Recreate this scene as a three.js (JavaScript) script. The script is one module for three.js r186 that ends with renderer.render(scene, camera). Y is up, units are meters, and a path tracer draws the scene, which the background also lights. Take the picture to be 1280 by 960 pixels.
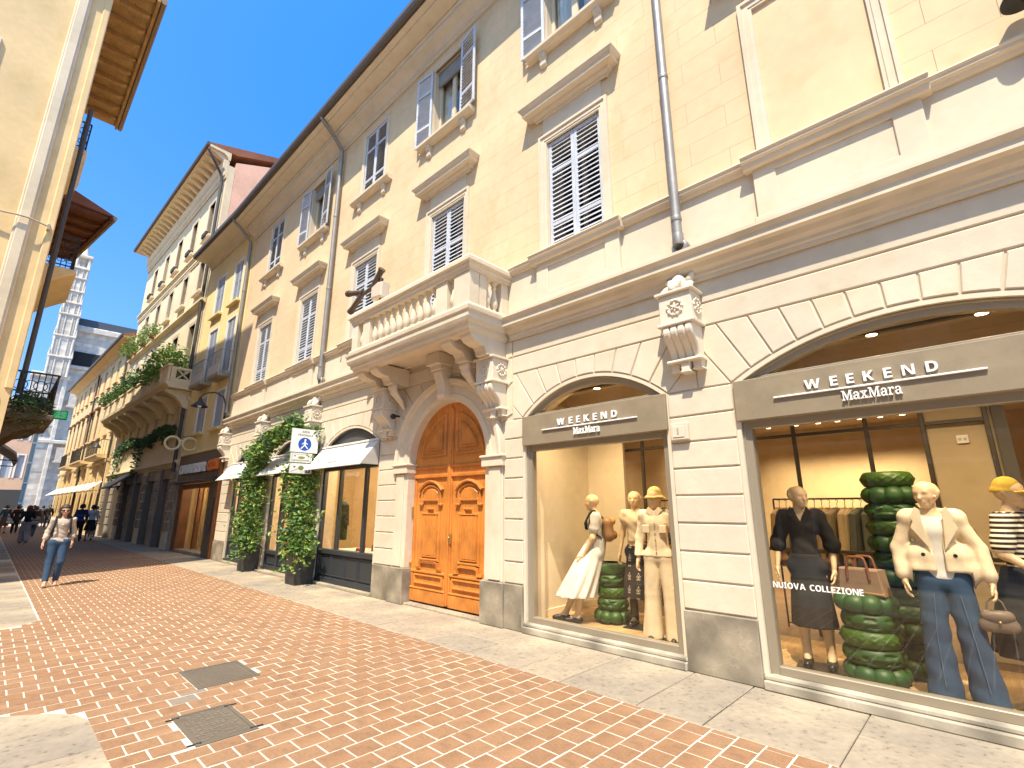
import * as THREE from 'three';
import { mergeGeometries, toCreasedNormals, mergeVertices } from 'three/addons/utils/BufferGeometryUtils.js';
import { FontLoader } from 'three/addons/loaders/FontLoader.js';
import { TextGeometry } from 'three/addons/geometries/TextGeometry.js';

// ---------------------------------------------------------------- camera, sky, sun, exposure
const scene = new THREE.Scene();
const camera = new THREE.PerspectiveCamera(76.41, 4 / 3, 0.05, 600);
camera.position.set(0, 1.6, 0);
{
  const yaw = THREE.MathUtils.degToRad(46.25), pit = THREE.MathUtils.degToRad(14.2);
  camera.lookAt(Math.sin(yaw) * Math.cos(pit), 1.6 + Math.sin(pit), -Math.cos(yaw) * Math.cos(pit));
}
const renderer = new THREE.WebGLRenderer({ antialias: true });
renderer.toneMapping = THREE.LinearToneMapping;
renderer.toneMappingExposure = 2.15;
renderer.shadowMap.enabled = true;
{
  const SD = [-0.886 * Math.cos(1.065), Math.sin(1.065), 0.463 * Math.cos(1.065)];
  const w = 1024, h = 512, d = new Float32Array(w * h * 4);
  const hash = (x, y) => { const s = Math.sin(x * 127.1 + y * 311.7) * 43758.5453; return s - Math.floor(s); };
  const vn = (x, y, p) => { const xi = Math.floor(x), yi = Math.floor(y), fx = x - xi, fy = y - yi, sx = fx * fx * (3 - 2 * fx), sy = fy * fy * (3 - 2 * fy); const m = (a) => ((a % p) + p) % p; const a = hash(m(xi), yi), b = hash(m(xi + 1), yi), c = hash(m(xi), yi + 1), e = hash(m(xi + 1), yi + 1); return a + (b - a) * sx + (c - a) * sy + (a - b - c + e) * sx * sy; };
  for (let j = 0; j < h; j++) for (let i = 0; i < w; i++) {
    const el = ((j + 0.5) / h - 0.5) * Math.PI, t = Math.max(0, Math.sin(el));
    const az = ((i + 0.5) / w - 0.5) * 2 * Math.PI, cg = Math.cos(el) * Math.cos(az) * SD[0] + Math.sin(el) * SD[1] + Math.cos(el) * Math.sin(az) * SD[2], ga = Math.acos(Math.max(-1, Math.min(1, cg)));
    const L = (0.91 + 10 * Math.exp(-3 * ga) + 0.45 * cg * cg) * (1 - Math.exp(-0.32 / Math.max(0.06, t))) / 0.41;      // CIE clear sky, one where the camera looks up
    let r = Math.max(0.012, 0.022 + 0.12 * (L - 1)), g = Math.max(0.1, 0.16 + 0.165 * (L - 1)), b = Math.max(0.42, 0.53 + 0.17 * (L - 1));
    if (el > 0) {
      let n = 0, a = 0.5, f = 22; for (let o = 0; o < 5; o++) { n += a * vn(i / w * f, j / h * f * 1.6, f); a *= 0.5; f *= 2; }
      const c = Math.max(0, Math.min(1, (n - 0.6) * 5)) * Math.exp(-Math.pow((el - 0.33) / 0.1, 2)) * 0.6;
      r += (0.66 - r) * c; g += (0.66 - g) * c; b += (0.68 - b) * c;
    } else { r = 0.2; g = 0.18; b = 0.15; }
    const o = (j * w + i) * 4; d[o] = r; d[o + 1] = g; d[o + 2] = b; d[o + 3] = 1;
  }
  const t = new THREE.DataTexture(d, w, h, THREE.RGBAFormat, THREE.FloatType);
  t.mapping = THREE.EquirectangularReflectionMapping; t.magFilter = t.minFilter = THREE.LinearFilter; t.needsUpdate = true;
  scene.background = t; scene.environment = t;
}
const sunEl = THREE.MathUtils.degToRad(61);
const sunDir = new THREE.Vector3(-0.886 * Math.cos(sunEl), Math.sin(sunEl), 0.463 * Math.cos(sunEl)).normalize();
const sun = new THREE.DirectionalLight(new THREE.Color().setRGB(1, 0.89, 0.72), 3.95);
sun.position.copy(sunDir).multiplyScalar(80).add(new THREE.Vector3(3, 0, -20)); sun.target.position.set(3, 0, -20);
sun.castShadow = true; sun.shadow.mapSize.set(4096, 4096); sun.shadow.radius = 1;
Object.assign(sun.shadow.camera, { left: -60, right: 60, top: 60, bottom: -60, near: 1, far: 220 });
scene.add(sun, sun.target);

// ---------------------------------------------------------------- helpers
let seed = 12345;
const rnd = () => { seed = (seed + 0x6D2B79F5) | 0; let t = Math.imul(seed ^ (seed >>> 15), 1 | seed); t = (t + Math.imul(t ^ (t >>> 7), 61 | t)) ^ t; return ((t ^ (t >>> 14)) >>> 0) / 4294967296; };
const rr = (a, b) => a + (b - a) * rnd();
const V = (x, y, z) => new THREE.Vector3(x, y, z);
const C = (r, g, b) => new THREE.Color().setRGB(r, g, b);
const H2 = (x, y, s = 0) => { const v = Math.sin(x * 12.9898 + y * 78.233 + s * 37.719) * 43758.5453; return v - Math.floor(v); };
const vnoise = (x, y, p, s = 0) => { const xi = Math.floor(x), yi = Math.floor(y), fx = x - xi, fy = y - yi, sx = fx * fx * (3 - 2 * fx), sy = fy * fy * (3 - 2 * fy); const m = (a) => ((a % p) + p) % p; const a = H2(m(xi), m(yi), s), b = H2(m(xi + 1), m(yi), s), c = H2(m(xi), m(yi + 1), s), e = H2(m(xi + 1), m(yi + 1), s); return a + (b - a) * sx + (c - a) * sy + (a - b - c + e) * sx * sy; };
const fbm = (u, v, f, o = 5, s = 0, g = 0.5) => { let n = 0, a = 1, t = 0; for (let i = 0; i < o; i++) { n += a * vnoise(u * f, v * f, f, s + i); t += a; a *= g; f *= 2; } return n / t; };
const cl = (x, a = 0, b = 1) => Math.max(a, Math.min(b, x));
function tex(n, fn, srgb = true, rep = 0.5, repY = rep) {
  const d = new Uint8Array(n * n * 4);
  for (let j = 0; j < n; j++) for (let i = 0; i < n; i++) { const c = fn((i + 0.5) / n, (j + 0.5) / n), o = (j * n + i) * 4; d[o] = cl(c[0]) * 255; d[o + 1] = cl(c[1]) * 255; d[o + 2] = cl(c[2]) * 255; d[o + 3] = 255; }
  const t = new THREE.DataTexture(d, n, n); t.wrapS = t.wrapT = THREE.RepeatWrapping; t.magFilter = THREE.LinearFilter; t.minFilter = THREE.LinearMipmapLinearFilter; t.generateMipmaps = true;
  if (srgb) t.colorSpace = THREE.SRGBColorSpace; t.repeat.set(rep, repY); t.needsUpdate = true; return t;
}
const gray = (v) => [v, v, v];
const T = {
  plaster: tex(512, (u, v) => { const a = fbm(u, v, 3, 6, 1), b = fbm(u, v, 24, 4, 9), st = cl((fbm(u, v * 0.999, 6, 5, 21) - 0.6) * 5); const k = 0.94 + 0.09 * (a - 0.5) + 0.05 * (b - 0.5) - 0.03 * st; return [k + 0.01, k, k - 0.01 - 0.02 * st]; }, true, 0.4),
  stone: tex(512, (u, v) => { const a = fbm(u, v, 3, 6, 3), b = fbm(u, v, 40, 3, 5), w = Math.abs(fbm(u, v, 5, 5, 33) - 0.5), p = b < 0.3 ? (0.3 - b) * 0.9 : 0; const k = 0.86 + 0.26 * (a - 0.5) + 0.12 * (b - 0.5) - p - (w < 0.006 ? 0.02 : 0); return [k + 0.02, k, k - 0.03 - 0.06 * (a - 0.5)]; }, true, 0.7),
  marble: tex(512, (u, v) => { const a = fbm(u, v, 4, 6, 13), w = Math.abs(fbm(u, v, 6, 6, 43) - 0.5), x = Math.abs(fbm(u, v, 9, 5, 63) - 0.5); const k = 0.74 + 0.5 * (a - 0.5) + (w < 0.02 ? 0.07 * (1 - w / 0.02) : 0) - (x < 0.012 ? 0.05 * (1 - x / 0.012) : 0); return [k, k * 0.985, k * 0.95]; }, true, 0.9),
  wood: tex(512, (u, v) => { const g = fbm(u, v, 2, 3, 2), ring = Math.sin((u * 14 + g * 5 + 0.6 * fbm(u, v, 5, 3, 8)) * Math.PI * 2), f = vnoise(u * 160, v * 6, 160, 4), b = fbm(u, v, 4, 4, 18); const k = 0.88 + 0.025 * ring + 0.12 * (f - 0.5) + 0.3 * (b - 0.5); return [k, k * 0.96 - 0.02, k * 0.9 - 0.05]; }, true, 1.1),
  bump: tex(512, (u, v) => gray(0.5 + 0.6 * (fbm(u, v, 16, 6, 7, 0.6) - 0.5)), false, 1.3),
  rough: tex(256, (u, v) => gray(0.75 + 0.5 * (fbm(u, v, 8, 5, 17) - 0.5)), false, 1),
  brick: tex(512, (u, v) => { const a = fbm(u, v, 4, 5, 71), b = fbm(u, v, 48, 3, 75), s = cl((fbm(u, v, 9, 5, 91) - 0.6) * 6); const k = 0.9 + 0.14 * (a - 0.5) + 0.14 * (b - 0.5); return [k - 0.06 * s, k * 0.98 - 0.05 * s, k * 0.95 - 0.03 * s]; }, true, 1.7),
  cloth: tex(256, (u, v) => gray(0.5 + 0.22 * Math.sin(u * Math.PI * 2 * 64) * Math.sin(v * Math.PI * 2 * 64) + 0.3 * (fbm(u, v, 6, 4, 51) - 0.5)), false, 3),
  fabric: tex(256, (u, v) => { const k = 0.93 + 0.14 * (fbm(u, v, 5, 5, 55) - 0.5) + 0.05 * (vnoise(u * 128, v * 128, 128, 3) - 0.5); return gray(k); }, true, 1.5),
  rock: tex(512, (u, v) => { const a = fbm(u, v, 3, 6, 103), b = fbm(u, v, 20, 4, 105), s = fbm(u * 1, v, 4, 5, 133); const st = cl((s - 0.54) * 6); const k = 0.84 + 0.34 * (a - 0.5) + 0.14 * (b - 0.5); return [k - 0.1 * st, k - 0.14 * st, k - 0.22 * st]; }, true, 0.16),
};
function mat(r, g, b, o = {}) {
  const { bump = 0, ...p } = o; const P = { color: C(r, g, b), roughness: 0.9, ...p };
  if (bump && !P.bumpMap) { P.bumpMap = T.bump; } if (bump) P.bumpScale = bump;
  return (p.clearcoat || p.transmission || p.sheen || p.ior) ? new THREE.MeshPhysicalMaterial(P) : new THREE.MeshStandardMaterial(P);
}
const M = {
  stucco: mat(0.775, 0.592, 0.372, { map: T.plaster, bump: 0.0015 }),
  stone: mat(0.69, 0.59, 0.435, { map: T.plaster, bump: 0.002 }),
  trim: mat(0.73, 0.635, 0.49, { map: T.plaster, bump: 0.0015 }),
  carved: mat(0.76, 0.68, 0.55, { map: T.plaster, bump: 0.002 }),
  groove: mat(0.66, 0.57, 0.43, { map: T.plaster }),
  plinth: mat(0.5, 0.435, 0.34, { map: T.marble, roughness: 0.7, bump: 0.002 }),
  slab: mat(0.43, 0.375, 0.292, { map: T.stone, bump: 0.006 }),
  slabB: mat(0.39, 0.345, 0.275, { map: T.stone, bump: 0.006 }),
  slabC: mat(0.46, 0.395, 0.3, { map: T.stone, bump: 0.006 }),
  grout: mat(0.86, 0.8, 0.7, { map: T.stone, bump: 0.003 }),
  iron: mat(0.035, 0.033, 0.032, { roughness: 0.55, metalness: 0.3 }),
  castiron: mat(0.25, 0.205, 0.15, { roughness: 0.7, metalness: 0.35, map: T.rock, bump: 0.003 }),
  pipe: mat(0.34, 0.32, 0.3, { roughness: 0.5, metalness: 0.45, map: T.fabric }),
  gutter: mat(0.12, 0.1, 0.085, { roughness: 0.55, metalness: 0.35 }),
  shutter: mat(0.62, 0.655, 0.72, { roughness: 0.6, map: T.fabric }),
  sash: mat(0.62, 0.52, 0.37, { roughness: 0.6 }),
  dark: mat(0.012, 0.012, 0.013, { roughness: 0.8 }),
  curtain: mat(0.8, 0.78, 0.72, { map: T.fabric, side: THREE.DoubleSide }),
  winglass: mat(0.25, 0.3, 0.32, { roughness: 0.03, metalness: 0.0, ior: 1.6, transmission: 0.6 }),
  glass: mat(0.98, 0.96, 0.92, { roughness: 0, transmission: 1, thickness: 0, ior: 1.42 }),
  bronze: mat(0.34, 0.285, 0.205, { roughness: 0.45, metalness: 0.35 }),
  fascia: mat(0.31, 0.245, 0.158, { roughness: 0.55, map: T.fabric }),
  letter: mat(0.86, 0.84, 0.8, { roughness: 0.4 }),
  door: mat(0.76, 0.315, 0.07, { map: T.wood, roughness: 0.42, bump: 0.0012 }),
  doorDark: mat(0.69, 0.275, 0.058, { map: T.wood, roughness: 0.45, bump: 0.001 }),
  brass: mat(0.5, 0.36, 0.14, { roughness: 0.4, metalness: 0.8 }),
  slate: mat(0.028, 0.033, 0.038, { roughness: 0.5 }),
  canvas: mat(0.78, 0.75, 0.7, { map: T.fabric, bumpMap: T.cloth, bump: 0.001, side: THREE.DoubleSide }),
  roof: mat(0.4, 0.16, 0.08, { map: T.rock, bump: 0.01 }),
};
const stones = [[0.7, 0.62, 0.485], [0.72, 0.64, 0.5], [0.675, 0.6, 0.475], [0.71, 0.62, 0.475]].map((c) => mat(...c, { map: T.plaster, bump: 0.003 }));
const KEEP = new Set(['position', 'normal', 'uv']);
function boxUV(g) {
  const p = g.attributes.position, n = p.count, uv = new Float32Array(n * 2), a = V(), b = V(), c = V();
  for (let i = 0; i < n; i += 3) {
    a.fromBufferAttribute(p, i); b.fromBufferAttribute(p, i + 1).sub(a); c.fromBufferAttribute(p, i + 2).sub(a); b.cross(c);
    const x = Math.abs(b.x), y = Math.abs(b.y), z = Math.abs(b.z);
    for (let k = 0; k < 3; k++) {
      const px = p.getX(i + k), py = p.getY(i + k), pz = p.getZ(i + k); let u, v;
      if (x >= y && x >= z) { u = pz; v = py; } else if (y >= z) { u = px; v = pz; } else { u = px; v = py; }
      uv[(i + k) * 2] = u; uv[(i + k) * 2 + 1] = v;
    }
  }
  g.setAttribute('uv', new THREE.BufferAttribute(uv, 2)); return g;
}
function norm(g) { if (g.index) g = g.toNonIndexed(); for (const k of Object.keys(g.attributes)) if (!KEEP.has(k)) g.deleteAttribute(k); if (!g.attributes.normal) g.computeVertexNormals(); if (!g.attributes.uv) g.setAttribute('uv', new THREE.BufferAttribute(new Float32Array(g.attributes.position.count * 2), 2)); g.morphAttributes = {}; return g; }
function join(list, uvs = true) { const a = [list].flat(9).map(norm); const m = a.length > 1 ? mergeGeometries(a) : a[0]; return uvs ? boxUV(m) : m; }
function mesh(name, geos, m, parent, uvs = true) { const o = new THREE.Mesh(join(geos, uvs), m); o.name = name; o.castShadow = o.receiveShadow = true; if (parent) parent.add(o); return o; }
const used = {};
const numbered = (n) => { used[n] = (used[n] || 0) + 1; return used[n] === 1 ? n : `${n}_${String(used[n] - 1).padStart(3, '0')}`; };
function thing(name, label, category, pos = [0, 0, 0], turn = 0, group) { const o = new THREE.Group(); o.name = numbered(name); o.position.set(...pos); o.rotation.y = turn; o.userData = { label, category }; if (group) o.userData.group = group; scene.add(o); return o; }
function part(name, parent, pos = [0, 0, 0], turn = 0, label) { const o = new THREE.Group(); o.name = name; o.position.set(...pos); o.rotation.y = turn; if (label) o.userData.label = label; parent.add(o); return o; }
function struct(name) { const o = new THREE.Group(); o.name = numbered(name); o.userData = { kind: 'structure' }; scene.add(o); return o; }
const stuff = (o) => { o.userData.kind = 'stuff'; return o; };
// geometries
const mv = (g, x, y, z) => g.translate(x, y, z);
const box = (x0, x1, y0, y1, z0, z1) => new THREE.BoxGeometry(x1 - x0, y1 - y0, z1 - z0).translate((x0 + x1) / 2, (y0 + y1) / 2, (z0 + z1) / 2);
function flat(tris) { const g = new THREE.BufferGeometry(); g.setAttribute('position', new THREE.Float32BufferAttribute(tris, 3)); g.computeVertexNormals(); return g; }
function cbox(x0, x1, y0, y1, z0, z1, c = 0.008) {           // chamfered box, 44 triangles
  const X = [x0, x0 + c, x1 - c, x1], Y = [y0, y0 + c, y1 - c, y1], Z = [z0, z0 + c, z1 - c, z1], t = [];
  const P = (sx, sy, sz, ax) => [ax === 0 ? X[sx ? 3 : 0] : X[sx ? 2 : 1], ax === 1 ? Y[sy ? 3 : 0] : Y[sy ? 2 : 1], ax === 2 ? Z[sz ? 3 : 0] : Z[sz ? 2 : 1]];
  const q = (a, b, d, e) => t.push(...a, ...b, ...d, ...a, ...d, ...e);
  for (const s of [0, 1]) { q(P(s, 0, 0, 0), P(s, 1, 0, 0), P(s, 1, 1, 0), P(s, 0, 1, 0)); q(P(0, s, 0, 1), P(0, s, 1, 1), P(1, s, 1, 1), P(1, s, 0, 1)); q(P(0, 0, s, 2), P(1, 0, s, 2), P(1, 1, s, 2), P(0, 1, s, 2)); }
  for (const a of [0, 1]) for (const b of [0, 1]) {
    q(P(0, a, b, 1), P(1, a, b, 1), P(1, a, b, 2), P(0, a, b, 2)); q(P(a, 0, b, 0), P(a, 1, b, 0), P(a, 1, b, 2), P(a, 0, b, 2)); q(P(a, b, 0, 0), P(a, b, 1, 0), P(a, b, 1, 1), P(a, b, 0, 1));
    for (const e of [0, 1]) t.push(...P(a, b, e, 0), ...P(a, b, e, 1), ...P(a, b, e, 2));
  }
  const g = flat(t), p = g.attributes.position, n = g.attributes.normal, cx = (x0 + x1) / 2, cy = (y0 + y1) / 2, cz = (z0 + z1) / 2;
  for (let i = 0; i < p.count; i += 3) {                     // wind every face outward
    const mx = (p.getX(i) + p.getX(i + 1) + p.getX(i + 2)) / 3 - cx, my = (p.getY(i) + p.getY(i + 1) + p.getY(i + 2)) / 3 - cy, mz = (p.getZ(i) + p.getZ(i + 1) + p.getZ(i + 2)) / 3 - cz;
    if (mx * n.getX(i) + my * n.getY(i) + mz * n.getZ(i) < 0) { const x = p.getX(i + 1), y = p.getY(i + 1), z = p.getZ(i + 1); p.setXYZ(i + 1, p.getX(i + 2), p.getY(i + 2), p.getZ(i + 2)); p.setXYZ(i + 2, x, y, z); for (let k = 0; k < 3; k++) n.setXYZ(i + k, -n.getX(i + k), -n.getY(i + k), -n.getZ(i + k)); }
  }
  return g;
}
const shapeOf = (pts) => new THREE.Shape(pts.map((p) => new THREE.Vector2(p[0], p[1])));
function extr(pts, z0, z1, bevel = 0, inset = 0, holes = []) {  // outline in xy, extruded along z
  const s = Array.isArray(pts) ? shapeOf(pts) : pts; for (const h of holes) s.holes.push(new THREE.Path(h.map((p) => new THREE.Vector2(p[0], p[1]))));
  return new THREE.ExtrudeGeometry(s, { depth: z1 - z0 - bevel, bevelEnabled: bevel > 0 || inset > 0, bevelThickness: bevel, bevelSize: bevel, bevelOffset: -bevel - inset, bevelSegments: 1, curveSegments: 12 }).translate(0, 0, z0);
}
const arcPts = (cx, cy, r, a0, a1, n, ry = r) => Array.from({ length: n + 1 }, (_, i) => { const a = a0 + (a1 - a0) * i / n; return [cx + r * Math.cos(a), cy + ry * Math.sin(a)]; });
function sweep(path, prof, closed = false, plane = 'xy', smooth = false) {  // moulding: profile [offset to the right of travel, height] along a mitred path
  const n = path.length, rows = [];
  for (let i = 0; i < n; i++) {
    const p = path[i], a = closed ? path[(i + n - 1) % n] : path[i - 1], b = closed ? path[(i + 1) % n] : path[i + 1];
    const dir = (u, v) => { const l = Math.hypot(v[0] - u[0], v[1] - u[1]) || 1; return [(v[0] - u[0]) / l, (v[1] - u[1]) / l]; };
    const d1 = a ? dir(a, p) : dir(p, b), d2 = b ? dir(p, b) : d1, n1 = [d1[1], -d1[0]], n2 = [d2[1], -d2[0]], k = Math.max(0.25, 1 + n1[0] * n2[0] + n1[1] * n2[1]);
    const m = [(n1[0] + n2[0]) / k, (n1[1] + n2[1]) / k];
    rows.push(prof.map(([o, h]) => { const x = p[0] + m[0] * o, y = p[1] + m[1] * o; return plane === 'xy' ? [x, y, h] : plane === 'xz' ? [x, h, y] : [h, y, x]; }));
  }
  const t = [], q = (a, b, c, d) => t.push(...a, ...b, ...c, ...a, ...c, ...d), L = closed ? n : n - 1, pn = prof.length;
  for (let i = 0; i < L; i++) for (let j = 0; j < pn; j++) { const r0 = rows[i], r1 = rows[(i + 1) % n], k = (j + 1) % pn; q(r0[j], r1[j], r1[k], r0[k]); }
  if (!closed) { const f = THREE.ShapeUtils.triangulateShape(prof.map((p) => new THREE.Vector2(p[0], p[1])), []); for (const [a, b, c] of f) { t.push(...rows[0][a], ...rows[0][b], ...rows[0][c]); const r = rows[n - 1]; t.push(...r[a], ...r[c], ...r[b]); } }
  const g = flat(t); return smooth ? toCreasedNormals(g, 0.6) : g;
}
const run = (prof, x0, x1) => sweep([[x0, 0], [x1, 0]], prof.map(([z, y]) => [-z, y]), false, 'xz');   // straight moulding along x, profile [out, up]
const lathe = (pts, x, y, z, seg = 14) => new THREE.LatheGeometry(pts.map((p) => new THREE.Vector2(p[0], p[1])), seg).translate(x, y, z);
const tube = (pts, r, seg = 24, rad = 8, closed = false) => new THREE.TubeGeometry(new THREE.CatmullRomCurve3(pts.map((p) => V(...p)), closed, 'catmullrom', 0.2), seg, r, rad, closed);
const rod = (a, b, r, r2 = r, n = 8) => { const A = V(...a), B = V(...b), d = B.clone().sub(A), g = new THREE.CylinderGeometry(r2, r, d.length(), n); g.applyQuaternion(new THREE.Quaternion().setFromUnitVectors(V(0, 1, 0), d.normalize())); return g.translate((A.x + B.x) / 2, (A.y + B.y) / 2, (A.z + B.z) / 2); };
const ball = (x, y, z, r, sy = 1, n = 12) => new THREE.SphereGeometry(r, n, Math.max(6, n * 0.7 | 0)).scale(1, sy, 1).translate(x, y, z);
const spheroid = (x, y, z, a, b, c, n = 14) => new THREE.SphereGeometry(1, n, Math.max(6, n * 0.7 | 0)).scale(a, b, c).translate(x, y, z);
// polygon clip by half-plane a*x+b*y<=c
function clip(poly, a, b, c) { const o = []; for (let i = 0; i < poly.length; i++) { const p = poly[i], q = poly[(i + 1) % poly.length], s = a * p[0] + b * p[1] - c, t = a * q[0] + b * q[1] - c; if (s <= 0) o.push(p); if ((s < 0 && t > 0) || (s > 0 && t < 0)) { const k = s / (s - t); o.push([p[0] + (q[0] - p[0]) * k, p[1] + (q[1] - p[1]) * k]); } } return o; }
function rectsMinus(r, holes) { let L = [r]; for (const h of holes) { const N = []; for (const a of L) { if (h[0] >= a[1] || h[1] <= a[0] || h[2] >= a[3] || h[3] <= a[2]) { N.push(a); continue; } const y0 = Math.max(a[2], h[2]), y1 = Math.min(a[3], h[3]); if (h[2] > a[2]) N.push([a[0], a[1], a[2], h[2]]); if (h[3] < a[3]) N.push([a[0], a[1], h[3], a[3]]); if (h[0] > a[0]) N.push([a[0], h[0], y0, y1]); if (h[1] < a[1]) N.push([h[1], a[1], y0, y1]); } L = N; } return L; }
const fonts = {}; for (const k of ['sans_bold', 'sans_regular', 'serif_regular', 'serif_bold']) fonts[k] = await new FontLoader().loadAsync(`fonts/droid/droid_${k}.typeface.json`);
function letters(str, font, size, depth, mtl, parent, x, y, z, { sx = 1, gap = 0, width = 0, name = 'letter', bevel = 0 } = {}) {   // one mesh per letter, left to right along x
  const gs = [...str].map((ch) => { if (ch === ' ') return { w: size * 0.45 }; const g = new TextGeometry(ch, { font: fonts[font], size, depth, curveSegments: 5, bevelEnabled: bevel > 0, bevelSize: bevel, bevelThickness: bevel, bevelSegments: 1 }); g.computeBoundingBox(); const b = g.boundingBox; g.translate(-b.min.x, 0, 0); g.scale(sx, 1, 1); return { g, w: (b.max.x - b.min.x) * sx }; });
  if (width) { let tot = gs.reduce((s, o) => s + o.w, 0); const k = Math.min(1, width * 0.93 / tot); if (k < 1) { for (const o of gs) { o.w *= k; if (o.g) o.g.scale(k, 1, 1); } tot *= k; } gap = (width - tot) / (gs.length - 1); }
  let cx = x; for (const o of gs) { if (o.g) mesh(name, mv(o.g, cx, y, z), mtl, parent); cx += o.w + gap; } return cx - gap;
}
function canvasTex(w, h, draw) { const c = document.createElement('canvas'); c.width = w; c.height = h; draw(c.getContext('2d'), w, h); const t = new THREE.CanvasTexture(c); t.colorSpace = THREE.SRGBColorSpace; return t; }
// naive surface nets over a field sampled on a grid
function nets(field, nx, ny, nz, o, cell) {
  const idx = new Int32Array(nx * ny * nz).fill(-1), pos = [], F = (i, j, k) => field[(k * ny + j) * nx + i];
  const E = [[0, 1], [2, 3], [4, 5], [6, 7], [0, 2], [1, 3], [4, 6], [5, 7], [0, 4], [1, 5], [2, 6], [3, 7]], cv = new Float32Array(8);
  for (let k = 0; k < nz - 1; k++) for (let j = 0; j < ny - 1; j++) for (let i = 0; i < nx - 1; i++) {
    let m = 0; for (let c = 0; c < 8; c++) { cv[c] = F(i + (c & 1), j + ((c >> 1) & 1), k + (c >> 2)); if (cv[c] < 0) m |= 1 << c; }
    if (m === 0 || m === 255) continue; let x = 0, y = 0, z = 0, n = 0;
    for (const [a, b] of E) if ((cv[a] < 0) !== (cv[b] < 0)) { const t = cv[a] / (cv[a] - cv[b]); x += (a & 1) + t * ((b & 1) - (a & 1)); y += ((a >> 1) & 1) + t * (((b >> 1) & 1) - ((a >> 1) & 1)); z += (a >> 2) + t * ((b >> 2) - (a >> 2)); n++; }
    idx[(k * ny + j) * nx + i] = pos.length / 3; pos.push(o[0] + (i + x / n) * cell, o[1] + (j + y / n) * cell, o[2] + (k + z / n) * cell);
  }
  const I = (i, j, k) => idx[(k * ny + j) * nx + i], t = [];
  const q = (a, b, c, d, fl) => { if (a < 0 || b < 0 || c < 0 || d < 0) return; fl ? t.push(a, b, c, a, c, d) : t.push(a, c, b, a, d, c); };
  for (let k = 1; k < nz - 1; k++) for (let j = 1; j < ny - 1; j++) for (let i = 1; i < nx - 1; i++) {
    const s = F(i, j, k) < 0;
    if (s !== (F(i + 1, j, k) < 0)) q(I(i, j - 1, k - 1), I(i, j, k - 1), I(i, j, k), I(i, j - 1, k), s);
    if (s !== (F(i, j + 1, k) < 0)) q(I(i - 1, j, k - 1), I(i - 1, j, k), I(i, j, k), I(i, j, k - 1), s);
    if (s !== (F(i, j, k + 1) < 0)) q(I(i - 1, j - 1, k), I(i, j - 1, k), I(i, j, k), I(i - 1, j, k), s);
  }
  const g = new THREE.BufferGeometry(); g.setAttribute('position', new THREE.Float32BufferAttribute(pos, 3)); g.setIndex(t); g.computeVertexNormals(); return g;
}
// bones: [a, b, ra, rb, (squash of the local z)] joined by a smooth minimum; cuts: functions of (x,y,z) combined by max; fields: extra functions combined by min
function blend(bones, cell, { k = 0.03, cuts = [], fields = [], mod = null, pad = 0 } = {}) {
  const lo = [1e9, 1e9, 1e9], hi = [-1e9, -1e9, -1e9], mg = k + cell * 2 + pad;
  const grow = (p, r) => { for (let i = 0; i < 3; i++) { lo[i] = Math.min(lo[i], p[i] - r - mg); hi[i] = Math.max(hi[i], p[i] + r + mg); } };
  for (const b of bones) { const r = Math.max(b[2], b[3]); grow(b[0], r); grow(b[1], r); } for (const f of fields) { grow(f.lo, 0); grow(f.hi, 0); }
  const nx = Math.ceil((hi[0] - lo[0]) / cell) + 1, ny = Math.ceil((hi[1] - lo[1]) / cell) + 1, nz = Math.ceil((hi[2] - lo[2]) / cell) + 1, A = new Float32Array(nx * ny * nz).fill(mg);
  const put = (i, j, kk, d) => { const o = (kk * ny + j) * nx + i, a = A[o]; const h = Math.max(k - Math.abs(a - d), 0) / (k || 1); A[o] = Math.min(a, d) - h * h * k * 0.25; };
  const span = (a, b, r, ax) => [Math.max(0, Math.floor((Math.min(a, b) - r - mg - lo[ax]) / cell)), Math.min([nx, ny, nz][ax] - 1, Math.ceil((Math.max(a, b) + r + mg - lo[ax]) / cell))];
  for (const [a, b, ra, rb, sq = 1] of bones) {
    const r = Math.max(ra, rb), sx = span(a[0], b[0], r, 0), sy = span(a[1], b[1], r, 1), sz = span(a[2], b[2], r, 2), ux = b[0] - a[0], uy = b[1] - a[1], uz = b[2] - a[2], L = ux * ux + uy * uy + uz * uz || 1e-9;
    for (let kk = sz[0]; kk <= sz[1]; kk++) for (let j = sy[0]; j <= sy[1]; j++) for (let i = sx[0]; i <= sx[1]; i++) {
      const x = lo[0] + i * cell - a[0], y = lo[1] + j * cell - a[1], z = lo[2] + kk * cell - a[2], t = cl((x * ux + y * uy + z * uz) / L);
      put(i, j, kk, Math.hypot(x - ux * t, y - uy * t, (z - uz * t) / sq) - (ra + (rb - ra) * t));
    }
  }
  for (const f of fields) { const sx = span(f.lo[0], f.hi[0], 0, 0), sy = span(f.lo[1], f.hi[1], 0, 1), sz = span(f.lo[2], f.hi[2], 0, 2); for (let kk = sz[0]; kk <= sz[1]; kk++) for (let j = sy[0]; j <= sy[1]; j++) for (let i = sx[0]; i <= sx[1]; i++) put(i, j, kk, f.f(lo[0] + i * cell, lo[1] + j * cell, lo[2] + kk * cell)); }
  if (mod || cuts.length) for (let kk = 0; kk < nz; kk++) for (let j = 0; j < ny; j++) for (let i = 0; i < nx; i++) { const o = (kk * ny + j) * nx + i, x = lo[0] + i * cell, y = lo[1] + j * cell, z = lo[2] + kk * cell; if (mod) A[o] += mod(x, y, z); for (const c of cuts) A[o] = Math.max(A[o], c(x, y, z)); }
  return nets(A, nx, ny, nz, lo, cell);
}
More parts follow.
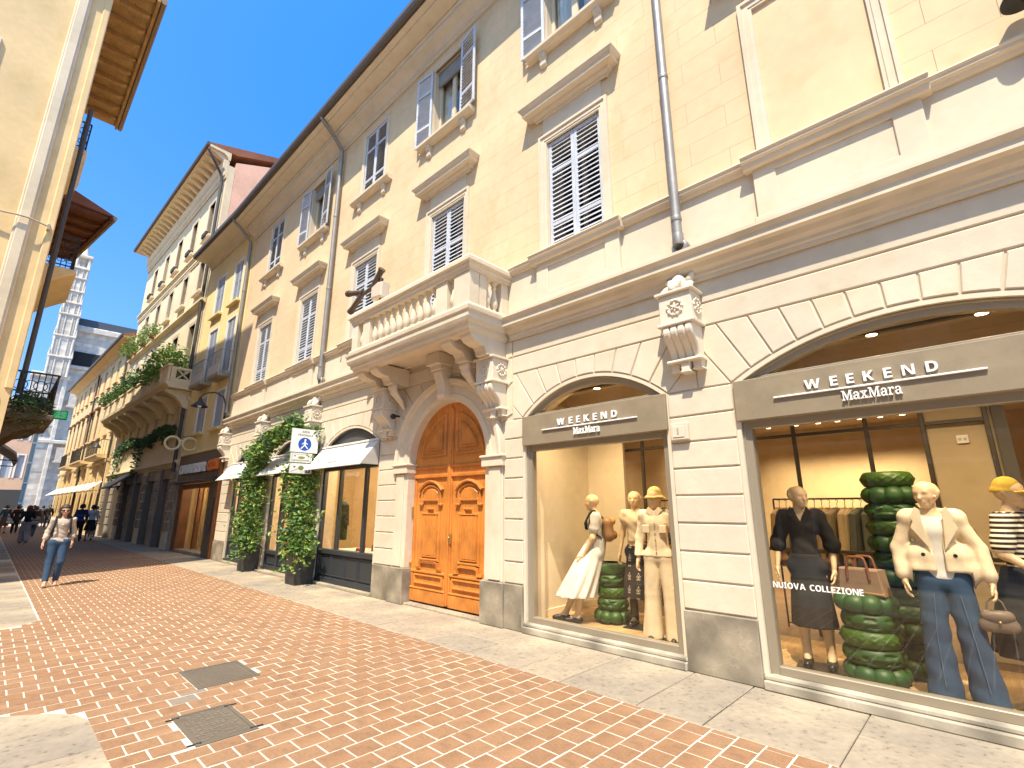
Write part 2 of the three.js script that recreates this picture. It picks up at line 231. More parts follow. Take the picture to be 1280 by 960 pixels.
function leafCloud(list) {                                    // folded leaf blades: [x,y,z,size]
  const t = [], q = new THREE.Quaternion(), e = new THREE.Euler(), v = V();
  for (const [x, y, z, s, wide = 0.5] of list) {
    e.set(rr(-1.3, 1.3), rr(0, 6.28), rr(-1.3, 1.3)); q.setFromEuler(e);
    const P = [[0, 0, 0], [wide * s * 0.5, s * 0.12, s * 0.45], [0, 0, s], [-wide * s * 0.5, s * 0.12, s * 0.45]].map((p) => { v.set(...p).applyQuaternion(q); return [v.x + x, v.y + y, v.z + z]; });
    t.push(...P[0], ...P[1], ...P[2], ...P[0], ...P[2], ...P[3]);
  }
  return flat(t);
}
const mLeaf = mat(0.11, 0.24, 0.035, { roughness: 0.6, side: THREE.DoubleSide, transmission: 0.25, thickness: 0 });
const mLeafY = mat(0.26, 0.34, 0.05, { roughness: 0.6, side: THREE.DoubleSide, transmission: 0.25, thickness: 0 });
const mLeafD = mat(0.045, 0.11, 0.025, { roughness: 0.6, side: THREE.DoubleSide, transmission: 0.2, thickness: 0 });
const mStem = mat(0.12, 0.08, 0.045, {});
// ---------------------------------------------------------------- ground
camera.updateMatrixWorld(); camera.updateProjectionMatrix();
const seen = (x, y, z, m = 1.05) => { const v = V(x, y, z).project(camera); return v.z < 1 && Math.abs(v.x) < m && Math.abs(v.y) < m; };
{
  const g = struct('ground'); mesh('ground_sheet', box(-150, 150, -0.4, -0.06, -300, 60), M.slabB, g);
  const st = struct('brick_street');
  mesh('mortar_bed', box(-9, 4.04, -0.06, -0.0018, -70, 8), M.grout, st);
  const tones = [[0.345, 0.2, 0.108], [0.335, 0.19, 0.101], [0.355, 0.21, 0.116], [0.32, 0.183, 0.098], [0.345, 0.205, 0.114]];
  const bm = tones.map((t) => mat(...t, { map: T.brick, bump: 0.003, roughness: 0.85 }));
  const PX = 0.2095, PZ = 0.19, gx = 0.006, covers = [[1.62, 2.16, -6.17, -5.49], [1.29, 1.7, -4.93, -4.24]];
  const geoms = []; for (let i = 0; i < 6; i++) { const g2 = boxUV(cbox(-PX / 2 + gx, PX / 2 - gx, -0.035, 0, -PZ / 2 + gx, PZ / 2 - gx, 0.002)); const u = g2.attributes.uv; for (let k = 0; k < u.count; k++) u.setXY(k, u.getX(k) + i * 0.37, u.getY(k) + i * 0.71); geoms.push(g2); }
  const inLeft = (x, z) => {                                   // stone islands on the left with rounded corners
    if (x > 0.83) return false;
    if (z < -10.05) { const t = cl((0.82 - x) / 0.4); return z < -10.4 + 0.4 * Math.sqrt(t); }
    if (z > -6.1) return z > -5.35 - 0.62 * Math.sqrt(cl((0.84 - x) / 0.5)); return false;
  };
  const all = [];
  for (let r = 0; r < 360; r++) { const z = 4 - r * PZ; for (let c = -24; c < 16; c++) {
    let x0 = 0.835 + c * PX + (r % 2 ? PX / 2 : 0), x1 = x0 + PX; if (r % 2 && c === -1 && (z < -10.4 || z > -5.4)) { x0 = 0.835; } if (x1 > 4.04) x1 = 4.035; if (x1 - x0 < 0.05) continue;
    const x = (x0 + x1) / 2; if (x < -4 || (x < 0.83 && (z < -14 || z > 0)) || inLeft(x, z + 0.03) || inLeft(x, z - 0.03)) continue;
    const pcs = rectsMinus([x0, x1, z - PZ / 2, z + PZ / 2], covers.map((k) => [k[0] - 0.004, k[1] + 0.004, k[2] - 0.004, k[3] + 0.004]));
    if (0 && covers.some((k) => x1 > k[0] - 0.02 && x0 < k[1] + 0.02 && z + PZ / 2 > k[2] - 0.01 && z - PZ / 2 < k[3] + 0.01)) { const k = covers.find((q) => x1 > q[0] - 0.02 && x0 < q[1] + 0.02 && z + PZ / 2 > q[2] - 0.01 && z - PZ / 2 < q[3] + 0.01); if (x0 < k[0] - 0.06) x1 = k[0] - 0.012; else if (x1 > k[1] + 0.06) x0 = k[1] + 0.012; else continue; }
    for (const p of pcs) if (p[1] - p[0] > 0.035 && p[3] - p[2] > 0.03) all.push({ x: (p[0] + p[1]) / 2, z: (p[2] + p[3]) / 2 + rr(-0.002, 0.002), w: (p[1] - p[0]) / PX, q: (p[3] - p[2]) / PZ, d: Math.hypot(x, z), s: seen(x, 0, z), y: rr(-0.0008, 0.0016), t: Math.floor(rr(0, 5)), a: rr(-0.012, 0.012), v: Math.floor(rr(0, 6)) });
  } }
  const grayBrick = mat(0.3, 0.25, 0.2, { map: T.brick, bump: 0.003 });
  const vis = all.filter((b) => b.s).sort((a, b) => a.d - b.d), near = new Set(vis.slice(0, 300)), pos = [], nor = [], uv = [], col = [], v = V(), m4 = new THREE.Matrix4();
  for (const b of all) {
    const g2 = geoms[b.v]; m4.compose(V(b.x, b.y, b.z), new THREE.Quaternion().setFromAxisAngle(V(0, 1, 0), b.a), V(b.w, 1, b.q));
    if (near.has(b)) { const o = new THREE.Mesh(g2, Math.abs(b.z + 5.4) < 0.1 && Math.abs(b.x - 1.5) < 0.11 ? grayBrick : bm[b.t]); o.name = 'brick'; o.applyMatrix4(m4); o.castShadow = o.receiveShadow = true; st.add(o); continue; }
    const p = g2.attributes.position, n = g2.attributes.normal, u = g2.attributes.uv, t = tones[b.t];
    for (let i = 0; i < p.count; i++) { if (i % 3 === 0 && n.getY(i) < -0.5) { i += 2; continue; } v.fromBufferAttribute(p, i).applyMatrix4(m4); pos.push(v.x, v.y, v.z); nor.push(n.getX(i), n.getY(i), n.getZ(i)); uv.push(u.getX(i) + b.x * 0.7, u.getY(i) + b.z * 0.9); col.push(...t); }
  }
  const rest = new THREE.BufferGeometry(); rest.setAttribute('position', new THREE.Float32BufferAttribute(pos, 3)); rest.setAttribute('normal', new THREE.Float32BufferAttribute(nor, 3)); rest.setAttribute('uv', new THREE.Float32BufferAttribute(uv, 2)); rest.setAttribute('color', new THREE.Float32BufferAttribute(col, 3));
  const ro = new THREE.Mesh(rest, mat(1, 1, 1, { map: T.brick, bump: 0.003, vertexColors: true, roughness: 0.85 })); ro.name = 'bricks'; ro.receiveShadow = true; st.add(stuff(ro));
  // cast-iron covers with chequered relief
  covers.forEach(([x0, x1, z0, z1], i) => {
    const t = thing('inspection_cover', i ? 'square iron inspection cover with rough worn face, its lifting slots at the corners' : 'rectangular iron inspection cover with a fine studded face and plain rim', 'manhole cover', [(x0 + x1) / 2, 0, (z0 + z1) / 2]);
    const w = (x1 - x0) / 2, d = (z1 - z0) / 2;
    mesh('rim', [box(-w, w, -0.03, 0.004, -d, -d + 0.03), box(-w, w, -0.03, 0.004, d - 0.03, d), box(-w, -w + 0.03, -0.03, 0.004, -d + 0.03, d - 0.03), box(w - 0.03, w, -0.03, 0.004, -d + 0.03, d - 0.03)], M.castiron, t);
    mesh('plate', box(-w + 0.032, w - 0.032, -0.03, 0.0012, -d + 0.032, d - 0.032), M.castiron, t);
    const s = []; const st2 = i ? 0.035 : 0.028; for (let a = -w + 0.055; a < w - 0.05; a += st2) for (let b = -d + 0.055; b < d - 0.05; b += st2) { if (i && rnd() < 0.3) continue; const k = st2 * (i ? rr(0.25, 0.42) : 0.34); s.push(box(a - k, a + k, -0.004, 0.0045, b - k * rr(0.7, 1), b + k)); }
    const o = mesh('studs', s, mat(0.32, 0.265, 0.195, { roughness: 0.6, metalness: 0.3, map: T.rock }), t); stuff(o);
    if (i) for (const [a, b] of [[-w, -d + 0.05], [w, -d + 0.05], [-w, d - 0.05], [w, d - 0.05]]) mesh('lifting_slot', box(a - 0.045, a + 0.045, -0.01, 0.0055, b - 0.008, b + 0.008), M.dark, t);
  });
  // flagstones
  const fm = [M.slab, M.slabB, M.slabC];
  const pave = (name, x0, x1, z0, z1, lo, hi, split) => {
    const s = struct(name); mesh('bedding', box(x0, x1, -0.06, -0.018, z0, z1), mat(0.3, 0.25, 0.19, { map: T.stone }), s);
    let z = z1; while (z > z0 + 0.05) { let n = Math.max(z0, z - rr(lo, hi) * (z < -25 ? 1.6 : 1)); if (n - z0 < 0.3) n = z0; const cut = split && rnd() < split ? x0 + (x1 - x0) * rr(0.4, 0.65) : null; const sk = 0.005;
      for (const [a, b] of cut ? [[x0, cut], [cut, x1]] : [[x0, x1]]) { const dy = rr(-0.002, 0.003); mesh('flagstone', cbox(a + sk, b - sk, -0.05, dy, n + sk, z - sk, 0.004), fm[Math.floor(rr(0, 3))], s); } z = n; }
    return s;
  };
  pave('right_pavement', 4.045, 5.32, -72, 6, 0.55, 1.0, 0.35);
  pave('left_pavement', -0.6, 0.825, -60, -10.42, 0.7, 1.2, 0.3);
  const li = struct('stone_apron');
  const capFar = [[0.825, -10.425], ...Array.from({ length: 9 }, (_, i) => { const t = i / 8; return [0.825 - 0.4 * t, -10.4 + 0.4 * Math.sqrt(t)]; }), [-3, -9.9], [-3, -10.425]];
  mesh('flagstone', extr(capFar.map(([x, z]) => [x, -z]), -0.05, 0.001).rotateX(-Math.PI / 2), M.slabC, li);
  const edge = Array.from({ length: 11 }, (_, i) => { const t = i / 10; return [0.84 - 0.5 * t, -5.35 - 0.6 * Math.sqrt(t)]; });
  const nearP = [[0.84, 4], ...edge, [-3, -6], [-3, 4]];
  const cuts = [-7, -5.3, -4.72, -4.05, -3.2, -2.2, -1, 0.5, 4]; for (let i = 0; i < cuts.length - 1; i++) { let p = clip(clip(nearP, 0, -1, -(cuts[i] + 0.003)), 0, 1, cuts[i + 1] - 0.003); if (p.length > 2) mesh('flagstone', extr(p.map(([x, z]) => [x, -z]), -0.05, rr(-0.001, 0.002)).rotateX(-Math.PI / 2), fm[i % 3], li); }
  mesh('bedding', box(-3, 0.83, -0.06, -0.02, -5.3, 4), M.slabB, li);
  mesh('flagstone', box(-9, -0.61, -0.05, -0.001, -15.6, -10.43), M.slabB, li);
}
// ---------------------------------------------------------------- cream palazzo (local x = world z, local y up, local z = out into the street)
const FX = 5.2, FR = -Math.PI / 2;
const pal = thing('cream_palazzo', 'three storey cream stucco palazzo with banded stone ground floor, grey shutters and stone balcony', 'building', [FX, 0, 0], FR);
const SP = 2.87, AP = 3.32;
const segArch = (c, hw) => { const h = AP - SP, R = (hw * hw + h * h) / (2 * h); return { c, hw, R, cy: AP - R, a: Math.asin(hw / R) }; };
const openings = [segArch(-0.27, 1.51), segArch(-3.635, 1.135), { c: -6.56, hw: 1.02, door: true, R: 1.02, cy: 2.36 }, segArch(-9.85, 1.26), segArch(-13.0, 1.1), segArch(-16.05, 1.1)];
const bays = [[1.6, -2.14], [-2.14, -4.97], [-4.97, -8.36], [-8.36, -11.5], [-11.5, -14.52], [-14.52, -18.15]];
const archLine = (o, grow = 0, n = 24, y0 = 0) => o.door ? [[o.c + o.hw + grow, y0], ...arcPts(o.c, o.cy, o.R + grow, 0, Math.PI, n), [o.c - o.hw - grow, y0]] : [[o.c + o.hw + grow, y0], ...arcPts(o.c, o.cy, o.R + grow, Math.PI / 2 - o.a, Math.PI / 2 + o.a, n), [o.c - o.hw - grow, y0]];
const WIN = [{ c: -0.57, blind: 1 }, { c: -3.70, open2: 1, c2: -3.67 }, { c: -6.71, bal: 1, open2: 1, c2: -6.84 }, { c: -9.76, c2: -9.72 }, { c: -12.75, open2: 1, c2: -12.85 }, { c: -15.93, c2: -15.93 }];
{
  // core wall behind the facing, with the openings cut through
  const core = shapeOf([[-18.2, 0.001], [3, 0.001], [3, 11.6], [-18.2, 11.6]]);
  for (const o of openings) core.holes.push(new THREE.Path(archLine(o, 0.002, 24, 0.01).map((p) => new THREE.Vector2(...p))));
  for (const w of WIN) { if (!w.blind) { const y0 = w.bal ? 4.5 : 5.34; core.holes.push(new THREE.Path([[w.c - 0.49, y0], [w.c + 0.49, y0], [w.c + 0.49, 7.28], [w.c - 0.49, 7.28]].map((p) => new THREE.Vector2(...p)))); } const c2 = w.c2 ?? w.c; if (!w.blind) core.holes.push(new THREE.Path([[c2 - 0.49, 9.2], [c2 + 0.49, 9.2], [c2 + 0.49, 11], [c2 - 0.49, 11]].map((p) => new THREE.Vector2(...p)))); }
  mesh('core_wall', extr(core, -0.42, -0.018), M.groove, pal);
  mesh('end_wall', [box(-18.2, -17.9, 0, 13.5, -9, -0.43), box(2.7, 3, 0, 13.5, -9, -0.43), box(-18.2, 3, 0, 12, -9.3, -9)], M.stucco, pal);
  mesh('roof', run([[-0.35, 11.97], [0.76, 11.97], [0.76, 12.05], [-4.5, 13.9], [-9.3, 12.1], [-9.3, 11.97]], -18.2, 3), M.roof, pal);
  // banded ground floor
  const rus = part('rusticated_wall', pal);
  const JG = 0.008, OUT = 0.0, BACK = -0.05;
  const blk = (pts) => mesh('stone_block', extr(pts, BACK, OUT - 0.001 + rr(-0.0015, 0.0015), 0.01, JG), stones[Math.floor(rr(0, 4))], rus);
  const rect = (x0, x1, y0, y1, nm = 'stone_block', m = stones[Math.floor(rr(0, 4))]) => mesh(nm, cbox(x0 + 0.006, x1 - 0.006, y0 + JG, y1 - JG, BACK, OUT + rr(-0.0015, 0.0015), 0.01), m, rus);
  const piers = [[1.24, 2.9], [-2.505, -1.78], [-5.14, -4.77], [-8.59, -7.98], [-11.9, -11.11], [-14.95, -14.1], [-18.15, -17.15]];
  piers.forEach(([a, b]) => {
    mesh('plinth_block', cbox(a + 0.004, b - 0.004, 0.002, 0.575, BACK, 0.022, 0.008), M.plinth, rus);
    for (let k = 0; k < 8; k++) rect(a, b, 0.58 + k * 0.28625, 0.58 + (k + 1) * 0.28625);
  });
  openings.forEach((o, i) => {
    const [b1, b0] = bays[i], top = o.door ? 3.84 : 3.57;
    if (o.door) {
      const Rs = 1.43, n = 10, a0 = 0.36; let cur = a0;
      for (let k = 0; k < n; k++) { const a1 = a0 + (Math.PI - 2 * a0) * (k + 1) / n; let p = [...arcPts(o.c, o.cy, Rs, cur, a1, 4), [o.c + 9 * Math.cos(a1), o.cy + 9 * Math.sin(a1)], [o.c + 9 * Math.cos(cur), o.cy + 9 * Math.sin(cur)]]; p = clip(clip(clip(p, 0, 1, top), 1, 0, b1), -1, 0, -b0); if (p.length > 2) blk(p); cur = a1; }
      rect(-8.36 + 0.004, -4.97, 3.84, 4.11);
      return;
    }
    const n = i === 0 ? 13 : 9, A0 = Math.PI / 2 - o.a, st = 2 * o.a / n;
    for (let k = 0; k < n; k++) { const u = A0 + k * st, w = u + st; let p = [...arcPts(o.c, o.cy, o.R, u, w, 4), [o.c + 12 * Math.cos(w), o.cy + 12 * Math.sin(w)], [o.c + 12 * Math.cos(u), o.cy + 12 * Math.sin(u)]]; p = clip(clip(clip(p, 0, 1, top), 1, 0, b1), -1, 0, -b0); if (p.length > 2) blk(p); }
    for (const s of [1, -1]) { const ang = s > 0 ? A0 : Math.PI - A0, bx = s > 0 ? b1 : b0, x0 = o.c + s * o.hw, t = (bx - x0) / Math.cos(ang); const yb = SP + t * Math.sin(ang); blk([[x0, SP], [bx, SP], [bx, Math.min(yb, top)], ...(yb > top ? [[x0 + (top - SP) / Math.tan(ang), top]] : [])]); }
    rect(b0 + 0.002, b1 - 0.002, 3.57, 3.84); rect(b0 + 0.002, b1 - 0.002, 3.84, 4.115);
  });
  // reveals of the shop openings
  openings.forEach((o, i) => { if (!o.door) { const P = archLine(o, 0, 24, 0.12); mesh('reveal', sweep(P, [[-0.001, -0.4], [-0.001, -0.012], [-0.045, -0.012], [-0.045, -0.4]], false, 'xy'), M.trim, rus); } void i; });
  // main cornice and string course
  const corn = [[-0.04, 4.105], [0.035, 4.105], [0.035, 4.15], [0.055, 4.165], [0.055, 4.2], [0.1, 4.235], [0.13, 4.285], [0.19, 4.3], [0.19, 4.37], [0.205, 4.385], [0.235, 4.42], [0.235, 4.455], [0.2, 4.475], [-0.04, 4.485]];
  mesh('cornice', [run(corn, -18.35, -8.55), run(corn, -5.0, 3)], M.trim, pal);
  const frieze = []; for (const [a, b] of [[-18.2, -8.56], [-4.98, 3]]) frieze.push(box(a, b, 4.48, 5.22, -0.05, -0.006)); frieze.push(box(-8.56, -7.2, 4.48, 5.22, -0.05, -0.006), box(-6.22, -4.98, 4.48, 5.22, -0.05, -0.006));
  mesh('frieze_panel', frieze, M.trim, pal);
  const strp = [[-0.04, 5.2], [0.03, 5.205], [0.045, 5.235], [0.075, 5.255], [0.075, 5.285], [0.095, 5.3], [0.09, 5.318], [-0.04, 5.325]];
  const strRuns = [];
  WIN.forEach((w) => {
    if (w.bal) return; const sill = strp.map(([z, y]) => [z > 0 ? z + 0.075 : z, y < 5.21 ? y - 0.02 : y + 0.005]); mesh('sill', run(sill, w.c - 0.8, w.c + 0.8), M.trim, pal);
    const ped = part('window_pedestal', pal);
    mesh('panel', extr([[w.c - 0.72, 4.6], [w.c + 0.72, 4.6], [w.c + 0.72, 5.19], [w.c - 0.72, 5.19]], -0.02, 0.05, 0.006, 0, [[[w.c - 0.5, 4.69], [w.c + 0.5, 4.69], [w.c + 0.5, 5.1], [w.c - 0.5, 5.1]]]), M.trim, ped);
    mesh('recess', box(w.c - 0.51, w.c + 0.51, 4.68, 5.11, -0.02, 0.028), M.trim, ped); mesh('base', cbox(w.c - 0.75, w.c + 0.75, 4.48, 4.6, -0.02, 0.075, 0.01), M.trim, ped);
  });
  const edges = [-18.2, -15.93, -12.75, -9.76, -8.56]; void edges;
  const cuts = [[-18.25, -16.73], [-15.13, -13.55], [-11.95, -10.56], [-8.96, -8.55], [-5.0, -4.5], [-2.9, -1.37], [0.23, 3]]; for (const [a, b] of cuts) strRuns.push(run(strp, a, b)); for (const q of strRuns) mesh('string_course', q, M.trim, pal);
  // scored stucco of the upper storeys: blocks with fine joints
  const up = part('upper_wall', pal), holes = [];
  for (const w of WIN) { holes.push([w.c - 0.64, w.c + 0.64, w.bal ? 4.4 : 5.2, 7.5]); const c2 = w.c2 ?? w.c; if (!w.blind) holes.push([c2 - 0.6, c2 + 0.6, 9.14, 11.1]); }
  const blocks = []; let row = 0; for (let y = 5.325; y < 11.4; y += 0.301) { const y1 = Math.min(11.42, y + 0.301); let x = 3 + (row % 2 ? 0.45 : 0); while (x > -18.2) { const x0 = Math.max(-18.2, x - 0.9), x1 = Math.min(3, x); if (x1 - x0 > 0.02) for (const r of rectsMinus([x0 + 0.0014, x1 - 0.0014, y + 0.0014, y1 - 0.0014], holes)) if (r[1] - r[0] > 0.01 && r[3] - r[2] > 0.01) blocks.push(r); x -= 0.9; } row++; }
  const area = (r) => { const d = (r[0] + r[1]) / 2; return (r[1] - r[0]) / (27 + d * d + Math.pow((r[2] + r[3]) / 2, 2)) * (seen(FX, (r[2] + r[3]) / 2, d) ? 1 : 0); };
  blocks.sort((a, b) => area(b) - area(a));
  const mk = (r) => box(r[0], r[1], r[2], r[3], -0.035, rr(-0.0006, 0.0002));
  blocks.slice(0, 300).forEach((r) => mesh('stucco_block', mk(r), M.stucco, up)); stuff(mesh('stucco_blocks', blocks.slice(300).map(mk), M.stucco, up));
  mesh('joint_bed', box(-18.2, -18.1, 5.3, 11.5, -0.03, -0.006), M.stucco, up);
  // eaves
  const cove = [[-0.05, 11.3], [0.04, 11.3], [0.04, 11.36], [0.06, 11.37], [0.06, 11.41], [0.09, 11.43], [0.16, 11.5], [0.28, 11.56], [0.3, 11.6], [0.3, 11.66], [0.33, 11.68], [0.33, 11.74], [0.62, 11.76], [0.62, 11.8], [0.74, 11.82], [0.74, 11.96], [-0.05, 11.96]];
  mesh('eaves', run(cove, -18.3, 3), M.trim, pal);
  const gp = [[0.72, 11.9], [0.74, 11.86], [0.79, 11.83], [0.85, 11.85], [0.88, 11.92], [0.88, 12.02], [0.865, 12.02], [0.865, 11.93], [0.84, 11.865], [0.79, 11.85], [0.75, 11.875], [0.74, 12.02], [0.72, 12.02]];
  mesh('gutter', run(gp, -18.35, 3), M.gutter, pal);
  // downpipes
  const dp = (x, y0) => { const p = part('downpipe', pal); mesh('pipe', [rod([x, y0, 0.1], [x, 11.1, 0.1], 0.058), tube([[x, 11.1, 0.1], [x, 11.25, 0.12], [x + 0.02, 11.55, 0.42], [x + 0.05, 11.78, 0.74], [x + 0.05, 11.87, 0.8]], 0.05, 20)], M.pipe, p); for (const y of [y0 + 0.32, y0 + 2.4, y0 + 4.5, y0 + 6.2]) mesh('joint_ring', lathe([[0.05, -0.03], [0.062, -0.03], [0.062, 0.03], [0.05, 0.03]], x, y, 0.1), M.pipe, p); mesh('foot', [lathe([[0.05, 0], [0.065, 0], [0.065, 0.14], [0.05, 0.14]], x, y0 - 0.02, 0.1), new THREE.CylinderGeometry(0.1, 0.1, 0.05, 18).rotateX(Math.PI / 2).translate(x, y0 - 0.04, 0.03), new THREE.TorusGeometry(0.07, 0.03, 8, 18).translate(x, y0 - 0.04, 0.08)], M.pipe, p); };
  dp(-2.16, 4.62); dp(-11.42, 4.66); dp(-18.42, 4.75);
  // windows
  const leafGeo = (w, h) => {                                 // louvred shutter leaf hinged at x=0, lying in +x
    const g = [], fr = 0.055, t = 0.032; g.push(cbox(0, fr, 0, h, 0, t, 0.004), cbox(w - fr, w, 0, h, 0, t, 0.004));
    const rails = [0, h * 0.22, h * 0.7, h - fr * 1.1]; for (const y of rails) g.push(box(fr, w - fr, y, y + fr * 1.1, 0.001, t - 0.001));
    for (let k = 0; k < rails.length - 1; k++) for (let y = rails[k] + fr * 1.1 + 0.028; y < rails[k + 1] - 0.012; y += 0.078) g.push(new THREE.BoxGeometry(w - fr * 2 + 0.004, 0.066, 0.008).rotateX(-0.6).translate(w / 2, y, t / 2));
    return g;
  };
  const mRoom = mat(0.5, 0.43, 0.34, { map: T.plaster }); const backRoom = (g, c, y0, y1, sash = true) => { mesh('room', [box(c - 0.8, c + 0.8, y0 - 0.2, y0 - 0.1, -2.2, -0.42), box(c - 0.8, c + 0.8, y1 + 0.1, y1 + 0.2, -2.2, -0.42), box(c - 0.9, c - 0.8, y0 - 0.2, y1 + 0.2, -2.2, -0.42), box(c + 0.8, c + 0.9, y0 - 0.2, y1 + 0.2, -2.2, -0.42), box(c - 0.9, c + 0.9, y0 - 0.2, y1 + 0.2, -2.3, -2.2)], mRoom, g); if (sash) { mesh('pane', box(c - 0.44, c + 0.44, y0 + 0.05, y1 - 0.05, -0.305, -0.3), M.glass, g); mesh('frame', [box(c - 0.5, c - 0.43, y0, y1, -0.33, -0.27), box(c + 0.43, c + 0.5, y0, y1, -0.33, -0.27), box(c - 0.04, c + 0.04, y0, y1, -0.33, -0.275)], M.sash, g); } };
  WIN.forEach((w) => {
    // first floor
    const c = w.c, y0 = w.bal ? 4.5 : 5.34, y1 = 7.28, g1 = part('window', pal);
    mesh('architrave', sweep([[c + 0.5, y0], [c + 0.5, y1], [c - 0.5, y1], [c - 0.5, y0]], [[0, -0.05], [0, 0.02], [0.03, 0.02], [0.035, 0.03], [0.1, 0.03], [0.105, 0.05], [0.145, 0.05], [0.15, -0.05]], false), M.trim, g1);
    mesh('frieze', box(c - 0.56, c + 0.56, 7.44, 7.78, -0.05, 0.022), M.trim, g1);
    const hood = [[0, 7.74], [0.03, 7.74], [0.035, 7.775], [0.08, 7.8], [0.1, 7.83], [0.19, 7.845], [0.19, 7.9], [0.215, 7.92], [0.245, 7.965], [0.245, 7.985], [0, 8.05]];
    mesh('hood', sweep([[c - 0.66, -0.03], [c - 0.66, 0.022], [c + 0.66, 0.022], [c + 0.66, -0.03]].reverse(), hood, false, 'xz'), M.trim, g1);
    mesh('hood_top', extr([[c - 0.66, 7.76], [c + 0.66, 7.76], [c + 0.66, 8.045], [c - 0.66, 8.045]], -0.03, 0.03), M.trim, g1);
    if (w.blind) { mesh('blind_panel', box(c - 0.5, c + 0.5, y0, y1, -0.03, -0.012), M.stucco, g1); return; }
    const h = y1 - y0; for (const s of [0, 1]) { const g = join(leafGeo(0.485, h)); const o = new THREE.Mesh(g, M.shutter); o.name = 'shutter'; o.position.set(s ? c - 0.487 : c + 0.002, y0, -0.06); o.castShadow = o.receiveShadow = true; g1.add(o); }
    backRoom(g1, c, y0, y1);
    // second floor
    const d = w.c2, g2 = part('window', pal);
    mesh('architrave', sweep([[d + 0.5, 9.16], [d + 0.5, 11.0], [d - 0.5, 11.0], [d - 0.5, 9.16]], [[0, -0.05], [0, 0.02], [0.05, 0.02], [0.055, 0.035], [0.1, 0.035], [0.11, -0.05]], false), M.trim, g2);
    mesh('sill', run([[-0.05, 9.03], [0.1, 9.05], [0.13, 9.08], [0.16, 9.09], [0.16, 9.145], [-0.05, 9.16]], d - 0.87, d + 0.87), M.trim, g2);
    for (const s of [-0.55, 0.55]) mesh('bracket', extr([[0, 9.05], [0.1, 9.05], [0.1, 8.98], [0.06, 8.93], [0.055, 8.82], [0.03, 8.79], [0, 8.79]], -0.06, 0.06, 0.006).rotateY(-Math.PI / 2).translate(d + s, 0, 0), M.trim, g2);
    if (!w.open2) { for (const s of [0, 1]) { const o = new THREE.Mesh(join(leafGeo(0.485, 1.82)), M.shutter); o.name = 'shutter'; o.position.set(s ? d - 0.487 : d + 0.002, 9.17, -0.03); o.castShadow = o.receiveShadow = true; g2.add(o); } backRoom(g2, d, 9.16, 11); } else {
      for (const s of [1, -1]) { const o = new THREE.Mesh(join(leafGeo(0.485, 1.82)), M.shutter); o.name = 'shutter'; o.position.set(d + s * 0.5, 9.17, 0.06); o.rotation.y = s > 0 ? -0.12 : Math.PI + 0.12; o.castShadow = o.receiveShadow = true; g2.add(o); }
      const fr = []; for (const [a, b] of [[-0.49, 0], [0, 0.49]]) fr.push(extr([[d + a, 9.17], [d + b, 9.17], [d + b, 10.98], [d + a, 10.98]], -0.2, -0.15, 0.004, 0, [[[d + a + 0.06, 9.24], [d + b - 0.06, 9.24], [d + b - 0.06, 10.9], [d + a + 0.06, 10.9]]])); mesh('frame', fr, M.sash, g2);
      mesh('pane', box(d - 0.44, d + 0.44, 9.2, 10.94, -0.18, -0.175), M.glass, g2); mesh('blind', box(d - 0.47, d + 0.47, 10.62, 10.98, -0.13, -0.09), mat(0.3, 0.29, 0.27, { map: T.fabric }), g2);
      const cu = []; for (const s of [-1, 1]) { const pts = []; for (let k = 0; k <= 14; k++) pts.push([d + s * (0.1 + 0.34 * k / 14), -0.3 + 0.035 * Math.sin(k * 1.9)]); cu.push(sweep(pts, [[0, 9.2], [0.006, 9.2], [0.006, 10.9], [0, 10.9]], false, 'xz')); } mesh('curtain', cu, M.curtain, g2); backRoom(g2, d, 9.16, 11, false);
    }
  });
}
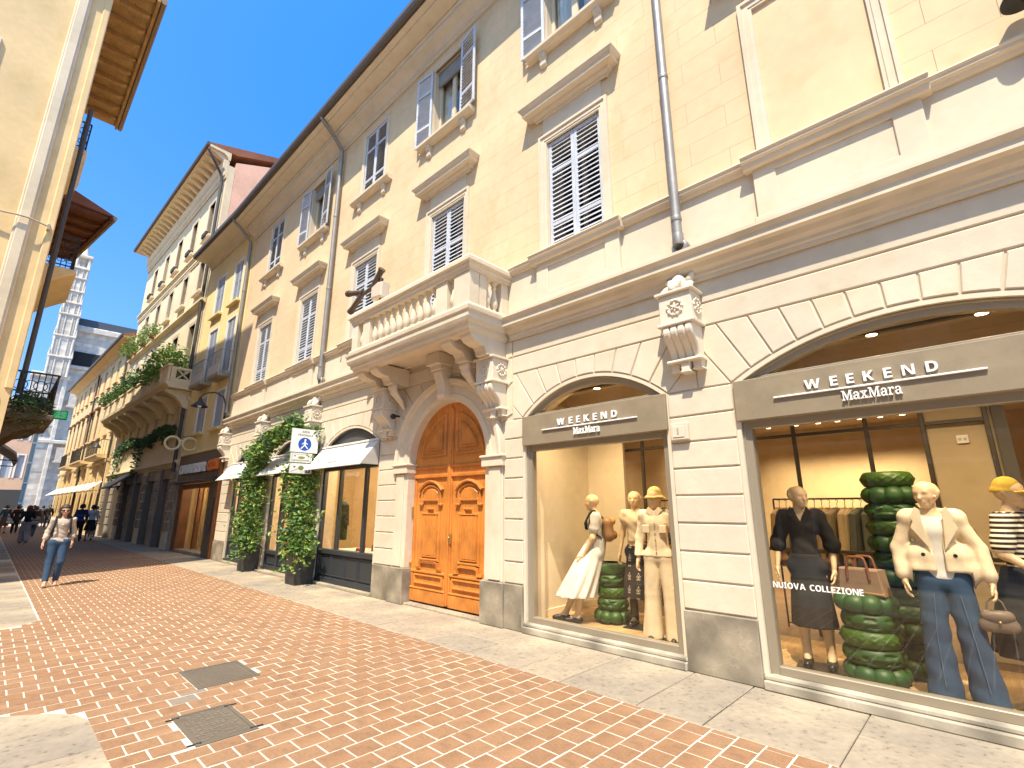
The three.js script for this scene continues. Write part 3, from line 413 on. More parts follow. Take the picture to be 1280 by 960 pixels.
// ---------------------------------------------------------------- carved consoles
const scroll = (y0, y1, d0, d1) => { const p = [[0, y1], [d0, y1]]; for (let i = 0; i <= 14; i++) { const t = i / 14; const s = t < 0.35 ? d0 + 0.02 * Math.sin(t / 0.35 * Math.PI) : d0 + (d1 - d0) * (1 - Math.pow(1 - (t - 0.35) / 0.65, 1.7)); p.push([s, y1 - (y1 - y0) * t]); } p.push([0, y0]); return p; };
function consoleParts(t, cx, oy = 0, mask = true, dd = 0) {
  const Y = (v) => v + oy;
  mesh('block', [cbox(cx - 0.19, cx + 0.19, Y(3.6), Y(3.94), -0.02, 0.27 + dd, 0.008)], M.carved, t);
  mesh('block_moulding', cbox(cx - 0.225, cx + 0.225, Y(3.94), Y(3.975), -0.02, 0.305 + dd, 0.008), M.carved, t); mesh('block_moulding', cbox(cx - 0.215, cx + 0.215, Y(3.565), Y(3.602), -0.02, 0.3 + dd, 0.008), M.carved, t);
  const ro = []; for (const [a, b, ry] of [[cx, 0.272 + dd, 0], [cx + 0.192, 0.13, Math.PI / 2], [cx - 0.192, 0.13, -Math.PI / 2]]) { const q = []; q.push(new THREE.TorusGeometry(0.085, 0.013, 6, 20)); for (let k = 0; k < 10; k++) q.push(spheroid(0.085 * Math.cos(k * 0.628), 0.085 * Math.sin(k * 0.628), 0.006, 0.02, 0.02, 0.014, 6)); for (let k = 0; k < 6; k++) q.push(spheroid(0, 0.03, 0.004, 0.013, 0.032, 0.014, 6).rotateZ(k * 1.047)); q.push(spheroid(0, 0, 0.01, 0.018, 0.018, 0.016, 8)); ro.push(...q.map((g) => g.rotateY(ry).translate(a, Y(3.77), b))); }
  mesh('rosette', ro, M.carved, t);
  const S = scroll(Y(3.2), Y(3.565), 0.27 + dd, 0.11);
  mesh('scroll_core', extr(S.map(([a, b]) => [Math.max(0, a - 0.02), b]), -0.17, 0.17, 0.004).rotateY(-Math.PI / 2).translate(cx, 0, 0), M.carved, t);
  for (let k = 0; k < 4; k++) { const x = cx - 0.127 + k * 0.085; mesh('flute', extr(S, -0.031, 0.031, 0.012).rotateY(-Math.PI / 2).translate(x, 0, 0), M.carved, t); }
  mesh('foot_moulding', cbox(cx - 0.2, cx + 0.2, Y(3.165), Y(3.2), -0.02, 0.165, 0.01), M.carved, t);
  for (const [x, d, y] of [[-0.125, 0.1, 3.075], [0, 0.135, 3.05], [0.125, 0.1, 3.075]]) mesh('drop', extr([[-0.055, 3.17 + oy], [0.055, 3.17 + oy], [0.045, y + 0.03 + oy], [0.06, y + oy], [-0.06, y + oy], [-0.045, y + 0.03 + oy]], -0.02, d, 0.006).translate(cx + x, 0, 0), M.carved, t);
  if (mask) {
    const B = [], z = 0.1; B.push([[cx, Y(4.06), z], [cx, Y(4.06), z + 0.07], 0.1, 0.085], [[cx - 0.12, Y(4.03), z + 0.05], [cx - 0.14, Y(3.99), z + 0.1], 0.06, 0.05], [[cx + 0.12, Y(4.03), z + 0.05], [cx + 0.14, Y(3.99), z + 0.1], 0.06, 0.05], [[cx, Y(4.0), z + 0.14], [cx, Y(3.99), z + 0.17], 0.05, 0.04], [[cx, Y(4.15), z], [cx, Y(4.2), z - 0.02], 0.08, 0.05], [[cx - 0.12, Y(4.15), z - 0.02], [cx - 0.15, Y(4.18), z - 0.02], 0.045, 0.03], [[cx + 0.12, Y(4.15), z - 0.02], [cx + 0.15, Y(4.2), z - 0.02], 0.045, 0.03], [[cx - 0.05, Y(4.1), z + 0.12], [cx - 0.03, Y(4.02), z + 0.17], 0.03, 0.03], [[cx + 0.05, Y(4.1), z + 0.12], [cx + 0.03, Y(4.02), z + 0.17], 0.03, 0.03]);
    for (const s of [-1, 1]) for (let k = 0; k < 4; k++) { const a = k * 0.5; B.push([[cx + s * (0.1 + 0.04 * Math.cos(a)), Y(4.09 - k * 0.03), z + 0.02 + k * 0.03], [cx + s * (0.17 - 0.01 * k), Y(4.07 - k * 0.025), z + 0.02 + k * 0.03], 0.02, 0.014]); }
    mesh('carved_mask', blend(B, 0.011, { k: 0.018 }), M.carved, t);
  }
}
const con0 = part('console', pal); consoleParts(con0, -2.2, 0, true);
for (const cx of [-11.5, -14.72, -18.0]) { const o = con0.clone(); o.position.x = cx + 2.2; pal.add(o); }
// ---------------------------------------------------------------- balcony over the gate
{
  const b = part('balcony', pal), x0 = -8.5, x1 = -5.05, F = 0.84;
  const plan = [[x1, -0.02], [x1, F], [x0, F], [x0, -0.02]];
  const deck = [[-0.2, 4.1], [-0.06, 4.11], [-0.04, 4.15], [-0.01, 4.17], [-0.01, 4.22], [0.03, 4.25], [0.05, 4.3], [0.05, 4.38], [0.075, 4.4], [0.08, 4.45], [-0.2, 4.46]];
  mesh('deck_edge', sweep(plan, deck, false, 'xz'), M.trim, b);
  mesh('deck', box(x0 + 0.1, x1 - 0.1, 4.2, 4.44, -0.02, F - 0.1), M.trim, b);
  mesh('soffit_panel', [sweep([[-7.9, 0.08], [-7.9, 0.62], [-5.65, 0.62], [-5.65, 0.08]], [[0, 4.2], [0, 4.175], [0.03, 4.17], [0.04, 4.2]], true, 'xz')], M.trim, b);
  const rail = [[-0.16, 5.05], [0.02, 5.06], [0.02, 5.1], [0.05, 5.13], [0.05, 5.16], [0.085, 5.18], [0.085, 5.24], [0.06, 5.275], [-0.16, 5.28]];
  mesh('handrail', sweep(plan, rail, false, 'xz'), M.trim, b);
  const base = [[-0.16, 4.455], [0.035, 4.456], [0.035, 4.5], [0.015, 4.53], [-0.16, 4.54]]; mesh('base_rail', sweep(plan, base, false, 'xz'), M.trim, b);
  const pier = (a, c, z0, z1) => mesh('pedestal', cbox(a, c, 4.535, 5.06, z0, z1, 0.006), M.trim, b);
  pier(x1 - 0.36, x1, F - 0.2, F); pier(x0, x0 + 0.2, F - 0.2, F); pier(x1 - 0.82, x1 - 0.54, F - 0.17, F - 0.01); pier(x0 + 0.38, x0 + 0.62, F - 0.17, F - 0.01); pier(x1 - 0.18, x1 - 0.01, 0.0, 0.16); pier(x0 + 0.01, x0 + 0.18, 0, 0.16); pier(x1 - 0.2, x1 - 0.005, F - 0.36, F - 0.21);
  const prof = [[0.05, 0], [0.05, 0.03], [0.034, 0.045], [0.034, 0.06], [0.055, 0.1], [0.066, 0.15], [0.06, 0.21], [0.04, 0.29], [0.029, 0.36], [0.028, 0.4], [0.042, 0.415], [0.042, 0.43], [0.032, 0.44], [0.045, 0.475], [0.055, 0.48], [0.055, 0.53]];
  const bg = boxUV(norm(lathe(prof, 0, 0, 0, 16))); const bal = (x, z) => { const o = new THREE.Mesh(bg, M.trim); o.name = 'baluster'; o.position.set(x, 4.535, z); o.castShadow = o.receiveShadow = true; b.add(o); };
  for (let k = 0; k < 10; k++) bal(x0 + 0.72 + k * (x1 - 0.92 - x0 - 0.72) / 9, F - 0.09); bal(x1 - 0.45, F - 0.09); bal(x0 + 0.29, F - 0.09); for (const z of [0.25, 0.41]) { bal(x1 - 0.09, z); bal(x0 + 0.09, z); }
  // carrying beams with S-shaped ends, carved brackets below
  const beam = [[0, 4.17], [0.74, 4.17], [0.75, 4.12], [0.73, 4.06], [0.66, 4.0], [0.56, 3.97], [0.47, 3.96], [0.43, 3.9], [0.42, 3.84], [0, 3.84]];
  for (const x of [-5.24, -5.72, -7.83, -8.3]) mesh('beam', extr(beam, -0.12, 0.12, 0.006).rotateY(-Math.PI / 2).translate(x, 0, 0), M.trim, b);
  for (const x of [-5.27, -8.27]) { const c = part('console', pal); consoleParts(c, x, -0.135, false, 0.04); }
  for (const x of [-5.74, -7.8]) { const B = []; for (let k = 0; k < 3; k++) { const o = (k - 1) * 0.06; B.push([[x + o, 3.83, 0.3], [x + o * 0.9, 3.7, 0.27], 0.05, 0.04], [[x + o * 0.9, 3.7, 0.27], [x + o * 0.6, 3.55, 0.12], 0.04, 0.035], [[x + o * 0.6, 3.55, 0.12], [x + o * 0.4, 3.42, 0.03], 0.032, 0.016]); } B.push([[x - 0.07, 3.8, 0.3], [x + 0.07, 3.8, 0.3], 0.05, 0.05]); mesh('leaf_bracket', blend(B, 0.012, { k: 0.012 }), M.carved, b); }
  mesh('key_beam', [cbox(-6.74, -6.38, 3.98, 4.19, -0.02, 0.34, 0.01), cbox(-6.7, -6.42, 3.9, 3.98, -0.02, 0.26, 0.01)], M.trim, b);
  const K = [[0, 3.9], [0.22, 3.9], [0.23, 3.86], [0.2, 3.78], [0.16, 3.68], [0.14, 3.58], [0.15, 3.48], [0.12, 3.42], [0, 3.42]]; for (let k = 0; k < 3; k++) mesh('keystone', extr(K, -0.035, 0.035, 0.01).rotateY(-Math.PI / 2).translate(-6.56 - 0.075 + k * 0.075, 0, 0), M.carved, b);
}
// ---------------------------------------------------------------- carriage gate
{
  const d = openings[2], g = part('carriage_gate', pal, [0, 0, 0], 0, 'arched double gate of orange varnished wood in stone surround'), c = d.c, ZD = -0.15;
  const sp = [[0, -0.36], [0, 0.0], [0.05, 0.012], [0.06, 0.03], [0.13, 0.03], [0.14, 0.012], [0.27, 0.012], [0.29, 0.03], [0.3, 0.07], [0.37, 0.085], [0.395, 0.07], [0.4, -0.03]];
  mesh('arch_surround', sweep(arcPts(c, 2.36, 1.02, Math.PI, 0, 40), sp.map(([a, z]) => [-a, z]), false, 'xy', true), M.trim, g);
  for (const s of [1, -1]) { const X = (a) => c + s * a; const bx = (a, b2, y0, y1, z0, z1) => cbox(Math.min(X(a), X(b2)), Math.max(X(a), X(b2)), y0, y1, z0, z1, 0.008);
    mesh('jamb', [bx(1.02, 1.4, 0.58, 2.2, -0.36, 0.01), bx(1.12, 1.36, 0.6, 2.19, -0.1, 0.035)], M.trim, g); mesh('impost', [bx(0.99, 1.44, 2.2, 2.34, -0.36, 0.07), bx(0.97, 1.46, 2.335, 2.37, -0.36, 0.095)], M.trim, g); mesh('jamb_plinth', bx(0.98, 1.45, 0.003, 0.58, -0.36, 0.06), M.plinth, g); }
  mesh('threshold', cbox(c - 0.97, c + 0.97, -0.02, 0.035, -0.5, 0.02, 0.008), M.slab, g);
  const R = 1.03;
  for (const s of [-1, 1]) {
    const leaf = part('gate_leaf', g); const X = (a) => c + s * a; const arch = (in0, rad, y0) => { const a1 = Math.acos(in0 / rad); return [[X(in0), y0], ...arcPts(0, 2.36, rad, a1, 0, 16).map(([a, y]) => [X(a), y])]; };
    mesh('board', extr([[X(0.006), 0.06], ...arch(0.006, R, 2.36).slice(1), [X(R), 0.06]].map((p) => p), ZD - 0.06, ZD), M.door, leaf);
    const fr = [[0, ZD - 0.01], [0, ZD + 0.012], [0.012, ZD + 0.032], [0.03, ZD + 0.034], [0.042, ZD + 0.018], [0.05, ZD - 0.01]];
    const frame = (pts, w = 1) => sweep(THREE.ShapeUtils.area(pts.map((p) => new THREE.Vector2(...p))) < 0 ? pts : [...pts].reverse(), fr.map(([a, z]) => [a * w, z]), true, 'xy');
    // arched top panel: two nested mouldings and a raised field
    const ap = (i, r, y) => { const a1 = Math.acos(cl(i / r)), end = Math.asin(cl((y - 2.36) / r)); return [[X(i), y], ...arcPts(0, 2.36, r, a1, Math.max(end, 0.02), 14).map(([a, b]) => [X(a), b])]; };
    const rail = (y, h = 0.05, z = 0.03) => cbox(Math.min(X(0.05), X(1.0)), Math.max(X(0.05), X(1.0)), y, y + h, ZD - 0.01, ZD + z, 0.01);
    mesh('arched_panel', [frame(ap(0.13, 0.86, 2.47)), frame(ap(0.24, 0.72, 2.58), 0.8), extr(ap(0.27, 0.69, 2.61), ZD - 0.005, ZD + 0.02, 0.012)], M.door, leaf);
    mesh('transom', [rail(2.26), rail(2.1, 0.06, 0.04)], M.doorDark, leaf);
    const hx = (a, b2, y0, y1, z, ch = 0.01) => cbox(Math.min(X(a), X(b2)), Math.max(X(a), X(b2)), y0, y1, ZD - 0.01, ZD + z, ch);
    // tall panel with shouldered frame
    const P = (pts) => pts.map(([a, y]) => [X(a), y]);
    mesh('tall_panel', [frame(P([[0.24, 0.72], [0.24, 1.52], [0.36, 1.52], [0.36, 1.6], [0.62, 1.6], [0.62, 1.52], [0.76, 1.52], [0.76, 0.72]])), extr(P([[0.31, 0.8], [0.69, 0.8], [0.69, 1.48], [0.31, 1.48]]), ZD - 0.005, ZD + 0.024, 0.014), frame(P([[0.3, 0.78], [0.7, 0.78], [0.7, 1.5], [0.3, 1.5]]), 0.5)], M.door, leaf);
    mesh('shell_panel', [frame(P([[0.22, 1.66], [0.22, 1.86], [0.3, 1.94], [0.4, 1.98], [0.5, 1.995], [0.6, 1.98], [0.7, 1.94], [0.78, 1.86], [0.78, 1.66], [0.7, 1.66], [0.7, 1.7], [0.3, 1.7], [0.3, 1.66]])), extr(P([[0.3, 1.73], [0.7, 1.73], [0.7, 1.84], [0.62, 1.9], [0.5, 1.92], [0.38, 1.9], [0.3, 1.84]]), ZD - 0.005, ZD + 0.026, 0.012), sweep(P([[0.18, 1.88], [0.28, 1.97], [0.4, 2.02], [0.5, 2.035], [0.6, 2.02], [0.72, 1.97], [0.82, 1.88]]), [[-0.02, ZD], [-0.02, ZD + 0.05], [0.01, ZD + 0.065], [0.03, ZD + 0.05], [0.03, ZD]], false, 'xy'), hx(0.18, 0.28, 1.63, 1.67, 0.05), hx(0.72, 0.82, 1.63, 1.67, 0.05)], M.door, leaf);
    mesh('foot_scroll', [sweep(P([[0.16, 0.6], [0.26, 0.6], [0.26, 0.68], [0.34, 0.7], [0.66, 0.7], [0.74, 0.68], [0.74, 0.6], [0.84, 0.6]]), [[-0.02, ZD], [-0.02, ZD + 0.035], [0.02, ZD + 0.045], [0.025, ZD]], false, 'xy')], M.doorDark, leaf);
    mesh('bottom_panel', [frame(P([[0.12, 0.34], [0.12, 0.5], [0.9, 0.5], [0.9, 0.34]]), 0.7), rail(0.52, 0.045), rail(0.06, 0.2, 0.035), rail(0.26, 0.03, 0.045)], M.door, leaf);
    mesh('stile', [hx(0.008, 0.07, 0.08, 3.28, 0.025), hx(0.93, 1.0, 0.08, 2.1, 0.02)], M.doorDark, leaf);
    mesh('hinge', [hx(0.985, 1.01, 1.45, 1.62, 0.05, 0.004), hx(0.985, 1.01, 0.55, 0.68, 0.05, 0.004)], M.brass, leaf);
  }
  mesh('cover_strip', [cbox(c - 0.035, c + 0.035, 0.08, 3.3, ZD, ZD + 0.05, 0.012), cbox(c - 0.06, c + 0.06, 2.55, 3.3, ZD, ZD + 0.04, 0.01)], M.doorDark, g);
  mesh('lock_plate', [cbox(c + 0.05, c + 0.085, 1.02, 1.2, ZD + 0.02, ZD + 0.045, 0.004), ball(c + 0.067, 1.12, ZD + 0.06, 0.02)], M.brass, g);
}
// ---------------------------------------------------------------- shop windows of the clothes shop
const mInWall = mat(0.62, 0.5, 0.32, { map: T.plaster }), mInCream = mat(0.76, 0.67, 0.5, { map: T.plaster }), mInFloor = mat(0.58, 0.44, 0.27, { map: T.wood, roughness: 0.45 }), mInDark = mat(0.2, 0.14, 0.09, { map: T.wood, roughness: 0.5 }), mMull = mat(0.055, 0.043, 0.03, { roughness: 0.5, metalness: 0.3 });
function shopWindow(o, label, txt) {
  const g = part('shop_window', pal, [0, 0, 0], 0, label), a = o.c - o.hw + 0.05, b = o.c + o.hw - 0.05, Z = -0.1;
  const line = (gr, y0) => archLine({ ...o, hw: o.hw - 0.05 }, gr, 28, y0);
  const L = [[b, 0.12], ...arcPts(o.c, o.cy, o.R - 0.05, Math.PI / 2 - Math.asin((b - o.c) / (o.R - 0.05)), Math.PI / 2 + Math.asin((b - o.c) / (o.R - 0.05)), 28), [a, 0.12]]; void line;
  mesh('frame', [sweep(L, [[0, Z - 0.06], [0, Z + 0.05], [-0.012, Z + 0.05], [-0.02, Z + 0.035], [-0.075, Z + 0.03], [-0.08, Z - 0.06]], false, 'xy'), cbox(a + 0.07, b - 0.07, 0.12, 0.195, Z - 0.06, Z + 0.04, 0.006), cbox(a + 0.07, b - 0.07, 2.38, 2.47, Z - 0.06, Z + 0.035, 0.006), cbox(a + 0.02, b - 0.02, 2.86, 2.915, Z - 0.06, Z + 0.045, 0.006)], M.bronze, g);
  mesh('pane', box(a + 0.07, b - 0.07, 0.19, 2.39, Z - 0.012, Z - 0.004), M.glass, g);
  const top = arcPts(o.c, o.cy, o.R - 0.12, Math.PI / 2 - Math.asin((b - 0.12 - o.c) / (o.R - 0.12)), Math.PI / 2 + Math.asin((b - 0.12 - o.c) / (o.R - 0.12)), 28).filter((p) => p[1] > 2.9);
  mesh('pane', extr([[top[0][0], 2.9], ...top, [top[top.length - 1][0], 2.9]], Z - 0.012, Z - 0.004), M.glass, g);
  mesh('sign_panel', cbox(a - 0.03, b + 0.03, 2.455, 2.875, Z - 0.03, 0.03, 0.006), M.fascia, g);
  const zc = 0.034, [w0, w1] = txt.w, [b0, b1] = txt.bar, [m0, m1] = txt.m;
  letters('WEEKEND', 'sans_bold', 0.088, 0.02, M.letter, g, w0, 2.68, zc, { sx: 1.15, width: w1 - w0 });
  mesh('sign_bar', cbox(b0, b1, 2.637, 2.652, zc - 0.002, zc + 0.02, 0.003), M.letter, g);
  letters('MaxMara', 'serif_regular', 0.086, 0.02, M.letter, g, m0, 2.53, zc, { width: m1 - m0, bevel: 0.002 });
  mesh('stone_sill', [cbox(o.c - o.hw + 0.005, o.c + o.hw - 0.005, 0.003, 0.08, -0.4, 0.05, 0.008), cbox(o.c - o.hw + 0.005, o.c + o.hw - 0.005, 0.08, 0.122, -0.4, 0.015, 0.01)], mat(0.72, 0.65, 0.54, { map: T.marble }), g);
  return g;
}
const kz = 5.17 / 5.12;
const swA = shopWindow(openings[0], 'wide arched shop window with bronze sign panel and lettering across the glass', { w: [-1.1, -0.12], bar: [-1.38, 0.15], m: [-0.82, -0.39] });
const swB = shopWindow(openings[1], 'arched shop window with bronze sign panel next to the orange gate', { w: [-4.09, -3.14], bar: [-4.36, -2.88], m: [-3.82, -3.41] });
letters('NUIOVA COLLEZIONE', 'sans_bold', 0.052, 0.002, M.letter, swA, -1.64, 0.868, -0.104, { width: 0.715 });
const inRoom = (x, y, z) => [FX - z, y, x];                     // palazzo-local to world
{
  const r = struct('shop_room');
  r.position.set(FX, 0, 0); r.rotation.y = FR;
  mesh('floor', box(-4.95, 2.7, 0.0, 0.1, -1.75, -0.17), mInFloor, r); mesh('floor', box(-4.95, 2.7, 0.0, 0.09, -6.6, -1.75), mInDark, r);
  mesh('ceiling', box(-4.95, 2.7, 3.2, 3.3, -6.6, -1.2), mInWall, r); mesh('ceiling', box(-4.95, 2.7, 3.4, 3.5, -1.3, -0.43), mInWall, r); mesh('bulkhead', box(-4.85, 2.6, 3.302, 3.4, -1.3, -1.2), mInWall, r);
  mesh('wall', [box(-5.05, -4.85, 0.1, 3.4, -6.6, -0.43), box(2.6, 2.75, 0.1, 3.4, -6.6, -0.43), box(-5, 2.7, 0.1, 3.2, -6.7, -6.5)], mInWall, r);
  mesh('wall', [box(-4.85, -4.15, 0.1, 3.2, -1.76, -1.7), box(-4.85, -4.835, 0.1, 3.2, -1.7, -0.43), box(-2.45, -1.85, 0.1, 3.2, -0.75, -0.43), box(1.5, 2.6, 0.1, 3.2, -0.8, -0.43)], mInCream, r);
  mesh('skirting', [cbox(-4.835, -4.815, 0.1, 0.2, -1.7, -0.44, 0.004), cbox(-4.83, -4.15, 0.1, 0.2, -1.7, -1.68, 0.004)], mInCream, r);
  for (const x of [-3.6, -0.6]) mesh('spot_track', box(x - 1.0, x + 1.0, 3.165, 3.19, -0.25, -0.19), mMull, r);
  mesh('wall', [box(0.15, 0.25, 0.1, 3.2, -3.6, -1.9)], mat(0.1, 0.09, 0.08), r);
  const pt = thing('glazed_partition', 'dark metal mullion partition standing behind the shop displays', 'partition', [FX, 0, 0], FR);
  const vx = [-4.43, -3.97, -3.5, -2.9, -2.3, -1.75, -0.96, -0.43, 0.1]; for (const x of vx) mesh('mullion', cbox(x - 0.022, x + 0.022, 0.1, 3.2, -2.03, -1.98, 0.005), mMull, pt);
  for (const [a, b] of [[-4.43, 0.1]]) { mesh('transom', cbox(a, b, 2.5, 2.54, -2.025, -1.985, 0.004), mMull, pt); mesh('transom', cbox(a, b, 1.06, 1.1, -2.025, -1.985, 0.004), mMull, pt); }
  // ceiling spots: a lit fitting and the light it gives
  const mGlow = mat(0.9, 0.85, 0.7, { emissive: C(1, 0.8, 0.5), emissiveIntensity: 5 });
  const spots = []; for (const x of [-4.2, -3.6, -3.0, -1.35, -0.55, 0.2]) spots.push([x, -0.22, 5.5]); for (const x of [-3.09, -2.58, -2.19, -1.87, -1.51, -1.21, -0.89]) spots.push([x, -5.7, 6]); for (const x of [-4.5, -3.9, -3.3]) spots.push([x, -5.1, 3]); for (const x of [-3.8, -2.4, -1.2, -0.3, 1.2]) spots.push([x, -3.0, 4.5]);
  for (const [x, z, I] of spots) {
    const w = inRoom(x, 3.2, z), t = thing('ceiling_spot', z > -1 ? 'lit recessed spot in the ceiling just above the shop window display' : z > -4 ? 'lit recessed spot in the shop ceiling above the clothes rails' : 'lit recessed spot in the row deep in the shop', 'ceiling light', [w[0], z > -1 ? 3.16 : 3.19, w[2]], 0, z > -1 ? 'display spots' : z > -4 ? 'rail spots' : 'rear spots');
    mesh('ring', lathe([[0.045, 0], [0.06, 0], [0.06, 0.012], [0.045, 0.012]], 0, -0.002, 0, 16), mMull, t); mesh('lens', new THREE.CylinderGeometry(0.044, 0.044, 0.01, 16), mGlow, t);
    const l = new THREE.SpotLight(C(1, 0.78, 0.48), I, 8, 1.05, 0.8); l.position.set(0, -0.03, 0); const tg = new THREE.Object3D(); tg.name = 'aim'; tg.position.set(z > -1 ? 0.9 : 0, -2, 0); l.name = 'spot_beam'; l.target = tg; l.castShadow = true; l.shadow.radius = 2; t.add(l, tg);
  }
  // clothes rails and hanging garments
  const mG = [[0.42, 0.27, 0.12], [0.1, 0.1, 0.07], [0.22, 0.14, 0.07], [0.5, 0.36, 0.18], [0.06, 0.07, 0.06], [0.3, 0.22, 0.12]].map((c) => mat(...c, { map: T.fabric, bumpMap: T.cloth, bump: 0.002 }));
  const coat = (i) => { const h = 0.75 + 0.12 * (i % 3), sl = 0.5 + 0.05 * (i % 2); const pts = [[-0.04, 0], [0.04, 0], [0.2, -0.08], [0.27, -sl], [0.2, -sl - 0.02], [0.16, -0.25], [0.2, -h], [-0.2, -h], [-0.16, -0.25], [-0.2, -sl - 0.02], [-0.27, -sl], [-0.2, -0.08]]; return extr(pts, -0.03, 0.03, 0.02); };
  const cg = [0, 1, 2, 3, 4, 5].map((i) => boxUV(norm(coat(i)))), hook = boxUV(norm(tube([[0, -0.01, 0], [0, 0.05, 0], [0.025, 0.08, 0], [0, 0.105, 0], [-0.02, 0.085, 0]], 0.004, 14, 5)));
  const names = ['tan', 'dark olive', 'brown', 'camel', 'charcoal green', 'khaki'];
  for (const [a, b, z, lab] of [[-2.2, -1.0, -2.35, 'black clothes rail behind the dark dressed mannequin'], [-0.5, 0.05, -2.3, 'black clothes rail behind the cream jacket mannequin'], [-4.05, -3.2, -2.5, 'black clothes rail behind the cream trouser suit mannequin']]) {
    const t = thing('clothes_rail', lab, 'clothes rail', inRoom((a + b) / 2, 0.09, z), FR); const w = (b - a) / 2;
    mesh('bar', rod([-w, 1.62, 0], [w, 1.62, 0], 0.012), mMull, t); for (const s of [-w, w]) mesh('upright', rod([s, 0, 0], [s, 1.62, 0], 0.012), mMull, t); mesh('base_bar', rod([-w, 0.05, 0], [w, 0.05, 0], 0.01), mMull, t);
    let k = 0; for (let x = a + 0.07; x < b - 0.04; x += 0.085) { const i = (k * 5 + (z < -2.4 ? 2 : 0) + Math.floor(rr(0, 2))) % 6; const gt = thing('hanging_coat', `${names[i]} coat hanging on the ${lab.replace('black ', '')}`, 'coat', inRoom(x, 1.6, z), FR + 1.25 + rr(-0.25, 0.25), `${names[i]} coats on the ${lab.slice(6)}`); const o = new THREE.Mesh(cg[i], mG[i]); o.name = 'garment'; o.castShadow = o.receiveShadow = true; const hh = new THREE.Mesh(hook, mMull); hh.name = 'hanger'; gt.add(o, hh); k++; }
  }
  const th = thing('wall_switch', 'small white twin switch plate on the tan shop wall', 'switch', inRoom(-0.12, 2.28, -2.06), FR); mesh('plate', cbox(-0.05, 0.05, 0, 0.09, 0, 0.015, 0.003), M.letter, th); for (const s of [-0.022, 0.022]) mesh('rocker', cbox(s - 0.013, s + 0.013, 0.03, 0.06, 0.015, 0.02, 0.002), M.sash, th);
  const tp = thing('wall_panel', 'tan wall panel behind the shop display bearing the small switch', 'panel', inRoom(-0.14, 0.1, -2.1), FR); mesh('panel', cbox(-0.28, 0.28, 0, 3.1, -0.02, 0.02, 0.004), mInWall, tp);
}
// green ring totems
const mGreen = mat(0.022, 0.085, 0.01, { roughness: 0.5, map: T.fabric }), mGreenL = mat(0.05, 0.12, 0.01, { roughness: 0.45, map: T.fabric });
function ringGeo(kind, r, h) {
  const ph = rr(0, 6);
  if (kind === 's') { const g = []; for (let k = 0; k < 9; k++) { const a = ph + k * 6.2832 / 9; g.push(spheroid((r - h * 0.4) * Math.cos(a), 0, (r - h * 0.4) * Math.sin(a), h * 0.62, h * 0.54, h * 0.62, 16)); } g.push(new THREE.CylinderGeometry(r - h * 0.5, r - h * 0.5, h * 0.8, 20)); return join(g); }
  const seg = 96, rows = 20, pos = [], id = []; for (let j = 0; j <= rows; j++) { const t = j / rows * Math.PI - Math.PI / 2; for (let i = 0; i <= seg; i++) { const a = i / seg * 6.28318; const y = Math.sin(t) * h * 0.5 * (1 - 0.12 * Math.cos(t)); let R = r - h * 0.42 + h * 0.42 * Math.pow(Math.cos(t), 0.55); if (Math.cos(t) < 0.05) R = r * 0.55;
    if (kind === 'l') { const u = a * 16 / 2, v = y / h * 9; const d = Math.min(Math.abs(Math.sin(u + v)), Math.abs(Math.sin(u - v))); R += 0.017 * (d < 0.32 ? 1 - d / 0.32 : 0) * Math.cos(t) - 0.004; } else if (kind === 'p') { const n = vnoise(a / 6.28318 * 26, y / h * 5 + 9, 26, ph | 0); R -= 0.018 * (n > 0.6 ? 1 : 0) * Math.cos(t); } else if (kind === 'w') R += 0.03 * Math.sin(a * 3 + ph) * Math.cos(t);
    pos.push(R * Math.cos(a + ph), y, R * Math.sin(a + ph)); } }
  for (let j = 0; j < rows; j++) for (let i = 0; i < seg; i++) { const a = j * (seg + 1) + i; id.push(a, a + seg + 1, a + 1, a + 1, a + seg + 1, a + seg + 2); }
  const g = new THREE.BufferGeometry(); g.setAttribute('position', new THREE.Float32BufferAttribute(pos, 3)); g.setIndex(id); g.computeVertexNormals(); return g;
}
function totem(x, z, order, r, h, label) { const t = thing('ring_totem', label, 'display stand', [x, 0.1, z]); let y = 0; [...order].forEach((k) => { const hh = h * (k === 's' ? 1.08 : 1); mesh(k === 's' ? 'bead_ring' : k === 'l' ? 'lattice_ring' : 'ring', ringGeo(k, r * rr(0.94, 1.03), hh).translate(rr(-0.012, 0.012), y + hh / 2, rr(-0.012, 0.012)), k === 'l' ? mGreenL : mGreen, t); y += hh * 0.985; }); return y + 0.1; }
totem(6.16, -3.98, 'splpw', 0.225, 0.152, 'short stack of glossy dark green rings under the seated mannequin');
const totTop = totem(5.76, -1.0, 'splps', 0.235, 0.144, 'low stack of glossy green rings carrying the brown tote bag');
totem(6.22, -0.74, 'spslpspslpsl', 0.225, 0.151, 'tall column of glossy green rings reaching above the mannequins');
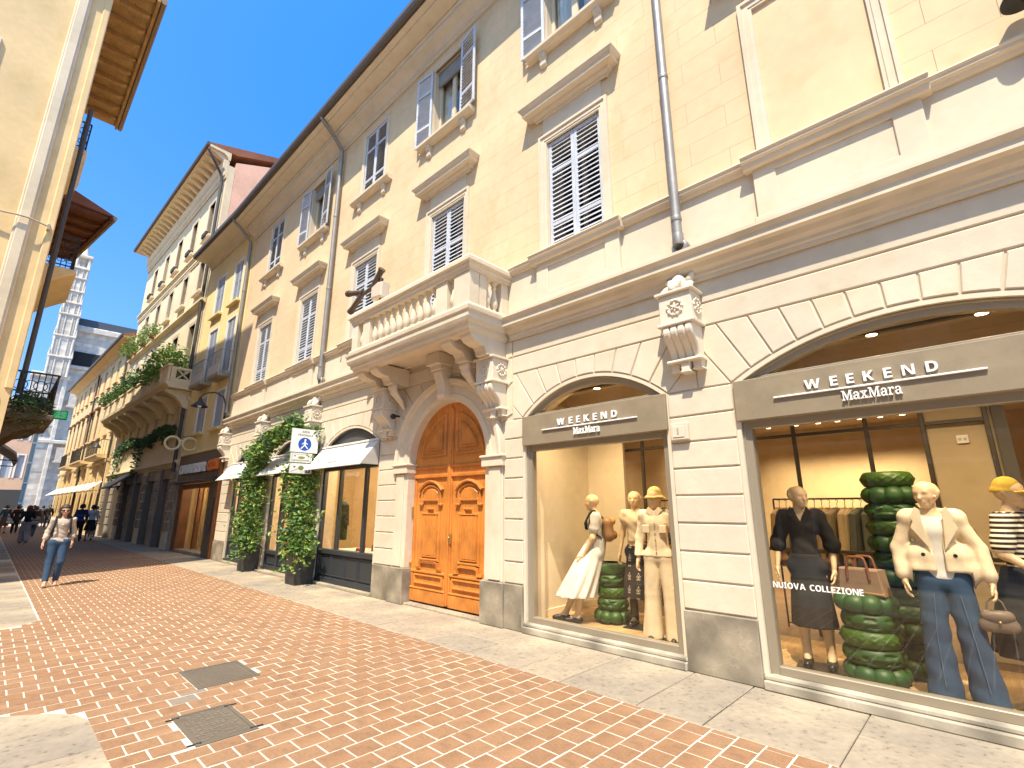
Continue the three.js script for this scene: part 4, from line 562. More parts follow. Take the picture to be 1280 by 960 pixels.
// ---------------------------------------------------------------- figures: body from a blended skeleton, clothes as shells on the same bones
const ad = (a, b) => a.map((v, i) => v + b[i]), lp = (a, b, t) => a.map((v, i) => v + (b[i] - v) * t);
function headGeo(face = 1, cell = 0.0085) {                      // head around its centre, facing +z, about 0.23 m tall
  const B = [[[0, 0.025, -0.018], [0, 0.03, 0.012], 0.084, 0.08], [[0, -0.03, 0.02], [0, -0.072, 0.042], 0.066, 0.04], [[0, -0.06, 0.03], [0, -0.085, 0.058], 0.038, 0.024], [[-0.03, -0.02, 0.05], [0.03, -0.02, 0.05], 0.036, 0.036], [[0, 0.012, 0.083], [0, -0.028, 0.106], 0.009, 0.0125], [[-0.018, -0.057, 0.078], [0.018, -0.057, 0.078], 0.011, 0.011], [[-0.034, 0.022, 0.072], [0.034, 0.022, 0.072], 0.014, 0.014], [[0.076, -0.012, -0.004], [0.084, 0.02, -0.014], 0.011, 0.014], [[-0.076, -0.012, -0.004], [-0.084, 0.02, -0.014], 0.011, 0.014]];
  return blend(B, cell, { k: 0.022, mod: (x, y, z) => { let d = 0; for (const s of [-1, 1]) { const q = Math.hypot(x - s * 0.032, (y - 0.002) * 1.3, z - 0.085); if (q < 0.024) d += 0.007 * (1 - q / 0.024) * face; } return d; } });
}
function handGeo(side, curl = 0.5, cell = 0.0048) {              // wrist at origin, fingers toward -y, palm facing -x*side (toward the thigh), thumb toward +z
  const B = [[[0, 0.01, 0], [0, -0.03, 0], 0.02, 0.024, 1], [[0, -0.03, -0.018], [0, -0.085, -0.026], 0.0145, 0.0125], [[0, -0.03, 0], [0, -0.09, -0.008], 0.015, 0.013], [[0, -0.03, 0.012], [0, -0.09, 0.012], 0.015, 0.013], [[0, -0.025, 0.02], [0, -0.085, 0.028], 0.0145, 0.0125]];
  const F = [[-0.027, 0.052, 0.0072], [-0.009, 0.066, 0.008], [0.011, 0.073, 0.0084], [0.03, 0.066, 0.0082]];
  for (const [z, len, r] of F) { let p = [0, -0.085, z], a = curl * 0.35; for (const [k, f] of [[0.45, 1], [0.3, 0.92], [0.25, 0.82]]) { const q = [p[0] - side * Math.sin(a) * len * k, p[1] - Math.cos(a) * len * k, p[2] + z * 0.12]; B.push([p, q, r * f, r * f * 0.92]); p = q; a += curl * 0.75; } }
  let p = [0, -0.03, 0.026]; for (const [dx, dy, dz, r] of [[-0.012 * side, -0.026, 0.026, 0.0115], [-0.008 * side, -0.027, 0.012, 0.0095], [-0.006 * side, -0.022, 0.002, 0.008]]) { const q = [p[0] + dx, p[1] + dy, p[2] + dz]; B.push([p, q, r, r * 0.9]); p = q; }
  return blend(B, cell, { k: 0.008 });
}
const HEAD = {}, HAND = {};
function joints(o = {}) {
  const J = { pel: [0, 0.95, 0], wai: [0, 1.08, 0], che: [0, 1.3, 0], nek: [0, 1.46, -0.01], hed: [0, 1.6, 0.015], hipL: [0.08, 0.92, 0], knL: [0.1, 0.5, 0.01], anL: [0.1, 0.09, -0.02], hipR: [-0.08, 0.92, 0], knR: [-0.1, 0.5, 0.01], anR: [-0.1, 0.09, -0.02], shL: [0.15, 1.405, -0.005], elL: [0.22, 1.14, -0.02], wrL: [0.235, 0.9, 0.05], shR: [-0.15, 1.405, -0.005], elR: [-0.22, 1.14, -0.02], wrR: [-0.235, 0.9, 0.05] };
  Object.assign(J, o); for (const s of ['L', 'R']) if (!J['to' + s]) J['to' + s] = ad(J['an' + s], [0, -0.055, 0.15]); return J;
}
const TB = (J, i, f = 1, low = true) => [...(low ? [[J.hipL, J.hipR, 0.086 * f + i, 0.086 * f + i, 1], [J.pel, J.wai, 0.104 * f + i, 0.092 * f + i, 0.85]] : []), [J.wai, J.che, 0.094 * f + i, 0.108 * f + i, 0.82], [ad(J.che, [-0.05, 0.03, 0]), ad(J.che, [0.05, 0.03, 0]), 0.085 + i, 0.085 + i, 0.95], [J.shL, J.shR, 0.052 * f + i, 0.052 * f + i], [J.che, J.nek, 0.085 + i, 0.05 + i * 0.6]];
const bodyBones = (J, f = 1) => { const B = [...TB(J, 0, f), [J.nek, J.hed, 0.046, 0.05]];
  for (const s of ['L', 'R']) B.push([J['sh' + s], J['el' + s], 0.05 * f, 0.038 * f], [J['el' + s], J['wr' + s], 0.038 * f, 0.024 * f], [J['hip' + s], J['kn' + s], 0.085 * f, 0.054 * f], [J['kn' + s], lp(J['kn' + s], J['an' + s], 0.3), 0.052 * f, 0.053 * f], [lp(J['kn' + s], J['an' + s], 0.3), J['an' + s], 0.053 * f, 0.036], [J['an' + s], J['to' + s], 0.035, 0.024]); return B; };
const orient = (g, from, to, fwd) => { const d = V(...to).sub(V(...from)).normalize().negate(), z = V(...fwd), x = V().crossVectors(d, z).normalize(); z.crossVectors(x, d); return g.applyMatrix4(new THREE.Matrix4().makeBasis(x, d, z)).translate(...from); };
function person(t, J, skin, o = {}) {
  const { cell = 0.018, fat = 1, yaw = 0, nod = 0, tilt = 0, hands = 1, curl = 0.55, face = 1, headS = 1, fine = true } = o;
  const hk = fine ? 'f' : 'c'; HEAD[hk + face] = HEAD[hk + face] || headGeo(face, fine ? 0.0085 : 0.014);
  const g = [blend(bodyBones(J, fat), cell, { k: 0.04 })];
  const hd = HEAD[hk + face].clone().scale(headS, headS, headS).applyMatrix4(new THREE.Matrix4().makeRotationFromEuler(new THREE.Euler(nod, yaw, tilt, 'YXZ'))).translate(...J.hed); g.push(hd);
  if (hands) for (const [s, sg] of [['L', 1], ['R', -1]]) { const k = hk + s; HAND[k] = HAND[k] || handGeo(sg, curl, fine ? 0.0048 : 0.0085); const w = J['wr' + s], e = J['el' + s]; g.push(orient(HAND[k].clone(), w, J['hd' + s] || ad(w, ad(w, e.map((v) => -v))), [0, 0.15, 1])); }
  return mesh('body', g, skin, t);
}
// garment shell: bones given as joint names with radii
const shell = (t, name, m, J, list, o = {}) => mesh(name, blend([...(o.torso ? TB(J, o.torso, 1, o.low !== false).map((b) => [...b]) : []), ...list].map(([a, b, r, q, s]) => [typeof a === 'string' ? J[a] : a, typeof b === 'string' ? J[b] : b, r, q, s]), o.cell || 0.013, { k: 0.035, ...o }), m, t);
const skirtField = (c0, c1, r0, r1, folds = 9, amp = 0.05, sq = 1) => { const lo = [Math.min(c0[0] - r0, c1[0] - r1) - 0.05, c1[1] - 0.02, Math.min(c0[2] - r0, c1[2] - r1) - 0.05], hi = [Math.max(c0[0] + r0, c1[0] + r1) + 0.05, c0[1] + 0.02, Math.max(c0[2] + r0, c1[2] + r1) + 0.05]; return { lo, hi, f: (x, y, z) => { const u = cl((c0[1] - y) / (c0[1] - c1[1])), cx = c0[0] + (c1[0] - c0[0]) * u, cz = c0[2] + (c1[2] - c0[2]) * u, R = r0 + (r1 - r0) * Math.pow(u, 0.8), a = Math.atan2(z - cz, x - cx), w = 1 + amp * u * Math.sin(a * folds + 1.3 * Math.sin(u * 3)); return Math.max(Math.hypot(x - cx, (z - cz) / sq) - R * w, y - c0[1], c1[1] - y) * 0.9; } }; };
const lapelGeo = (pts, th = 0.008) => extr(pts, -th, th, 0.003);
const mSkinM = mat(0.78, 0.55, 0.32, { roughness: 0.5, map: T.fabric });
const fab = (r, g, b, o = {}) => mat(r, g, b, { map: T.fabric, bumpMap: T.cloth, bump: 0.0012, ...o });
const mCream = fab(0.8, 0.66, 0.45), mWhite = fab(0.82, 0.79, 0.72), mBlackF = fab(0.018, 0.017, 0.017), mJean = mat(0.045, 0.1, 0.19, { map: T.rock, bumpMap: T.cloth, bump: 0.0015 }), mShoe = mat(0.015, 0.014, 0.014, { roughness: 0.35 }), mTan = mat(0.36, 0.2, 0.085, { roughness: 0.5, map: T.fabric }), mYellow = fab(0.62, 0.42, 0.05), mCapC = fab(0.85, 0.62, 0.24);
const shoes = (t, J, m = mShoe, heel = 0.02) => { for (const s of ['L', 'R']) { const a = J['an' + s], b = J['to' + s]; mesh('shoe', blend([[ad(a, [0, -0.045, -0.03]), ad(a, [0, -0.04, 0.02]), 0.042, 0.042], [ad(a, [0, -0.04, 0.02]), ad(b, [0, 0.004, 0]), 0.044, 0.034]], 0.01, { k: 0.02, cuts: [(x, y) => 0.002 - y, (x, y, z) => -(Math.hypot(x - a[0], z - a[2]) - 0.03) - Math.max(0, (a[1] - 0.035 - y) * 5)] }), m, t); void heel; } };
const FM = -Math.PI / 2;
// seated mannequin in the white dress
{
  const t = thing('mannequin', 'seated mannequin in long white dress with backpack, leaning on green rings', 'mannequin', [5.98, 0.1, -4.1], Math.PI + 0.6);
  const J = joints({ pel: [0, 0.92, -0.02], wai: [0, 1.06, -0.01], che: [0, 1.27, 0], nek: [0, 1.42, 0.0], hed: [0, 1.57, 0.03], hipL: [0.08, 0.9, 0.0], hipR: [-0.08, 0.9, 0], knL: [0.1, 0.53, 0.2], knR: [-0.05, 0.55, 0.24], anL: [0.12, 0.09, 0.28], anR: [-0.03, 0.09, 0.45], shL: [0.16, 1.37, -0.01], elL: [0.2, 1.1, 0.04], wrL: [0.16, 0.87, 0.17], shR: [-0.16, 1.37, -0.01], elR: [-0.2, 1.1, 0.0], wrR: [-0.18, 0.9, 0.12] });
  person(t, J, mSkinM, { yaw: -0.25, nod: 0.08 });
  shell(t, 'blouse', mWhite, J, [['shL', lp(J.shL, J.elL, 0.55), 0.068, 0.07], ['shR', lp(J.shR, J.elR, 0.55), 0.068, 0.07]], { torso: 0.016, mod: (x, y, z) => 0.003 * Math.sin(y * 55 + x * 35), cuts: [(x, y) => y - 1.44] });
  mesh('skirt', blend([[J.hipL, J.hipR, 0.104, 0.104]], 0.014, { k: 0.03, fields: [skirtField([0, 1.08, -0.02], [0.03, 0.33, 0.3], 0.13, 0.27, 11, 0.07)] }), mWhite, t);
  shell(t, 'neck_scarf', mBlackF, J, [[ad(J.nek, [-0.045, 0, 0.02]), ad(J.nek, [0.045, 0, 0.02]), 0.05, 0.05], [ad(J.nek, [0, -0.02, 0.06]), ad(J.nek, [0.02, -0.14, 0.13]), 0.035, 0.028], [ad(J.nek, [0.02, -0.14, 0.13]), ad(J.nek, [-0.02, -0.2, 0.12]), 0.02, 0.03]], { cell: 0.012, k: 0.015 });
  shoes(t, J);
  const b = thing('backpack', 'brown leather backpack worn by the seated mannequin', 'backpack', [6.08, 1.17, -3.95], Math.PI + 0.6);
  mesh('bag', blend([[[-0.09, 0.05, 0], [0.09, 0.05, 0], 0.07, 0.07], [[-0.08, 0.22, 0.01], [0.08, 0.22, 0.01], 0.07, 0.07], [[-0.09, 0.05, 0], [-0.08, 0.22, 0.01], 0.075, 0.07], [[0.09, 0.05, 0], [0.08, 0.22, 0.01], 0.075, 0.07]], 0.012, { k: 0.03 }), mTan, b); mesh('flap', spheroid(0, 0.24, -0.02, 0.13, 0.06, 0.085), mat(0.45, 0.28, 0.1, { roughness: 0.5 }), b); mesh('pocket', spheroid(0, 0.06, -0.07, 0.1, 0.06, 0.05), mTan, b);
  for (const s of [-1, 1]) mesh('strap', tube([[s * 0.07, 0.26, 0.05], [s * 0.1, 0.34, 0.13], [s * 0.12, 0.3, 0.25], [s * 0.13, 0.14, 0.26], [s * 0.12, 0.02, 0.1]], 0.012, 20, 6), mShoe, b);
}
function standing(label, pos, turn, dress, pose = {}, opt = {}) { const t = thing('mannequin', label, 'mannequin', pos, turn); const J = joints(pose); person(t, J, mSkinM, opt); dress(t, J); const m = mesh('stand_plate', cbox(-0.2, 0.2, 0.0, 0.006, -0.16, 0.16, 0.002), mShoe, t); void m; return t; }
standing('mannequin in cream sleeveless blouse and black patterned long skirt', [6.1, 0.106, -3.52], FM + 0.1, (t, J) => {
  shell(t, 'blouse', mCream, J, [['shL', lp(J.shL, J.elL, 0.25), 0.07, 0.075], ['shR', lp(J.shR, J.elR, 0.25), 0.07, 0.075]], { torso: 0.016, mod: (x, y, z) => 0.003 * Math.sin(y * 55 + x * 35), cuts: [(x, y) => y - 1.47, (x, y) => 1.05 - y] });
  const st = tex(256, (u, v) => { const cx = (u * 3) % 1 - 0.5, cy = (v * 2.4 + (Math.floor(u * 3) % 2) * 0.5) % 1 - 0.5, r = Math.hypot(cx * 1.6, cy); const w = Math.abs(r - 0.22 - 0.07 * Math.sin(Math.atan2(cy, cx) * 5)) < 0.035 || Math.abs(r - 0.06) < 0.03; return w ? [0.72, 0.66, 0.55] : [0.1, 0.095, 0.095]; }, true, 2.6);
  mesh('skirt', blend([[J.hipL, J.hipR, 0.104, 0.104]], 0.014, { k: 0.03, fields: [skirtField([0, 1.0, 0], [0.02, 0.36, 0.02], 0.125, 0.24, 8, 0.06, 0.85)] }), mat(1, 1, 1, { map: st, roughness: 0.9 }), t);
  shell(t, 'boot', mShoe, J, [['knL', 'anL', 0.062, 0.05], ['knR', 'anR', 0.062, 0.05]], { cuts: [(x, y) => y - 0.42] }); shoes(t, J);
}, {}, { yaw: 0.15 });
standing('mannequin in cream trouser suit and yellow cap', [5.66, 0.106, -2.99], FM + 0.2, (t, J) => {
  shell(t, 'jacket', mCream, J, [['shL', 'elL', 0.062, 0.054], ['elL', lp(J.elL, J.wrL, 0.88), 0.054, 0.048], ['shR', 'elR', 0.062, 0.054], ['elR', lp(J.elR, J.wrR, 0.88), 0.054, 0.048]], { torso: 0.024, cell: 0.01, mod: (x, y, z) => 0.003 * Math.sin(x * 50 + y * 11) * cl((1.3 - y) * 4) + 0.0012 * Math.sin(y * 70 + x * 20) * (Math.abs(x) > 0.19 ? 1 : 0), cuts: [(x, y) => y - 1.47, (x, y) => 0.93 - y] });
  mesh('collar', [lapelGeo([[-0.01, 1.36], [-0.1, 1.46], [-0.06, 1.5], [-0.005, 1.45]]).translate(0, 0, 0.085), lapelGeo([[0.01, 1.36], [0.1, 1.46], [0.06, 1.5], [0.005, 1.45]]).translate(0, 0, 0.085)], mCream, t);
  for (let k = 0; k < 6; k++) mesh('button', new THREE.CylinderGeometry(0.009, 0.009, 0.006, 10).rotateX(Math.PI / 2).translate(0.012, 0.98 + k * 0.065, 0.126 + (k > 2 ? 0.006 : 0)), M.brass, t);
  mesh('pocket', [cbox(0.06, 0.14, 1.2, 1.29, 0.09, 0.128, 0.006), cbox(-0.14, -0.06, 1.2, 1.29, 0.09, 0.128, 0.006)], mCream, t);
  shell(t, 'trousers', mCream, J, [['hipL', 'hipR', 0.102, 0.102], ['hipL', 'knL', 0.096, 0.09], ['knL', ad(J.anL, [0, -0.04, 0.03]), 0.09, 0.115], ['hipR', 'knR', 0.096, 0.09], ['knR', ad(J.anR, [0, -0.04, 0.03]), 0.09, 0.115]], { k: 0.015, cuts: [(x, y) => 0.035 - y], mod: (x, y, z) => 0.005 * Math.sin(x * 60 + y * 2) * (y < 0.6 ? 1 : 0) + z * 0 }); shoes(t, J);
  mesh('cap', [blend([[[0, 1.63, -0.005], [0, 1.66, 0], 0.1, 0.088]], 0.01, { k: 0.01, cuts: [(x, y) => 1.62 - y] }), extr(arcPts(0, 0, 0.12, Math.PI * 1.03, Math.PI * 1.97, 16), -0.005, 0.005, 0.002).rotateX(-Math.PI / 2 + Math.PI).rotateX(Math.PI).scale(1, 1, 1).translate(0, 1.615, 0.03), lathe([[0.09, 0.02], [0.13, -0.012], [0.132, -0.006], [0.095, 0.03]], 0, 1.612, 0, 24)], mCapC, t);
}, { anL: [0.14, 0.09, -0.02], anR: [-0.12, 0.09, -0.02], knL: [0.115, 0.5, 0.01], knR: [-0.105, 0.5, 0.01] }, { yaw: -0.2 });
standing('mannequin all in black with v-neck blouse and midi skirt', [5.83, 0.106, -1.46], FM + 0.15, (t, J) => {
  shell(t, 'blouse', mBlackF, J, [['shL', 'elL', 0.066, 0.068], ['elL', lp(J.elL, J.wrL, 0.12), 0.068, 0.072], ['shR', 'elR', 0.066, 0.068], ['elR', lp(J.elR, J.wrR, 0.12), 0.068, 0.072]], { torso: 0.016, mod: (x, y, z) => 0.003 * Math.sin(y * 55 + x * 35), cuts: [(x, y) => y - 1.5, (x, y, z) => (z > 0 ? 0.06 - Math.abs(x) - (1.5 - y) * 0.42 + 0 : -1)] });
  mesh('collar', [lapelGeo([[-0.015, 1.3], [-0.11, 1.45], [-0.07, 1.51], [-0.03, 1.4]]).translate(0, 0, 0.1), lapelGeo([[0.015, 1.3], [0.11, 1.45], [0.07, 1.51], [0.03, 1.4]]).translate(0, 0, 0.1)], mBlackF, t);
  mesh('skirt', blend([[J.hipL, J.hipR, 0.104, 0.104]], 0.014, { k: 0.02, fields: [skirtField([0, 1.04, 0], [0, 0.37, 0.01], 0.13, 0.2, 6, 0.04, 0.85)] }), mBlackF, t); shoes(t, J);
}, { elL: [0.24, 1.14, -0.02], wrL: [0.23, 0.9, 0.06], elR: [-0.24, 1.14, -0.02], wrR: [-0.26, 0.91, 0.05] }, { yaw: 0.75 });
standing('mannequin in cream cropped jacket and wide blue jeans', [5.53, 0.106, -0.4], FM + 0.12, (t, J) => {
  shell(t, 'vest', mWhite, J, [], { torso: 0.01, cuts: [(x, y) => y - 1.42, (x, y) => 0.93 - y] });
  const jb = [['shL', 'elL', 0.06, 0.056], ['elL', lp(J.elL, J.wrL, 0.8), 0.056, 0.058], ['shR', 'elR', 0.06, 0.056], ['elR', lp(J.elR, J.wrR, 0.8), 0.056, 0.058], [[-0.13, 1.0, 0], [0.13, 1.0, 0], 0.125, 0.125, 1], [[-0.11, 1.1, 0], [0.11, 1.1, 0], 0.12, 0.12, 1]];
  shell(t, 'jacket', mCream, J, jb, { torso: 0.03, k: 0.025, cell: 0.01, mod: (x, y, z) => 0.0035 * Math.sin(x * 55 + y * 8) * cl((1.3 - y) * 4) + 0.0012 * Math.sin(y * 60 + x * 25) * (Math.abs(x) > 0.2 ? 1 : 0), cuts: [(x, y) => y - 1.49, (x, y, z) => (Math.abs(x) < 0.185 ? 0.99 - y : -1), (x, y, z) => (z > 0.03 && y < 1.5 ? 0.035 + Math.max(0, y - 1.2) * 0.17 - Math.abs(x) - Math.max(0, 1.15 - y) * 0.05 : -1)] });
  for (const s of [-1, 1]) { mesh('lapel', lapelGeo([[s * 0.045, 1.16], [s * 0.15, 1.33], [s * 0.13, 1.38], [s * 0.145, 1.42], [s * 0.1, 1.5], [s * 0.07, 1.47], [s * 0.065, 1.36]], 0.006).rotateX(-0.03).translate(0, 0.0, 0.162), mCream, t); mesh('button', new THREE.CylinderGeometry(0.014, 0.014, 0.008, 12).rotateX(Math.PI / 2).translate(s * 0.1, 1.12, 0.118), mShoe, t); }
  const pant = [['hipL', 'hipR', 0.1, 0.1, 1], ['hipL', 'knL', 0.094, 0.088], ['knL', ad(J.anL, [0, -0.05, 0.04]), 0.088, 0.115], ['hipR', 'knR', 0.094, 0.088], ['knR', ad(J.anR, [0, -0.05, 0.04]), 0.088, 0.115]];
  shell(t, 'jeans', mJean, J, pant, { k: 0.02, cell: 0.014, cuts: [(x, y) => 0.03 - y, (x, y) => y - 1.0], mod: (x, y, z) => 0.004 * Math.sin(y * 34 + x * 20) * (y < 0.7 ? 1 : 0.4) });
  for (const s of ['L', 'R']) mesh('seam', tube([ad(J['hip' + s], [0, -0.1, 0.105]), ad(J['kn' + s], [0, 0, 0.105]), lp(ad(J['kn' + s], [0, 0, 0.11]), ad(J['an' + s], [0, 0, 0.165]), 0.85)], 0.003, 12, 4), mat(0.08, 0.15, 0.25), t); shoes(t, J);
  mesh('earring', ball(0.05, 1.585, 0.08, 0.008), M.letter, t);
}, { anL: [0.14, 0.09, -0.02], anR: [-0.12, 0.09, -0.02], knL: [0.11, 0.5, 0.02], knR: [-0.11, 0.5, 0.01], elL: [0.26, 1.16, 0], wrL: [0.28, 0.93, 0.07], elR: [-0.25, 1.16, -0.01], wrR: [-0.25, 0.92, 0.06] }, { yaw: -0.55, nod: 0.05 });
standing('mannequin in striped tee, dark skirt and mustard cap', [5.78, 0.106, 0.1], FM + 1.15, (t, J) => {
  const st = tex(128, (u, v) => ((v * 16) % 1 < 0.5 ? [0.12, 0.07, 0.05] : [0.9, 0.86, 0.78]), true, 1, 1.6);
  shell(t, 'striped_tee', mat(1, 1, 1, { map: st }), J, [['shL', lp(J.shL, J.elL, 0.75), 0.072, 0.078], ['shR', lp(J.shR, J.elR, 0.75), 0.072, 0.078]], { torso: 0.016, mod: (x, y, z) => 0.003 * Math.sin(y * 55 + x * 35), cuts: [(x, y) => y - 1.46, (x, y) => 1.0 - y] });
  mesh('skirt', blend([[J.hipL, J.hipR, 0.104, 0.104]], 0.014, { k: 0.03, fields: [skirtField([0, 1.04, 0], [0, 0.38, 0], 0.135, 0.3, 9, 0.06)] }), mBlackF, t); shell(t, 'stocking', mBlackF, J, [['knL', 'anL', 0.056, 0.042], ['knR', 'anR', 0.056, 0.042]]); shoes(t, J);
  mesh('cap', [blend([[[0, 1.63, -0.005], [0, 1.655, 0], 0.1, 0.09]], 0.01, { k: 0.01, cuts: [(x, y) => 1.615 - y] }), spheroid(0, 1.615, 0.12, 0.085, 0.012, 0.1, 18)], mYellow, t);
}, { wrL: [0.22, 0.98, 0.2], elL: [0.22, 1.14, 0.02], wrR: [-0.2, 0.98, 0.22] }, { yaw: 0.1 });
// bags
{
  const y = totTop, t = thing('tote_bag', 'taupe tote bag with brown leather handles standing on the green rings', 'handbag', [5.72, y, -0.99], FM - 0.25);
  mesh('bag', extr([[-0.19, 0], [0.19, 0], [0.165, 0.22], [-0.165, 0.22]], -0.07, 0.07, 0.012), fab(0.3, 0.19, 0.11), t); mesh('trim', [extr([[-0.192, 0], [0.192, 0], [0.189, 0.03], [-0.189, 0.03]], -0.074, 0.076, 0.01)], mTan, t);
  for (const z of [0.075, -0.08]) mesh('handle', tube([[-0.09, 0.13, z], [-0.085, 0.23, z], [-0.06, 0.32, z], [0.06, 0.32, z], [0.085, 0.23, z], [0.09, 0.13, z]], 0.012, 28, 6), mat(0.2, 0.075, 0.03, { roughness: 0.4 }), t);
  const s = thing('shoulder_bag', 'small taupe flap bag hanging from the hand of the mannequin in jeans', 'handbag', [5.47, 0.68, -0.12], FM + 0.2);
  mesh('bag', blend([[[-0.07, 0.05, 0], [0.07, 0.05, 0], 0.05, 0.05, 0.6], [[-0.06, 0.12, 0], [0.06, 0.12, 0], 0.04, 0.04, 0.6]], 0.009, { k: 0.03 }), mat(0.17, 0.115, 0.075, { roughness: 0.5, map: T.fabric }), s); mesh('flap', spheroid(0, 0.115, 0.012, 0.1, 0.045, 0.035), mat(0.15, 0.1, 0.065, { roughness: 0.5 }), s); mesh('handle', tube([[-0.06, 0.14, 0], [-0.04, 0.22, 0], [0, 0.25, 0], [0.04, 0.22, 0], [0.06, 0.14, 0]], 0.007, 20, 6), mat(0.15, 0.1, 0.065), s); mesh('clasp', ball(0, 0.08, 0.045, 0.01), M.brass, s);
}
// ---------------------------------------------------------------- dark painted shopfronts under the other arches
{
  const r = struct('boutique_room'); r.position.set(FX, 0, 0); r.rotation.y = FR;
  mesh('floor', box(-17.6, -8.3, 0.0, 0.1, -4.5, -0.2), mInFloor, r); mesh('ceiling', box(-17.6, -8.3, 3.0, 3.1, -4.5, -0.43), mInCream, r); mesh('wall', [box(-17.7, -17.5, 0, 3.1, -4.5, -0.43), box(-8.5, -8.3, 0, 3.1, -4.5, -0.43), box(-17.6, -8.4, 0, 3.1, -4.6, -4.4)], mInWall, r);
  const mGl = mat(0.9, 0.85, 0.7, { emissive: C(1, 0.82, 0.55), emissiveIntensity: 5 });
  for (const x of [-9.2, -10.4, -12.4, -13.6, -15.6, -16.6]) { const w = inRoom(x, 2.99, -1.3), t = thing('ceiling_spot', 'lit spot in the ceiling of the boutique behind the white awnings', 'ceiling light', w, 0, 'boutique spots'); mesh('ring', lathe([[0.045, 0], [0.06, 0], [0.06, 0.012], [0.045, 0.012]], 0, -0.002, 0, 16), mMull, t); mesh('lens', new THREE.CylinderGeometry(0.044, 0.044, 0.01, 16), mGl, t); const l = new THREE.PointLight(C(1, 0.8, 0.52), 4.5); l.name = 'spot_beam'; l.position.set(0, -0.06, 0); l.castShadow = true; l.shadow.radius = 2; t.add(l); }
  const front = (o, label, mulls, door) => {
    const g = part('shopfront', pal, [0, 0, 0], 0, label), a = o.c - o.hw + 0.046, b = o.c + o.hw - 0.046, Z = -0.1;
    mesh('frame', [cbox(a, a + 0.08, 0.05, 2.9, Z - 0.05, Z + 0.04, 0.006), cbox(b - 0.08, b, 0.05, 2.9, Z - 0.05, Z + 0.04, 0.006), cbox(a + 0.08, b - 0.08, 2.4, 2.9, Z - 0.05, Z + 0.03, 0.006)], M.slate, g);
    for (const x of mulls) mesh('mullion', cbox(x - 0.035, x + 0.035, 0.7, 2.4, Z - 0.05, Z + 0.035, 0.006), M.slate, g);
    const arch = arcPts(o.c, o.cy, o.R - 0.05, Math.PI / 2 - o.a + 0.03, Math.PI / 2 + o.a - 0.03, 28).filter((p) => p[1] > 2.905); mesh('lunette', extr([[arch[0][0], 2.9], ...arch, [arch[arch.length - 1][0], 2.9]], Z - 0.04, Z), mat(0.085, 0.085, 0.085, { roughness: 0.5 }), g); mesh('lunette_moulding', sweep(arch, [[0, Z - 0.01], [0, Z + 0.04], [-0.03, Z + 0.05], [-0.05, Z + 0.02], [-0.05, Z - 0.01]], false, 'xy'), M.slate, g);
    const yb = door ? 0.5 : 0.7; mesh('pane', box(a + 0.07, b - 0.07, yb, 2.41, Z - 0.012, Z - 0.004), M.glass, g);
    mesh('stall_board', box(a + 0.08, b - 0.08, 0.06, yb, Z - 0.04, Z), M.slate, g); mesh('stall_rail', [cbox(a + 0.08, b - 0.08, yb - 0.07, yb + 0.03, Z - 0.04, Z + 0.045, 0.008), cbox(a + 0.08, b - 0.08, 0.05, 0.16, Z - 0.04, Z + 0.04, 0.008)], M.slate, g);
    const n = door ? 2 : 4, w = (b - a - 0.2) / n; for (let k = 0; k < n; k++) { const x0 = a + 0.1 + k * w + 0.05, x1 = x0 + w - 0.1; mesh('panel_moulding', sweep([[x0, 0.22], [x1, 0.22], [x1, yb - 0.12], [x0, yb - 0.12]], [[0, Z - 0.005], [0.005, Z + 0.015], [0.02, Z + 0.018], [0.03, Z - 0.005]], true, 'xy'), M.slate, g); }
    mesh('stone_sill', cbox(o.c - o.hw + 0.006, o.c + o.hw - 0.006, 0.002, 0.052, -0.4, door ? 0.12 : 0.03, 0.006), M.slab, g);
    return g;
  };
  front(openings[3], 'dark painted shopfront with panelled stall board beside the gate', [-10.27, -9.2]); const gd = front(openings[4], 'dark painted shop entrance between the climbing plants', [-13.35, -12.45], true); front(openings[5], 'dark painted shopfront farthest along the cream palazzo', [-16.6, -15.6]);
  mesh('door_stile', [cbox(-13.3, -13.2, 0.06, 2.4, -0.15, -0.05, 0.006), cbox(-12.6, -12.5, 0.06, 2.4, -0.15, -0.05, 0.006)], M.slate, gd); mesh('pull_handle', rod([-12.66, 0.9, -0.02], [-12.66, 1.4, -0.02], 0.014), M.brass, gd);
  // things shown in the boutique
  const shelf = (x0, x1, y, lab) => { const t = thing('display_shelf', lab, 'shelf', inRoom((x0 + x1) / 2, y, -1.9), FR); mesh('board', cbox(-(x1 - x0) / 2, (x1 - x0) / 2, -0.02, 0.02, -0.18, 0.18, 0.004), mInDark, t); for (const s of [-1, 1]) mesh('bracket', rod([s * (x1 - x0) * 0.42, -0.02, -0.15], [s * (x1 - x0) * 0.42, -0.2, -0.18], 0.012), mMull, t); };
  shelf(-10.3, -8.7, 1.55, 'upper dark shelf inside the shop beside the gate'); shelf(-10.3, -8.7, 1.05, 'lower dark shelf inside the shop beside the gate');
  const tb = thing('display_table', 'low white display table behind the glass of the shop beside the gate', 'table', inRoom(-9.85, 0.1, -0.75), FR); mesh('top', cbox(-1.1, 1.1, 0.55, 0.59, -0.3, 0.3, 0.006), mWhite, tb); for (const x of [-1, 1]) for (const z of [-0.25, 0.25]) mesh('leg', box(x - 0.02, x + 0.02, 0, 0.55, z - 0.02, z + 0.02), mMull, tb);
  const item = (name, lab, cat, x, y, z, gg) => { const t = thing(name, lab, cat, inRoom(x, y, z), FR); for (const [n, g, m] of gg) mesh(n, g, m, t); };
  const red = mat(0.5, 0.05, 0.03, { roughness: 0.5 }), br = mat(0.16, 0.07, 0.035, { roughness: 0.5 });
